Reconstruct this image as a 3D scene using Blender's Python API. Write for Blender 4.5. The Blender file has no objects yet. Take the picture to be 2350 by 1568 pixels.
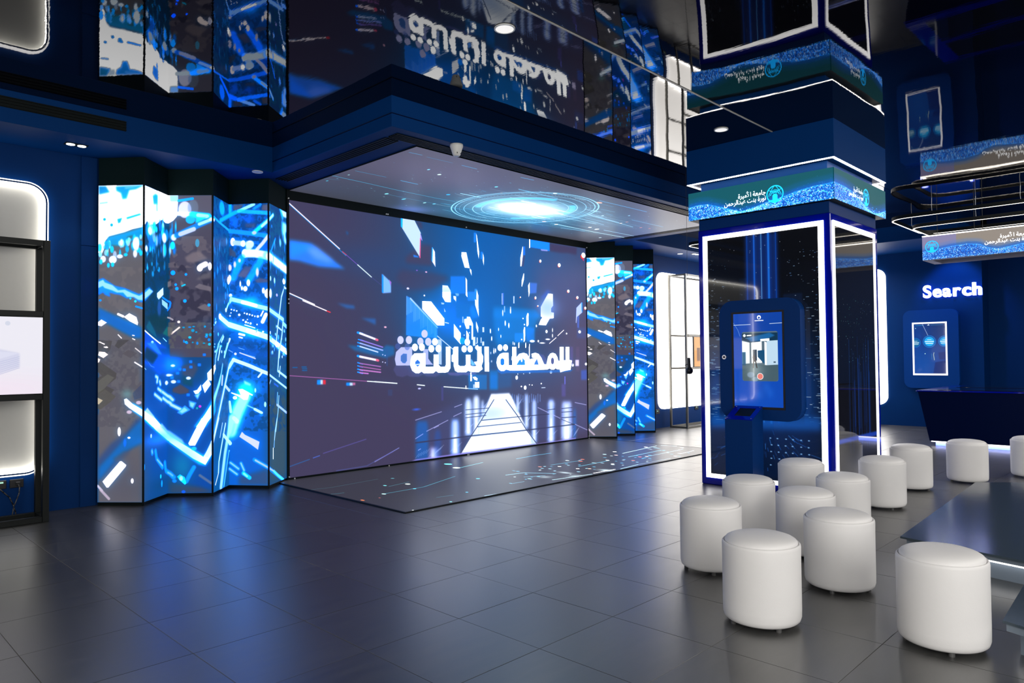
import bpy, bmesh, math, random
import numpy as np
from mathutils import Vector, Matrix
D = bpy.data
S = bpy.context.scene
COL = S.collection
R = random.Random(7)

# ------------------------------------------------------------------ camera
cd = D.cameras.new('camera'); cam = D.objects.new('camera', cd); COL.objects.link(cam)
cd.sensor_width = 36.0; cd.sensor_fit = 'HORIZONTAL'; cd.lens = 1649.95 / 2350 * 36.0
cd.clip_start = 0.05; cd.clip_end = 200
_yaw, _pit, _rol = 0.7755, 0.0239, -0.0096
fw = Vector((math.cos(_yaw)*math.cos(_pit), math.sin(_yaw)*math.cos(_pit), math.sin(_pit)))
rt = Vector((math.sin(_yaw), -math.cos(_yaw), 0)); up = rt.cross(fw)
rt, up = math.cos(_rol)*rt + math.sin(_rol)*up, -math.sin(_rol)*rt + math.cos(_rol)*up
EYE = Vector((0, 0, 1.43))
cam.matrix_world = Matrix(((rt.x, up.x, -fw.x, EYE.x), (rt.y, up.y, -fw.y, EYE.y), (rt.z, up.z, -fw.z, EYE.z), (0, 0, 0, 1)))
S.camera = cam
# ------------------------------------------------------------------ world, lamps, exposure
S.view_settings.view_transform = 'Standard'; S.view_settings.look = 'None'
S.view_settings.exposure = 0.0; S.view_settings.gamma = 1.0; S.view_settings.use_curve_mapping = False
wd = D.worlds.new('world'); S.world = wd; wd.use_nodes = True
wd.node_tree.nodes['Background'].inputs[0].default_value = (0.10, 0.14, 0.25, 1)
wd.node_tree.nodes['Background'].inputs[1].default_value = 0.05

def area(name, loc, target, sx, sy, watts, col=(1, 1, 1), spread=180):
    ld = D.lights.new(name, 'AREA'); ld.shape = 'RECTANGLE'; ld.size = sx; ld.size_y = sy
    ld.energy = watts; ld.color = col; ld.spread = math.radians(spread)
    o = D.objects.new(name, ld); COL.objects.link(o); o.location = loc
    o.rotation_euler = (Vector(target) - Vector(loc)).to_track_quat('-Z', 'Y').to_euler()
    return o

def spot(name, loc, target, watts, col, angle, blend=0.6, rad=0.05):
    ld = D.lights.new(name, 'SPOT'); ld.energy = watts; ld.color = col; ld.spot_size = math.radians(angle)
    ld.spot_blend = blend; ld.shadow_soft_size = rad
    o = D.objects.new(name, ld); COL.objects.link(o); o.location = loc
    o.rotation_euler = (Vector(target) - Vector(loc)).to_track_quat('-Z', 'Y').to_euler()
    return o

area('room_light_behind_camera', (0.2, -2.6, 2.3), (4.6, 1.6, 0.3), 4.5, 2.4, 250, (1.0, 0.97, 0.92))
area('room_light_ceiling_near', (6.5, -2.2, 3.6), (6.5, 0.6, 0.2), 6.0, 1.6, 190, (1.0, 0.96, 0.91))
area('fill_light_ceiling_far', (12.0, -1.2, 3.6), (12.2, 2.0, 0.5), 4.0, 2.0, 220, (1.0, 0.96, 0.90))  # unseen area light added to brighten the far floor near the desk
area('room_light_left_side', (-2.2, 3.0, 2.2), (3.0, 4.2, 0.6), 3.0, 2.0, 70, (1.0, 0.96, 0.9))
area('room_light_back_corner', (14.6, 6.0, 3.35), (14.3, 6.2, 0.0), 1.6, 1.6, 90, (0.95, 0.95, 1.0))
spot('search_wall_downlight', (15.2, 3.55, 3.42), (15.95, 3.6, 2.6), 60, (0.05, 0.35, 1.0), 75)
spot('twin_downlight_beam', (1.955, 7.68, 3.45), (1.955, 7.75, 0.0), 20, (1.0, 0.92, 0.8), 70)

# ------------------------------------------------------------------ materials
def srgb(h):
    c = [int(h[i:i+2], 16)/255 for i in (0, 2, 4)]
    return tuple(x/12.92 if x <= .04045 else ((x+.055)/1.055)**2.4 for x in c)

def pbr(name, col, rough=0.5, spec=0.5, metal=0.0, coat=0.0, noise=0.0, nscale=30, bump=0.0, bscale=200):
    m = D.materials.new(name); m.use_nodes = True; nt = m.node_tree; b = nt.nodes['Principled BSDF']
    b.inputs['Base Color'].default_value = (*col, 1); b.inputs['Roughness'].default_value = rough
    b.inputs['Specular IOR Level'].default_value = spec; b.inputs['Metallic'].default_value = metal
    b.inputs['Coat Weight'].default_value = coat; b.inputs['Coat Roughness'].default_value = 0.03
    tc = nt.nodes.new('ShaderNodeTexCoord')
    n = nt.nodes.new('ShaderNodeTexNoise'); n.inputs['Scale'].default_value = nscale; n.inputs['Detail'].default_value = 4
    nt.links.new(tc.outputs['Object'], n.inputs['Vector'])
    mx = nt.nodes.new('ShaderNodeMix'); mx.data_type = 'RGBA'
    k = max(noise, 0.02)
    mx.inputs['A'].default_value = (*[c*(1-k) for c in col], 1); mx.inputs['B'].default_value = (*[min(1, c*(1+k)) for c in col], 1)
    nt.links.new(n.outputs['Fac'], mx.inputs['Factor']); nt.links.new(mx.outputs['Result'], b.inputs['Base Color'])
    if bump:
        n2 = nt.nodes.new('ShaderNodeTexNoise'); n2.inputs['Scale'].default_value = bscale; n2.inputs['Detail'].default_value = 2
        nt.links.new(tc.outputs['Object'], n2.inputs['Vector'])
        bp = nt.nodes.new('ShaderNodeBump'); bp.inputs['Strength'].default_value = bump; bp.inputs['Distance'].default_value = 0.004
        nt.links.new(n2.outputs['Fac'], bp.inputs['Height']); nt.links.new(bp.outputs['Normal'], b.inputs['Normal'])
    return m

def glow(name, col, strength):
    m = D.materials.new(name); m.use_nodes = True; nt = m.node_tree; b = nt.nodes['Principled BSDF']
    b.inputs['Base Color'].default_value = (0.8, 0.8, 0.8, 1)
    b.inputs['Emission Color'].default_value = (*col, 1); b.inputs['Emission Strength'].default_value = strength
    return m

NAVY = pbr('navy_wall_paint', (0.0, 0.0265, 0.128), 0.5, 0.08, noise=0.06, nscale=3)
NAVY_SOFFIT = pbr('navy_soffit_paint', (0.0, 0.036, 0.165), 0.5, 0.08, noise=0.05, nscale=3)
NAVY_DEEP = pbr('deep_navy_laminate', (0.0, 0.0045, 0.036), 0.32, 0.12, noise=0.05)
NAVY_KIOSK = pbr('navy_kiosk_powder_coat', (0.0, 0.032, 0.165), 0.42, 0.15, noise=0.05, bump=0.05)
ACRYLIC = pbr('blue_acrylic', (0.0, 0.006, 0.33), 0.08, 0.4, coat=0.3)
BLACK = pbr('black_trim', (0.003, 0.007, 0.008), 0.5, 0.15)
HEADER = pbr('dark_teal_header_board', (0.002, 0.011, 0.013), 0.6, 0.1)
BLACK_METAL = pbr('black_metal_frame', (0.004, 0.006, 0.006), 0.4, 0.25)
STEEL = pbr('brushed_steel_frame', (0.12, 0.115, 0.10), 0.35, 0.5, metal=0.4)
LEATHER = pbr('white_faux_leather', (0.80, 0.79, 0.785), 0.48, 0.4, noise=0.03, nscale=6, bump=0.08, bscale=260)
PLASTIC_W = pbr('white_plastic', (0.75, 0.76, 0.74), 0.4, 0.5)
PLASTIC_K = pbr('black_plastic', (0.01, 0.01, 0.012), 0.35, 0.5)
FOOT = pbr('grey_glide', (0.08, 0.08, 0.08), 0.4, 0.5)
GROUT = pbr('floor_grout', (0.11, 0.10, 0.088), 0.8, 0.2, noise=0.3, nscale=8)
PANEL_W = pbr('white_light_box_back', (0.62, 0.62, 0.59), 0.55, 0.3)
CHROME = pbr('chrome', (0.8, 0.8, 0.8), 0.15, 0.5, metal=1.0)
TOPGLASS = pbr('dark_gloss_platform_top', (0.050, 0.070, 0.090), 0.14, 0.25, bump=0.25, bscale=2.2)
PLINTH = pbr('grey_platform_plinth', (0.16, 0.20, 0.25), 0.5, 0.4)
GLASS_DARK = pbr('dark_glass_inset', (0.01, 0.012, 0.015), 0.06, 0.6, coat=0.5)
SIGN_GREY = pbr('grey_sign_casing', (0.34, 0.33, 0.38), 0.5, 0.3)
LED_W = glow('white_led_strip', (1.0, 0.97, 0.95), 3.2)
LED_WARM = glow('warm_white_led_strip', (1.0, 0.90, 0.76), 5.0)
LED_BOX = glow('light_box_rim_led', (1.0, 0.96, 0.88), 11.0)
LED_FAR = glow('bright_light_box_diffuser', (1.0, 0.95, 0.89), 3.4)
LED_BLUE = glow('blue_led_strip', (0.01, 0.12, 1.0), 2.5)
LED_SIGN = glow('sign_letter_face', (0.92, 0.94, 1.0), 3.0)
LED_HALO = glow('sign_letter_halo', (0.01, 0.05, 1.0), 6.0)
LAMP_LENS = glow('downlight_lens', (1.0, 0.96, 0.9), 0.75)
LAMP_HOT = glow('spot_lens', (1.0, 0.95, 0.85), 6.0)
GREEN = glow('green_indicator', (0.02, 0.7, 0.35), 0.6)

def tile_mat():
    m = D.materials.new('charcoal_porcelain_tile'); m.use_nodes = True; nt = m.node_tree; N = nt.nodes; L = nt.links
    b = N['Principled BSDF']
    tc = N.new('ShaderNodeTexCoord'); oi = N.new('ShaderNodeObjectInfo'); geo = N.new('ShaderNodeNewGeometry')
    mp = N.new('ShaderNodeMapping'); mp.inputs['Scale'].default_value = (1.6, 9.0, 1.0)
    L.new(geo.outputs['Position'], mp.inputs['Vector'])
    n1 = N.new('ShaderNodeTexNoise'); n1.inputs['Scale'].default_value = 1.6; n1.inputs['Detail'].default_value = 6; n1.inputs['Roughness'].default_value = 0.65
    L.new(mp.outputs['Vector'], n1.inputs['Vector'])
    cr = N.new('ShaderNodeValToRGB'); cr.color_ramp.elements[0].color = (0.026, 0.027, 0.027, 1); cr.color_ramp.elements[1].color = (0.053, 0.052, 0.049, 1)
    cr.color_ramp.elements[0].position = 0.3; cr.color_ramp.elements[1].position = 0.75
    L.new(n1.outputs['Fac'], cr.inputs['Fac'])
    hs = N.new('ShaderNodeHueSaturation'); L.new(cr.outputs['Color'], hs.inputs['Color'])
    mr = N.new('ShaderNodeMapRange'); mr.inputs['To Min'].default_value = 0.85; mr.inputs['To Max'].default_value = 1.18
    L.new(oi.outputs['Random'], mr.inputs['Value']); L.new(mr.outputs['Result'], hs.inputs['Value'])
    L.new(hs.outputs['Color'], b.inputs['Base Color'])
    rr = N.new('ShaderNodeMapRange'); rr.inputs['To Min'].default_value = 0.26; rr.inputs['To Max'].default_value = 0.36
    L.new(n1.outputs['Fac'], rr.inputs['Value']); L.new(rr.outputs['Result'], b.inputs['Roughness'])
    b.inputs['Specular IOR Level'].default_value = 1.0; b.inputs['IOR'].default_value = 1.75
    n2 = N.new('ShaderNodeTexNoise'); n2.inputs['Scale'].default_value = 60; L.new(mp.outputs['Vector'], n2.inputs['Vector'])
    bp = N.new('ShaderNodeBump'); bp.inputs['Strength'].default_value = 0.06; bp.inputs['Distance'].default_value = 0.003
    L.new(n2.outputs['Fac'], bp.inputs['Height']); L.new(bp.outputs['Normal'], b.inputs['Normal'])
    return m
TILE = tile_mat()

def mirror_mat():
    m = D.materials.new('black_gloss_stretch_ceiling'); m.use_nodes = True; nt = m.node_tree; N = nt.nodes; L = nt.links
    b = N['Principled BSDF']; b.inputs['Base Color'].default_value = (0.002, 0.002, 0.004, 1)
    b.inputs['Roughness'].default_value = 0.02; b.inputs['Specular IOR Level'].default_value = 0.34
    geo = N.new('ShaderNodeNewGeometry')
    n1 = N.new('ShaderNodeTexNoise'); n1.inputs['Scale'].default_value = 1.1; n1.inputs['Detail'].default_value = 1.5
    L.new(geo.outputs['Position'], n1.inputs['Vector'])
    mp = N.new('ShaderNodeMapping'); mp.inputs['Scale'].default_value = (22, 3.0, 1); mp.inputs['Rotation'].default_value = (0, 0, 0.5)
    L.new(geo.outputs['Position'], mp.inputs['Vector'])
    n2 = N.new('ShaderNodeTexNoise'); n2.inputs['Scale'].default_value = 1.5; n2.inputs['Detail'].default_value = 3
    L.new(mp.outputs['Vector'], n2.inputs['Vector'])
    b1 = N.new('ShaderNodeBump'); b1.inputs['Strength'].default_value = 0.35; b1.inputs['Distance'].default_value = 0.008
    L.new(n1.outputs['Fac'], b1.inputs['Height'])
    b2 = N.new('ShaderNodeBump'); b2.inputs['Strength'].default_value = 0.05; b2.inputs['Distance'].default_value = 0.002
    L.new(n2.outputs['Fac'], b2.inputs['Height']); L.new(b1.outputs['Normal'], b2.inputs['Normal'])
    L.new(b2.outputs['Normal'], b.inputs['Normal'])
    return m
MIRROR = mirror_mat()

# ------------------------------------------------------------------ painter for the pictures shown on screens
def rgb(h): return np.array([int(h[i:i+2], 16)/255 for i in (0, 2, 4)], dtype=np.float32)

class Canvas:
    """A picture in centimetres of its own screen, drawn with polygons, strokes and dots."""
    def __init__(s, w, h, k, bg):
        s.k = k; s.W = int(round(w*k)); s.H = int(round(h*k)); s.a = np.empty((s.H, s.W, 3), np.float32); s.a[:] = rgb(bg)
    def box(s, x0, y0, x1, y1):
        return max(0, int(math.floor(x0))), max(0, int(math.floor(y0))), min(s.W, int(math.ceil(x1))+1), min(s.H, int(math.ceil(y1))+1)
    def put(s, b, mask, col, al):
        x0, y0, x1, y1 = b
        m = (mask*al)[..., None]; s.a[y0:y1, x0:x1] = s.a[y0:y1, x0:x1]*(1-m) + rgb(col)*m
    def blur(s, m, r):
        n = int(r)
        if n < 1: return m
        for _ in range(2):
            for ax in (0, 1):
                c = np.cumsum(np.pad(m, [(n+1, n) if i == ax else (0, 0) for i in (0, 1)]), axis=ax)
                L = m.shape[ax]
                m = (np.take(c, np.arange(2*n+1, 2*n+1+L), axis=ax) - np.take(c, np.arange(0, L), axis=ax))/(2*n+1)
        return m
    def inside(s, P, b, ss=3):
        x0, y0, x1, y1 = b; out = np.zeros((y1-y0, x1-x0), np.float32)
        if (y1-y0)*(x1-x0) > 60000: ss = 2
        for i in range(ss):
            for j in range(ss):
                X = np.arange(x0, x1)[None, :] + (i+.5)/ss; Y = np.arange(y0, y1)[:, None] + (j+.5)/ss
                c = np.zeros((y1-y0, x1-x0), bool); n = len(P)
                for q in range(n):
                    ax, ay = P[q]; bx, by = P[(q+1) % n]
                    if ay == by: continue
                    c ^= ((ay > Y) != (by > Y)) & (X < (bx-ax)*(Y-ay)/(by-ay)+ax)
                out += c
        return out/(ss*ss)
    def poly(s, pts, col, al=1, bl=0):
        P = [(x*s.k, y*s.k) for x, y in pts]; r = bl*s.k; e = 2*r+1
        xs = [p[0] for p in P]; ys = [p[1] for p in P]
        b = s.box(min(xs)-e, min(ys)-e, max(xs)+e, max(ys)+e)
        if b[2] <= b[0] or b[3] <= b[1]: return
        s.put(b, s.blur(s.inside(P, b), r*.8), col, al)
    def line(s, pts, w, col, al=1, bl=0):
        P = np.array(pts, np.float32)*s.k; w = max(w*s.k, .8); r = bl*s.k; e = w/2+2*r+2
        b = s.box(P[:, 0].min()-e, P[:, 1].min()-e, P[:, 0].max()+e, P[:, 1].max()+e)
        if b[2] <= b[0] or b[3] <= b[1]: return
        X = np.arange(b[0], b[2])[None, :]+.5; Y = np.arange(b[1], b[3])[:, None]+.5
        d = np.full((b[3]-b[1], b[2]-b[0]), 1e9, np.float32)
        for (ax, ay), (bx, by) in zip(P[:-1], P[1:]):
            vx, vy = bx-ax, by-ay; L = vx*vx+vy*vy+1e-9
            t = np.clip(((X-ax)*vx+(Y-ay)*vy)/L, 0, 1)
            d = np.minimum(d, np.hypot(X-ax-t*vx, Y-ay-t*vy))
        f = max(1.0, 2*r)
        s.put(b, np.clip((w/2-d)/f+.5, 0, 1), col, al)
    def dot(s, x, y, rx, ry, col, al=1, bl=0):
        x, y, rx, ry, r = x*s.k, y*s.k, max(rx*s.k, .5), max(ry*s.k, .5), bl*s.k
        b = s.box(x-rx-2*r-1, y-ry-2*r-1, x+rx+2*r+1, y+ry+2*r+1)
        if b[2] <= b[0] or b[3] <= b[1]: return
        X = np.arange(b[0], b[2])[None, :]+.5; Y = np.arange(b[1], b[3])[:, None]+.5
        q = np.sqrt(((X-x)/rx)**2+((Y-y)/ry)**2); f = max(1.0, 2*r)
        s.put(b, np.clip((1-q)*min(rx, ry)/f+.5, 0, 1), col, al)
    def haze(s, x, y, rx, ry, col, al=1):
        x, y, rx, ry = x*s.k, y*s.k, rx*s.k, ry*s.k
        b = s.box(x-2.2*rx, y-2.2*ry, x+2.2*rx, y+2.2*ry)
        if b[2] <= b[0] or b[3] <= b[1]: return
        X = np.arange(b[0], b[2])[None, :]+.5; Y = np.arange(b[1], b[3])[:, None]+.5
        s.put(b, np.exp(-(((X-x)/rx)**2+((Y-y)/ry)**2)), col, al)
    def blocks(s, pts, cell, col, al):
        P = [(x*s.k, y*s.k) for x, y in pts]; xs = [p[0] for p in P]; ys = [p[1] for p in P]
        b = s.box(min(xs), min(ys), max(xs), max(ys))
        if b[2] <= b[0] or b[3] <= b[1]: return
        g = np.random.default_rng(len(pts)+b[0]+b[1]); m = np.zeros((b[3]-b[1], b[2]-b[0]), np.float32)
        for q, wt in ((1, .6), (.45, .4)):
            c = max(2, cell*s.k*q); v = g.random((int((b[3]-b[1])/c)+2, int((b[2]-b[0])/c)+2)).astype(np.float32)
            X = np.arange(b[2]-b[0])/c; Y = np.arange(b[3]-b[1])/c
            yi, xi = Y.astype(int), X.astype(int); fy, fx = (Y-yi)[:, None], (X-xi)[None, :]
            m += wt*((v[yi][:, xi]*(1-fy)+v[yi+1][:, xi]*fy)*(1-fx)+(v[yi][:, xi+1]*(1-fy)+v[yi+1][:, xi+1]*fy)*fx)
        s.put(b, np.clip((m-.5)*9+.3, 0, 1)*s.inside(P, b, 1), col, al)
    def art(s, text):
        for ln in text.strip().split('\n'):
            f = ln.split(' '); v = [float(t) for t in f[-1].split(',')]; pts = list(zip(v[::2], v[1::2]))
            k, c, al, bl = f[0], f[1], float(f[2]), float(f[3])
            if k == 'p': s.poly(pts, c, al, bl)
            elif k == 'l': s.line(pts, float(f[4]), c, al, bl)
            elif k == 'd': s.dot(v[0], v[1], float(f[4]), float(f[5]), c, al, bl)
            elif k == 'g': s.haze(v[0], v[1], float(f[4]), float(f[5]), c, al)
            elif k == 'n': s.blocks(pts, float(f[4]), c, al)
    def text(s, body, x, y, size, col, bold=0.02, right=True, squash=1.0):
        c = D.curves.new('lettering', 'FONT'); c.body = body; c.size = size; c.offset = bold*size
        o = D.objects.new('lettering', c); COL.objects.link(o)
        me = D.meshes.new_from_object(o.evaluated_get(bpy.context.evaluated_depsgraph_get()))
        vs = [v.co.copy() for v in me.vertices]; w = max(v.x for v in vs)*squash
        off = x-w if right else x
        me.calc_loop_triangles()
        mask = np.zeros((s.H, s.W), np.float32)
        for t in me.loop_triangles:
            P = [((vs[i].x*squash+off)*s.k, (y-vs[i].y)*s.k) for i in t.vertices]
            xs = [p[0] for p in P]; ys = [p[1] for p in P]; b = s.box(min(xs), min(ys), max(xs), max(ys))
            if b[2] <= b[0] or b[3] <= b[1]: continue
            mask[b[1]:b[3], b[0]:b[2]] += s.inside(P, b, 3)
        s.put((0, 0, s.W, s.H), np.clip(mask, 0, 1), col, 1)
        D.objects.remove(o); D.curves.remove(c); D.meshes.remove(me)
        return w
    def bloom(s, r, col, k, lo=.55):  # paints a blurred, tinted glow around bright areas into the picture
        v = np.clip(s.a.min(axis=2)*.6+s.a[..., 2]*.4-lo, 0, 1)/(1-lo)
        v = s.blur(v.astype(np.float32), r*s.k)
        v = v + .5*s.blur(v, 2.5*r*s.k)
        s.a = s.a + (1-s.a)*np.clip(v*k, 0, 1)[..., None]*rgb(col)
    def image(s, name):
        im = D.images.new(name, s.W, s.H); px = np.ones((s.H, s.W, 4), np.float32)
        px[..., :3] = np.clip(s.a[::-1], 0, 1); im.pixels.foreach_set(px.ravel()); im.update(); im.pack()
        return im

def screen_mat(name, canvas, gain=1.0, boost=2.0, base=0.02, rough=0.45, spec=0.3, coat=0.0, hdr=0.0):
    m = D.materials.new(name); m.use_nodes = True; nt = m.node_tree; N = nt.nodes; L = nt.links; b = N['Principled BSDF']
    tx = N.new('ShaderNodeTexImage'); tx.image = canvas.image(name + '_picture'); tx.extension = 'EXTEND'
    b.inputs['Base Color'].default_value = (base, base, base*1.05, 1); b.inputs['Roughness'].default_value = rough
    b.inputs['Specular IOR Level'].default_value = spec; b.inputs['Coat Weight'].default_value = coat; b.inputs['Coat Roughness'].default_value = 0.02
    sp = N.new('ShaderNodeSeparateColor'); L.new(tx.outputs['Color'], sp.inputs['Color'])
    cc = N.new('ShaderNodeCombineColor'); L.new(sp.outputs[0], cc.inputs[0])
    bb = N.new('ShaderNodeMath'); bb.operation = 'MULTIPLY'; bb.operation = 'POWER'; L.new(sp.outputs[2], bb.inputs[0]); bb.inputs[1].default_value = 3.0
    nr = N.new('ShaderNodeMath'); nr.operation = 'SUBTRACT'; nr.inputs[0].default_value = 1.0; L.new(sp.outputs[0], nr.inputs[1])
    n3 = N.new('ShaderNodeMath'); n3.operation = 'POWER'; L.new(nr.outputs[0], n3.inputs[0]); n3.inputs[1].default_value = 2.0
    b0 = bb; bb = N.new('ShaderNodeMath'); bb.operation = 'MULTIPLY'; L.new(b0.outputs[0], bb.inputs[0]); L.new(n3.outputs[0], bb.inputs[1])
    for ch, k in ((1, .35*hdr), (2, 1.8*hdr)):
        q1 = N.new('ShaderNodeMath'); q1.operation = 'MULTIPLY_ADD'; L.new(bb.outputs[0], q1.inputs[0]); q1.inputs[1].default_value = k; q1.inputs[2].default_value = 1.0
        q2 = N.new('ShaderNodeMath'); q2.operation = 'MULTIPLY'; L.new(q1.outputs[0], q2.inputs[0]); L.new(sp.outputs[ch], q2.inputs[1]); L.new(q2.outputs[0], cc.inputs[ch])
    L.new(cc.outputs[0], b.inputs['Emission Color'])
    m1 = N.new('ShaderNodeMath'); m1.operation = 'MINIMUM'; L.new(sp.outputs[0], m1.inputs[0]); L.new(sp.outputs[1], m1.inputs[1])
    m2 = N.new('ShaderNodeMath'); m2.operation = 'POWER'; L.new(m1.outputs[0], m2.inputs[0]); m2.inputs[1].default_value = 9.0
    m3 = N.new('ShaderNodeMath'); m3.operation = 'MULTIPLY_ADD'; L.new(m2.outputs[0], m3.inputs[0]); m3.inputs[1].default_value = boost*gain; m3.inputs[2].default_value = gain
    L.new(m3.outputs[0], b.inputs['Emission Strength'])
    return m

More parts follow.
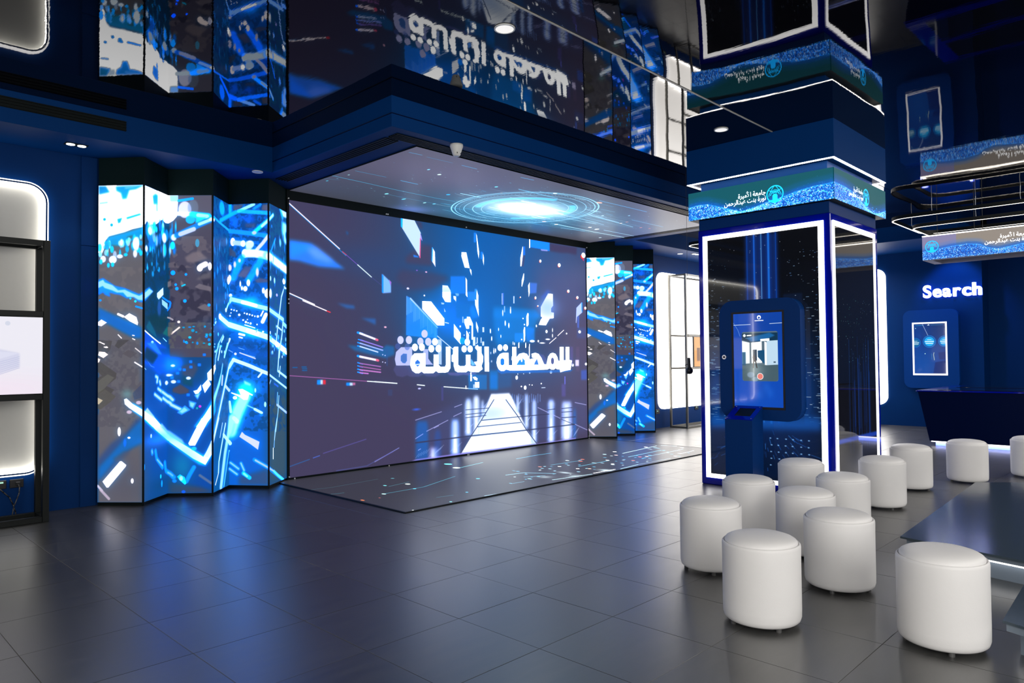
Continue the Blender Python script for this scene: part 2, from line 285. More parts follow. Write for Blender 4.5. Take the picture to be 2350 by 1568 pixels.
MAIN_ART="""g 005aa4 0.97 0 159.24 128.46 341.2,16.6
g 0060ac 0.85 0 83.13 133.98 331.3,71.3
g 006cba 0.8 0 115.64 59.04 303.5,125.8
g 41629c 0.7 0 125.14 81.81 500.3,59
g 665a78 0.75 0 84.74 129.74 556.5,192.6
g 2a4a80 0.5 0 82.16 23.08 116.9,63.9
g 3c5f9a 0.6 0 131.69 41.84 406.6,219.8
g 54506e 0.5 0 118.43 27.5 386.2,250.3
p 463f62 0.8 4.1 201.8,31.7,220.8,32,221,61.4,201.5,61.5,175.4,60.7,174,53.9
p 3f3d63 0.8 2.7 190.3,-0.5,202,0.3,204.4,7.9,201.9,12.1
p 453f63 0.7 5.3 157.4,84.2,165.9,70.7,219.4,70.2,251.5,73.4,251.4,79,221.2,95.5,197.3,97.7,175.1,98.3
p 0a80c8 0.7 4 342.6,114.1,412.4,113.6,438.8,114.3,450.8,127.4,342.4,131.1
p 0a84cc 0.75 6.4 342.5,117.6,449.6,120.4,437,143.6,409,168.4,346.6,172.4,342.2,143.4
p 5a5a8c 0.45 17.5 443.9,47.3,561.5,44.5,566.2,122.7,478.6,126.5,444.5,94.9
p 2d83e8 0.9 2.7 -0.7,48.4,31,49.2,78.4,77.1,62.1,77.5,40.5,77.6,13.9,73.1,-0.7,72.7
p 6fa0f0 0.75 4.5 21.5,55.3,36.7,52.9,62.2,68.7,54.2,71.2,34.7,67.7
p 1a90ff 0.5 4.4 -0.7,49.2,30,50.1,23.3,60.3,-0.7,71
l 00aaff 0.6 0 1.1 -0.2,4.6,79.5,59.8
l ffe9f4 1 0 1.43 -0.2,3.4,70.3,52
l ff5070 0.8 0 1.2 74.4,55.2,80.5,59
l 8a5ad0 0.9 0 0.78 80.5,59,97.2,70.1
l dff4ee 1 0 1.41 97.2,70.1,118.6,84.6
l 5050a0 0.7 0 0.63 118.6,84.6,135.2,94.7
l 00aaff 0.5 0 1.09 -0.8,112.9,34.5,125.6
l ffeef4 1 0 1.31 -0.8,112.1,34.5,124.8
l ffeef4 1 0 1.34 18.5,120.7,52,132.1
l ff4050 1 0 1.4 52,132.1,56.4,133.5
p 1a60a8 0.6 1.2 79.6,27.8,83.3,29.1,83.2,32.7,80.7,32.6
p 85b5f2 1 0.6 135.8,78.9,149.9,89.1,149.8,103.2,136.2,104.9
p 1c8cf0 1 0 135,78.9,137.7,81.5,137.6,104.4,134.9,104.1
p a070d0 1 0 146.5,85.5,150.5,89,149.3,94.7
p 2f66b0 0.85 1.8 66,121.4,91.7,123.3,92.7,127.7,80.2,127.4
p 2f66b0 0.85 1.8 102.1,139.1,124.9,139.3,124.8,147.6
d ffc0e0 1 0 2.12 1.17 140.2,150.1
p 1f6cae 0.8 1.8 81,174.6,92.4,181.7,140.1,191.8,154.7,187.2,154.8,175.9,141.4,174.1,135.7,178.8
l 2090ff 1 0 2.82 96.7,158.2,104.2,159.9
l f4eaff 1 0.4 2.83 100.4,159.1,126.9,167.3
l ff5080 0.8 0.4 2.91 125.3,167,127.8,167.6
l 2090ff 1 0 1.47 97.7,167.1,105.2,168.8
l a080e0 1 0.4 1.48 101.4,167.9,135.7,177
l 2090ff 1 0 1.71 96.7,171.1,104.1,172.9
l a8b4f4 1 0.4 1.72 100.4,172,135.7,181.1
l 2090ff 1 0 1.71 96.6,175.4,104.1,177.1
l d8e4ff 1 0.4 1.72 100.3,176.2,127.9,183.5
l 2090ff 1 0 2.93 96.6,188.5,104,190.3
l ffe6f6 1 0.4 2.95 100.3,189.4,127.9,194.5
l ff5080 0.8 0.4 3.03 126.2,194.1,128.7,194.8
l 2090ff 1 0 1.47 96.5,197.2,103.9,199.1
l b070c0 1 0.4 1.47 100.2,198.2,132.2,202.9
l 2090ff 1 0 1.47 96.5,201.3,103.9,203.2
l b06ab0 1 0.4 1.47 100.2,202.2,132.2,207
l 2090ff 1 0 1.71 96.5,205.6,103.9,207.5
l d080d0 1 0.4 1.72 100.2,206.6,132.2,210.4
l 2090ff 1 0 1.71 96.5,209.4,103.9,211.3
l d080d8 1 0.4 1.72 100.2,210.3,112.5,211.7
d d8d8ff 1 0 0.91 0.76 135.7,187
d d8d8ff 1 0 0.92 0.76 139.6,188.1
d d8d8ff 1 0 0.91 0.76 135.6,196.8
d d8d8ff 1 0 0.92 0.76 139.8,197.7
l b468b4 0.9 0 0.92 -1.1,211.6,61.6,217.2,111.3,221.7
l e8f4f0 1 0 1.37 111.3,221.7,154.5,225.5
l e8f4f0 1 0 1.51 122.8,222.6,158.9,226
l e8f4f0 1 0 1.49 193.3,228.9,206.4,230.5
l e8f4f0 1 0 1.43 241.5,233.4,307.7,239.3
p 1888f0 1 0.7 37.6,217.9,42.9,218,42.8,223.9,37.5,223.7
p cfe6ff 1 0.9 42.4,218,45.8,218.1,45.8,223.6,42.4,223.5
p f03048 1 0.7 45.8,218.1,49.7,218.2,49.7,223.8,45.8,223.6
p 1888f0 1 0.7 79.2,222.5,85.4,222.7,85.4,226.6,79.2,226.4
p cfe6ff 1 0.9 84.4,222.8,89.1,223,89,226.5,84.4,226.4
p d878b0 1 0.7 89.1,223,92.7,223.1,92.7,226.1,89,226
l 0a70c0 0.8 0.5 1.1 5.1,202.1,10.8,202.2
l 0a70c0 0.8 0.6 1.11 17.1,201.6,22.9,201.7
l 0a70c0 0.8 0.6 1.11 17.8,203.7,23.6,203.8
l 0a70c0 0.8 0.6 1.11 17.8,205.9,23.6,206
p 345aa0 0.5 0.6 141.9,178.8,143.8,178.8,143.7,202.1,141.8,202.1
p 3a4f88 0.4 1 143.8,233.8,151.2,234,151.1,242.5,143.8,242.1
p 5050a0 0.5 0.7 236.8,233.2,240.6,233.3,240.4,253.3,236.6,253.1
p cfe4ff 1 0 167.8,-0.2,190.3,-0.5,201.4,16.1,200.1,51.4,167.7,11.7
p 1aa8ff 1 0 166.8,-0.1,170.1,-0.2,169.6,13.3,166.8,11.4
p ff60a0 1 0 199.9,23.3,201.3,23.9,200.4,52.2,198.7,50.8
p b090e8 1 0 200.4,15.8,202.8,21.4,204.3,27.5,200.8,24
p 2a80e0 0.9 0.7 187.9,47.9,196.7,49.4,197.7,51.3,188.4,51.4
p e8e8ff 1 0 222,33.9,226.8,40.2,227.6,62,221.1,54.2
p 1aa0ff 1 0 221.3,34,223,35,222.1,54.9,220.6,53.5
p ffffff 1 0 277.5,35.5,287.1,35,293.5,58.1,283.5,58.1,277.1,41.8
p ffffff 1 0 293.5,58.1,296.9,60.8,297.5,69.5,294,62.7
p 1a88e0 0.8 0.8 302.4,3.7,307.1,3.1,307,17.9,302.2,18.4
p ffffff 1 0 307.1,4,308.8,7.5,313.1,31.6,312.4,43,309.7,32.8
p 1a88e0 0.8 0.8 316,31.3,320.6,30.8,320.5,41.9,315.9,42.3
p ffffff 1 0 320.8,31.6,323.1,39.9,322.5,52.3,320.5,44.4
p 1280dc 0.8 1.5 255.7,73,283.9,70.9,283.7,96.6,255.5,98.2
p ffffff 1 0 285.2,72.1,288.1,76.4,288.2,101.7,285.3,98.1
p ffffff 1 0 240.1,87.1,250.3,87.2,255.7,94.1,255.9,111.2,248.5,111.5,240,103.1
p 2a90e8 0.7 1.5 289.2,93.8,307.3,92.7,307.1,105.9,289.1,106.9
p 3aa0f0 0.8 0.8 303.3,88.7,307.9,88.4,307.8,93.5,303.3,93.8
p ffffff 1 0 307.5,88.9,310.8,98.4,310.5,110.1,306.5,105.3
p 9cc4f4 0.9 0.7 264,97.3,271.6,97.3,271.6,100.6,267.2,101.6
p ffffff 1 0 260.8,101.2,266.1,101.7,266,110.7
d ffc0f0 1 0 1.88 0.99 210.6,70.5
d 8060c0 1 0 1.53 0.92 194.1,69.5
d e8e0ff 1 0 2.25 1.51 178.3,95.8
d ffe8d8 1 0 1.4 0.98 206.9,104
p ffffff 1 0 424.6,-0.5,427.2,-0.4,427,13.3,424.3,14.9
p 1488ec 0.95 0.9 427.5,-0.4,475,-0.6,474.8,14.4,454,13.2,427.3,12.8
p 453c62 0.85 2.7 475.7,0.2,546.9,-0.2,545.1,14.1,522.5,12.9,506.3,14.5,475.5,14.3
p c0b0ff 0.9 0.9 451.9,13.4,469.9,13,469.2,14.9,454,15.5
p ffffff 1 0 408.9,12.9,410.2,15,409.1,28.6,406.2,45.5,403.2,46.2,403.4,32.7
p 1a74d8 0.9 0.8 410.2,13.2,414.9,12.7,414.7,27.2,410,27.6
p 4a4878 0.8 0.8 409.7,28.5,414.7,27.2,410.8,45.5,406.2,45.9
p ffffff 1 0 410.6,56.5,411.9,57.1,411.1,67,406.7,78.6,405.5,78.2,405.9,68.8
p ffffff 1 0 420.8,75.8,424.8,69.7,424.8,86.9,422.1,95.2
p 4a80d8 0.75 1.7 425.5,70.5,442.9,70.3,440.6,86.9,425.2,88.7
p ffffff 1 0 469.2,85.6,481.4,85.9,482,105.5,476.7,110.4,476.6,118.3,483.7,117.1,483.5,126.3,455.6,127.2,450.6,124.8,450.8,109.2
p ffffff 1 0 450.8,113,476.7,111.9,476.6,116.6,483.7,117.3,482.1,127.1,472.9,127.9,463.3,139.3,445.2,138.9,450.1,130.5,455,125.7,450.6,125
g 8ab0ff 0.55 0 28.43 17.47 467.7,109.4
p 4068d0 0.5 2.6 450,94.6,466.7,79.8,476.5,81,458.2,95.1
d ff5a50 1 0 2.36 2.46 450.3,33.9
d ffffff 1 0 2.36 2.46 451.3,33.1
d ff5a50 1 0 3.4 3.27 497.8,36.7
d ffffff 1 0 3.41 3.27 499,35.8
d ff5a50 1 0 3.03 2.56 521.1,79.5
d ffffff 1 0 3.03 2.56 522.2,78.7
d ff5a50 1 0 2.87 2.52 545.3,89.3
d ffffff 1 0 2.88 2.52 546.5,88.4
d ff5a50 1 0 3.07 2.47 567.1,106.8
d ffffff 1 0 3.07 2.47 568.4,105.9
d ff5a50 1 0 2.11 2.36 437.4,95.5
d ffffff 1 0 2.11 2.36 438.5,94.7
d ff5a50 1 0 1.21 1.12 401.6,96.3
d ffffff 1 0 1.21 1.12 402.7,95.6
d ff5a50 1 0 1.7 1.22 443,108.5
d ffffff 1 0 1.7 1.22 444.1,107.7
d ff3a30 1 0 5.38 4.25 562,15.4
d ffffff 1 0 5.39 4.64 564.7,12.7
l ff3070 1 0 2.22 563.8,18.7,564.4,21.6
p c8d0ff 1 0 543.4,106.5,558.2,96.1,558.6,114.2,544.6,122.5,543.1,124.3
p 40a0ff 1 0 557.4,96.6,559.8,96.5,559.5,114.1,557,114.2
p c8d0ff 1 0 543.3,109.1,557.1,108.5,558.6,114.3,544.6,122.6,542.9,133.3,541.4,132.4
p 5a78d8 0.7 1 545.4,121.6,550.8,120.5,550.4,141.9,545,141
p 4a5fa8 0.45 2.9 543.9,159.4,568.6,159.1,569,140.5,544.3,141
p 5a80e8 0.95 0.5 361,91.5,364.6,91.3,364.4,109.6,360.7,109.8
p e0e8ff 0.95 0.5 360.6,92,361.8,91.9,361.6,109.3,360.4,109.4
p d0e4ff 0.95 0.5 386.2,94.9,389,94.7,388.9,106.2,386.1,106.4
p 9cc8e8 0.95 0.5 365.2,111.7,367.7,111.6,367.6,121.2,365.1,121.3
p 7fc0f0 0.95 0.5 361.6,118,363.3,117.9,363.2,127.5,361.5,127.5
p dce8f0 0.95 0.5 378.7,112,381,111.9,380.8,122.5,378.6,122.5
p 2f8fe8 0.85 0.7 175.5,106,183.6,108.7,230.4,148.3,230.3,163.4,189,161.7,174.6,160.4
l d8ecff 0.55 0.5 0.8 176.2,106.8,176,132.1
l 9ccaff 0.55 0.5 0.81 178.5,108.6,178.4,130.9
l 9ccaff 0.55 0.5 0.81 180.9,110.5,180.8,129.7
l d8ecff 0.55 0.5 0.81 183.3,112.3,183.2,128.5
l 9ccaff 0.55 0.5 0.81 185.7,114.2,185.6,127.3
l 9ccaff 0.55 0.5 0.81 188.1,116.1,187.9,141.6
l d8ecff 0.55 0.5 0.82 190.5,117.9,190.3,140.4
l 9ccaff 0.55 0.5 0.82 192.9,119.8,192.8,139.2
l 9ccaff 0.55 0.5 0.82 195.3,121.7,195.2,138
l d8ecff 0.55 0.5 0.82 197.8,123.6,197.7,136.8
l 9ccaff 0.55 0.5 0.82 200.2,125.5,200,151.2
l 9ccaff 0.55 0.6 0.83 202.6,127.4,202.5,150.1
l d8ecff 0.55 0.6 0.83 205.1,129.3,204.9,148.9
l 9ccaff 0.55 0.6 0.83 207.6,131.3,207.4,147.7
l 9ccaff 0.55 0.6 0.83 210,133.2,209.9,146.5
l d8ecff 0.55 0.6 0.83 212.5,135.1,212.3,161
l 9ccaff 0.55 0.6 0.84 215,137.1,214.8,159.9
l 9ccaff 0.55 0.6 0.84 217.5,139,217.3,158.7
l d8ecff 0.55 0.6 0.84 220,141,219.9,157.6
l 9ccaff 0.55 0.6 0.84 222.5,142.9,222.4,156.4
l 9ccaff 0.55 0.6 0.85 225.1,144.9,224.8,171
l d8ecff 0.55 0.6 0.85 227.6,146.9,227.4,169.9
l e8f4ff 0.9 0.7 2.02 182.6,109.5,230.4,148.3
p 0080d0 0.35 6.7 174.8,139,204.8,142.7,230.3,163.4,230.2,176.9,174.6,169.6
g 0a8cf0 0.6 0 49.64 37.94 249.8,136.6
p ffffff 1 0 203.1,111.9,219.1,111.5,243.5,135.2,243.4,145.2,230,145.6,203,123.3
p ffffff 1 0 240,96.8,256,95.9,255.9,110.9,245.3,111,240,104
p b0d4f8 1 0 237.5,112.2,243.7,112.7,242.7,114.7,238.5,114.9
p c8e0ff 1 0 243.1,119.9,246.2,125.4,243.6,125.5
l d8e8ff 1 0 1.44 245,140.9,251.3,141.8
d ffffff 1 0 1.17 1.23 207.1,103.9
p 0a74c0 0.7 2.9 266,113.2,296.9,111.8,296.6,133.4,265.8,134.4
p 0a90e8 0.6 3 298,111.7,311.4,131.2,297.8,131.7,293.4,121.1
p ffffff 1 0 303.7,103.9,310.5,108.6,311.4,130.8,304.2,113.1
p ffffff 1 0 307.2,92.8,310.6,97.7,310.5,108.6,306.6,101.2
p ffffff 1 0 285.3,94.1,288.1,94,288.6,102.2,285.3,99.1
p ffffff 1 0 260.8,102.1,266.1,102.2,266.1,108.7,261.8,106.1
p f2f6ff 1 0 261.4,141.9,274.8,155.5,274.6,172.7,261.2,161.4
p ffffff 1 0 281.9,134.7,287.1,133.7,287.2,130.8,293.3,131,299,140.8,299.3,144.2,291.5,143.5,291.4,148.9,285.8,149.1,281.9,140.5
p ffffff 1 0 296.3,143.4,299.3,143.3,299.1,165,296,165
p ffffff 1 0 285.8,151.1,291,157.6,290.7,164.3,285.7,164.3
p ffffff 1 0 305.6,136.9,310.1,146.4,309.4,155.2,305.5,146.5
p c0d8f0 0.8 0 278,131.2,280.2,131.1,280.1,140.1,277.9,140.2
p f0f8ff 0.9 0.5 272.3,144.4,275.4,144.3,275.3,147.2,272.3,147.3
p f0f8ff 0.9 0.5 290.8,153.7,293,153.7,293,155.7,290.8,155.7
p f0f8ff 0.9 0.5 280.2,157.7,282.9,157.7,282.9,159,280.2,159.1
p f0f8ff 0.9 0.5 318.6,145.8,322.3,145.7,322.2,153.3,318.5,153.4
p f0f8ff 0.9 0.6 334.5,147.9,336.7,147.9,336.6,154.7,334.5,154.8
p f0f8ff 0.9 0.6 336.6,159.4,339,159.4,338.9,166.2,336.6,166.2
p f0f8ff 0.9 0.5 298.9,160.8,303.9,160.8,303.7,174.1,298.7,174.1
p f0f8ff 0.9 0.5 306.5,161.6,308.7,161.5,308.6,169.9,306.4,169.9
p f0f8ff 0.9 0.5 314.7,161.4,316.5,161.4,316.4,169.8,314.6,169.8
p f0f8ff 0.9 0.5 317.7,167.5,321.9,167.4,321.8,173.8,317.7,173.9
p f0f8ff 0.9 0.5 304.8,169.7,308,169.7,307.9,171,304.8,171
p f0f8ff 0.9 0.6 334.8,183.3,336.7,183.3,336.7,186.7,334.8,186.7
p f0f8ff 0.9 0.6 341.4,177.3,343.3,177.3,343.2,185.9,341.3,185.9
p f0f8ff 0.9 0.6 345,178.1,346.9,178.1,346.8,185,344.9,185
p f0f8ff 0.9 0.6 336.1,196.4,338.2,196.4,338.2,199.2,336,199.1
l d8ecff 1 0 1.27 230.3,160.7,258.9,179.2
d 0aa0f0 0.9 0 5.15 5.15 278,166.9
p ffffff 1 0 416.1,125.9,418.8,120.2,421.4,121,421.2,138.9,418.5,142.3,415.9,141.9
p ffffff 1 0 408.7,149.1,410.9,142.9,413,143.8,412.7,163.8,410.5,167.5,408.5,167.1
p ffffff 1 0 497.7,175.3,502.8,174.7,507.9,175.6,507.9,176.6,502.8,177,497.7,176.6
p ffffff 1 0 421.3,175.6,422.5,169.7,423.6,170.6,423.3,189.9,422.1,193.5,421,193
p ffffff 1 0 396.7,169.8,398.1,167.2,399.3,168.1,399.2,175.9,397.9,177.4,396.6,177
p ffffff 1 0 412.9,170,413.9,167.5,414.8,168.4,414.7,175.9,413.7,177.3,412.8,176.9
p ffffff 1 0 387,169.1,387.8,167.8,388.5,168.6,388.5,172.2,387.7,173,386.9,172.6
p ffffff 1 0 384.1,167.9,384.8,166.5,385.4,167.3,385.3,171.3,384.7,172.2,384,171.7
p 1488dc 0.75 2.6 415.8,144.2,435.7,143.7,435.3,167.3,415.5,167.5
p 1a90e0 0.6 1.7 388.7,153.6,409.2,153.3,409,167.5,388.5,167.7
d ffffff 0.95 0.4 2.83 2.83 464.6,149.4
d ffffff 0.95 0.3 1.59 1.28 408.2,129.6
d ffffff 0.95 0.3 1.72 1.28 411.3,139.3
d ffffff 0.95 0.3 1.58 1.45 404.5,163.4
d ffffff 0.95 0.4 1.95 1.55 516.1,151.9
d ffffff 0.95 0.4 1.15 3.61 479.7,146.8
d ffffff 0.95 0.4 1.3 3.23 479.5,156.1
d ffffff 0.95 0.4 3.76 2.78 551.5,148.2
d ffffff 0.95 0.3 1.65 2.23 439.8,140.8
d ffffff 0.95 0.4 5.96 1.32 467.5,162.3
d ffffff 0.95 0.4 6.98 1.12 453.6,168.6
d ffffff 0.95 0.3 6.1 2.03 429.4,165.8
d ffffff 0.95 0.3 1.93 2.05 444.1,165.6
d ffffff 0.95 0.4 3.15 2.46 474.6,217
d ffffff 0.95 0.4 3.06 2.74 531.7,206
d ffffff 0.95 0.4 3.19 2.5 568.2,204.7
d ffffff 0.95 0.3 2.85 3.23 392.2,224.2
d ffffff 0.95 0.3 1.88 1.28 422.6,217.2
d ffffff 0.95 0.3 1.81 1.21 450.2,235.4
d ffffff 0.95 0.3 1.7 1.36 402.8,238.5
d ffffff 0.95 0.3 3.18 3.45 411.6,240.7
d ffffff 0.95 0.3 1.49 1.01 428,237.1
d ffffff 0.95 0.3 1.34 0.91 421.7,236.4
d ffffff 0.95 0.3 1.04 0.9 394.8,218.5
d ffffff 0.95 0.3 1.02 0.73 408.3,218.4
d ffffff 0.95 0.3 1.51 4.44 367.7,138.3
d ffffff 0.95 0.3 1.52 4.29 375.7,141.6
d ffffff 0.95 0.3 1.08 3.3 335,151.2
d ffffff 0.95 0.3 1.09 2.79 337.8,163.1
d ffffff 0.95 0.3 0.99 2.65 357.7,159
d ffffff 0.95 0.3 0.99 2.64 352.9,148.3
d ffffff 0.95 0.3 1.09 3.49 342.3,182.7
d ffffff 0.95 0.3 1.1 2.8 345.9,181
d ffffff 0.95 0.3 1.12 4.87 362.4,122.4
d ffffff 0.95 0.3 1.15 4.03 379.8,118.7
l fff0f0 1 0 1.42 471.6,169.2,488.7,159.3
l fff0f0 1 0 1.44 493,155.9,508.7,146.2
l d0e0f0 1 0 1.32 451.1,242.3,459.7,242.3
p 6a5fa8 0.5 1.4 525.6,174.5,533.1,174.5,532.5,205.7,525,205.6
p 6a5a80 0.55 1.4 541.4,174.5,550.5,174.4,549.7,216.6,540.6,216.4
p e8d8ff 1 0.8 539,197.1,548.6,197.2,548.4,207.8,538.8,207.7
p 4a68c8 0.7 1.9 553.9,215.7,570.7,214.5,570.3,232.6,554,232.2
p 8080f0 0.8 0.9 509.2,224.8,511.7,224.9,511.5,238.6,509,238.5
p 6a60c0 0.45 1.8 501.7,237.8,511.9,238.1,511.5,259.2,501.3,258.8
p 0a88dc 0.55 2.4 333.1,211.6,350.9,212,350.5,241.2,332.7,240.5
p 2a6cb0 0.4 3.2 350.8,218,380.3,218.6,380,238.7,350.6,240.3
p 54548c 0.6 0.7 152.8,207.3,156.6,202.1,177.2,202.4,204.2,212.1,233.4,212.7,234.4,215.9,226.2,218.9,210.1,217.7,204.2,214.4,196.3,218.1,181.8,217.8,176.1,215.4,167.6,217.8,158.3,215.7
p 6a68b0 0.6 0.7 247,213,303.6,214.1,305.8,216.7,294.5,218.9,279.1,216.9,268.2,218.3,252.2,217.1
p 2a70c8 0.7 0.8 348.5,210.2,369.2,211.4,470.1,214.2,524.9,213.3,532.3,214.3,524.8,217.1,484.1,218.1,387.8,217,370.4,216.7,358.1,217.7,350.9,214.6
p 6468b0 0.5 0.9 443.1,186.3,456.7,188.2,463.5,195.6,463.3,204.8,456.4,204.7
p d4d0f8 0.9 0 157.5,201.8,155.5,193.1,157.6,183.3,166,176.9,185,176.4,184.8,202.1
p 3c68b0 0.9 0 165.5,188.6,169.7,185.6,175.9,186,175.8,195.5,172.9,198.9,168.7,198.5,165.4,195.4
p d4d0f8 0.8 0 204.5,179.4,213.4,179.4,213.3,192.7,218.3,198.2,222.3,201.4,204.3,201.2
p c4d8f8 0.9 0 230.8,165.4,236,165.4,238,167.3,237.7,201.6,231.5,200.8
d d4d0f8 1 0 5.28 5.47 165.2,167.1
d d4d0f8 1 0 5.39 5.53 179.5,166.9
d d4d0f8 1 0 5.61 5.64 206.9,157.9
d d4d0f8 1 0 5.55 5.61 199.4,168.9
d d4d0f8 1 0 5.66 5.66 213.5,169
d 5068b0 0.6 0 4.47 4.49 176.4,176.4
d 4a60b0 0.6 0 4.37 4.15 160.4,175.8
d ffffff 1 0 5.09 5.2 189.8,177
d ffffff 1 0 5.18 5.25 202,176.7
d ffffff 1 0 5.31 5.31 219,178.7
d ffffff 1 0 5.36 5.34 225.7,168.9
d ffffff 1 0 5.4 5.36 231.9,178.5
p ffffff 1 0 182,194.8,183.9,189.4,188.8,185.2,208.4,184.9,208.2,204,222.8,204.2,223,186.9,232.1,186.9,232,201.6,235.6,204.4,243.9,204.5,245.5,201.7,245.7,175.7,254.7,175.6,254.4,206.7,250.1,212.2,244.9,213.3,231.4,213.1,227.1,210.6,222.2,213.7,205.2,213.5,201.3,210.9,196.3,213.3,190.5,213,184.7,209.4,181.4,202.5
p 3466b8 1 0.3 194.1,194.1,194.5,194.1,198.4,197.3,198.4,200.8,194.5,203.8,194,203.8,190.1,200.7,190.1,197.2
l d8ecff 1 0 1.63 190.6,201,198.4,200.4
p ffffff 1 0 259.5,177.6,262.2,175.6,269.7,175.5,269.4,202,272.7,204.1,281.4,204.2,284.2,202.2,284.3,187.4,293.8,187.4,293.6,203.2,296.9,204.5,303.7,204.6,307.1,201.7,307.4,181.6,302.9,177.5,304,174.5,308.6,172.4,310.3,175.3,316.6,175.3,316.5,185,319.9,190,319.2,198.5,316.3,204.3,318.5,209.4,313.9,211.8,310.4,213.9,294.6,213.5,289,211.4,284.6,213.6,268.2,213.3,262.9,210.9,260.3,203.5,260.3,198.3,256.6,197.4,256.7,188.1,259.1,186.5
d ffffff 1 0 5.35 5.16 281.2,178.9
d ffffff 1 0 5.43 5.2 293.1,178.8
d ffffff 1 0 5.39 5.5 287.5,168.8
p ffffff 1 0 285.8,151.1,291,157.6,289.6,164.3,286.2,164.3
p ffffff 1 0 322.4,175.3,331.7,175.2,331.9,213.4,322.5,213
p ffffff 1 0 292.9,213.9,295.7,214,295,223.7,292.8,223.7
p 7cc4f8 0.9 0.8 294.3,193.2,303.7,202.5,296.9,204,294.2,200.7
p ffffff 1 0 300.4,198.3,307.2,197.5,307.1,204.2,303.7,202.5
d ffffff 1 0 5.42 5.14 355.6,176.7
d ffffff 1 0 5.51 5.18 367.8,176.6
p ffffff 1 0 347.5,199.9,349.4,192.2,354.9,186.6,362.2,184.5,374.5,184.5,374.9,204.1,382.3,204.2,382.4,197.2,380.6,195.9,381.3,190.6,382.5,189.8,382.7,175.3,392.2,175.2,392.2,191.6,398.4,186.3,408.7,184.5,416.5,186.3,421.7,191.7,423.6,195.3,428.3,194,436.3,193.6,428.3,192.6,427.1,186.3,436.4,184.5,444.5,186.4,451.2,192.8,457.8,203.4,463.3,203.9,465.5,197.5,467.7,191,473.4,185.9,479.7,184.6,486.8,186.4,491.7,192.1,493.3,197.7,497.3,198.7,497.7,174.7,507.9,174.6,507.8,197.3,512.6,197.4,513,174.6,522.9,174.5,523.1,197,529.9,198,528,205.6,525.6,214.2,510.1,215.8,498.4,218,497.1,213.2,489.9,212.6,486.4,210.7,482.8,213,475.8,212.9,470.9,210.9,466,212.7,416.1,213.2,377.9,212.9,368.6,211,364.3,213.1,357,213.1,352.1,210.3,349.2,205.9
p 1a74c8 1 0.3 359,193.5,362.1,193.6,364.5,195.3,364.4,202.3,361.9,204,358.9,203.9,356.5,202.2,356.6,195.3
p 2080d0 0.95 0.3 392.4,203.9,398.3,196.9,406,193.4,411.2,197,411.7,204.2
d ffffff 1 0 2.02 3.49 404.1,196.1
p 3a70b8 0.95 0.3 434.8,200.8,440.3,194.5,444.2,204.1,433.4,204
d 5a5488 1 0 3.98 5.47 478.8,198.5
p 5068b0 0.25 7.4 279.5,255.2,570,265.9,571.5,321.5,436.1,332,273.3,332.2,189.6,332.8,190,279.1
p f4f8ff 1 1.6 335.6,247.7,375,247.9,381.1,254.2,414.4,307.8,438.3,333,273.3,332.2,293.7,308.2,324.6,265.8
g 9cc4ff 0.35 0 41.54 13.28 334.2,277.6
p a8c8ff 0.765 3.4 284.7,252,292.9,252.4,295,260.8,295.6,308.3,280.8,307.1,282.4,260.1
p f0f6ff 0.75 2.6 285.5,254.8,292,255.1,292.1,305.3,284.3,304.7
p ffffff 0.6 2.2 286.9,275.9,290.1,276.1,291.5,305.2,285,304.7
l d0e0ff 0.35 0.4 0.74 280.9,301.7,288.3,295.4
l d0e0ff 0.35 0.4 0.74 283.8,300.1,291.3,293.8
l d0e0ff 0.35 0.4 0.74 286.8,298.6,294.3,292.3
l d0e0ff 0.35 0.4 0.74 289.8,297,297.3,290.7
l d0e0ff 0.35 0.4 0.74 292.7,295.4,300.3,289.1
p c4dcff 0.765 3.4 301.5,248.6,307.9,248.9,310.1,257.3,310.6,309.6,297.5,308.5,299.2,256.8
p f0f6ff 0.75 2.7 301.8,251.4,307.6,251.7,307.5,306.5,300.6,306
p ffffff 0.6 2.3 303,274.6,305.9,274.7,307,306.5,301.2,306
l d0e0ff 0.35 0.4 0.74 297.5,303,305.1,296.6
l d0e0ff 0.35 0.4 0.75 300.2,301.4,307.8,295
l d0e0ff 0.35 0.4 0.75 302.8,299.8,310.5,293.4
l d0e0ff 0.35 0.4 0.75 305.5,298.2,313.1,291.8
l d0e0ff 0.35 0.4 0.75 308.1,296.6,315.8,290.2
p 80b0f8 0.595 3.5 317.6,254.2,317.4,254.2,319.6,262.7,320.6,279.6,313.9,279.2,315.2,262.5
p f0f6ff 0.75 2.7 316,256.9,319,257.1,319,276.7,315.5,276.5
p ffffff 0.6 2.3 316.7,264.2,318.1,264.3,318.7,276.7,315.8,276.5
l d0e0ff 0.35 0.4 0.75 313.9,273.6,321.7,267
l d0e0ff 0.35 0.4 0.75 315.3,271.9,323.1,265.3
l d0e0ff 0.35 0.4 0.76 316.7,270.1,324.5,263.5
l d0e0ff 0.35 0.4 0.76 318,268.4,325.8,261.8
l d0e0ff 0.35 0.4 0.76 319.4,266.6,327.2,260
p 80b0ff 0.7225 3.3 256.4,280.9,268.7,281.7,270.8,290,271.4,334.8,252.7,332.8,254.2,288.8
p f0f6ff 0.75 2.5 258.4,283.7,266.7,284.3,267,331.6,257.1,330.6
p ffffff 0.6 2.2 260.3,303.6,264.4,303.9,266.2,331.5,258,330.7
l d0e0ff 0.35 0.4 0.72 252.8,327.5,259.9,321.5
l d0e0ff 0.35 0.4 0.72 256.5,326.1,263.7,320.1
l d0e0ff 0.35 0.4 0.73 260.2,324.7,267.5,318.7
l d0e0ff 0.35 0.4 0.73 264,323.4,271.3,317.3
l d0e0ff 0.35 0.4 0.73 267.8,322,275.1,315.9
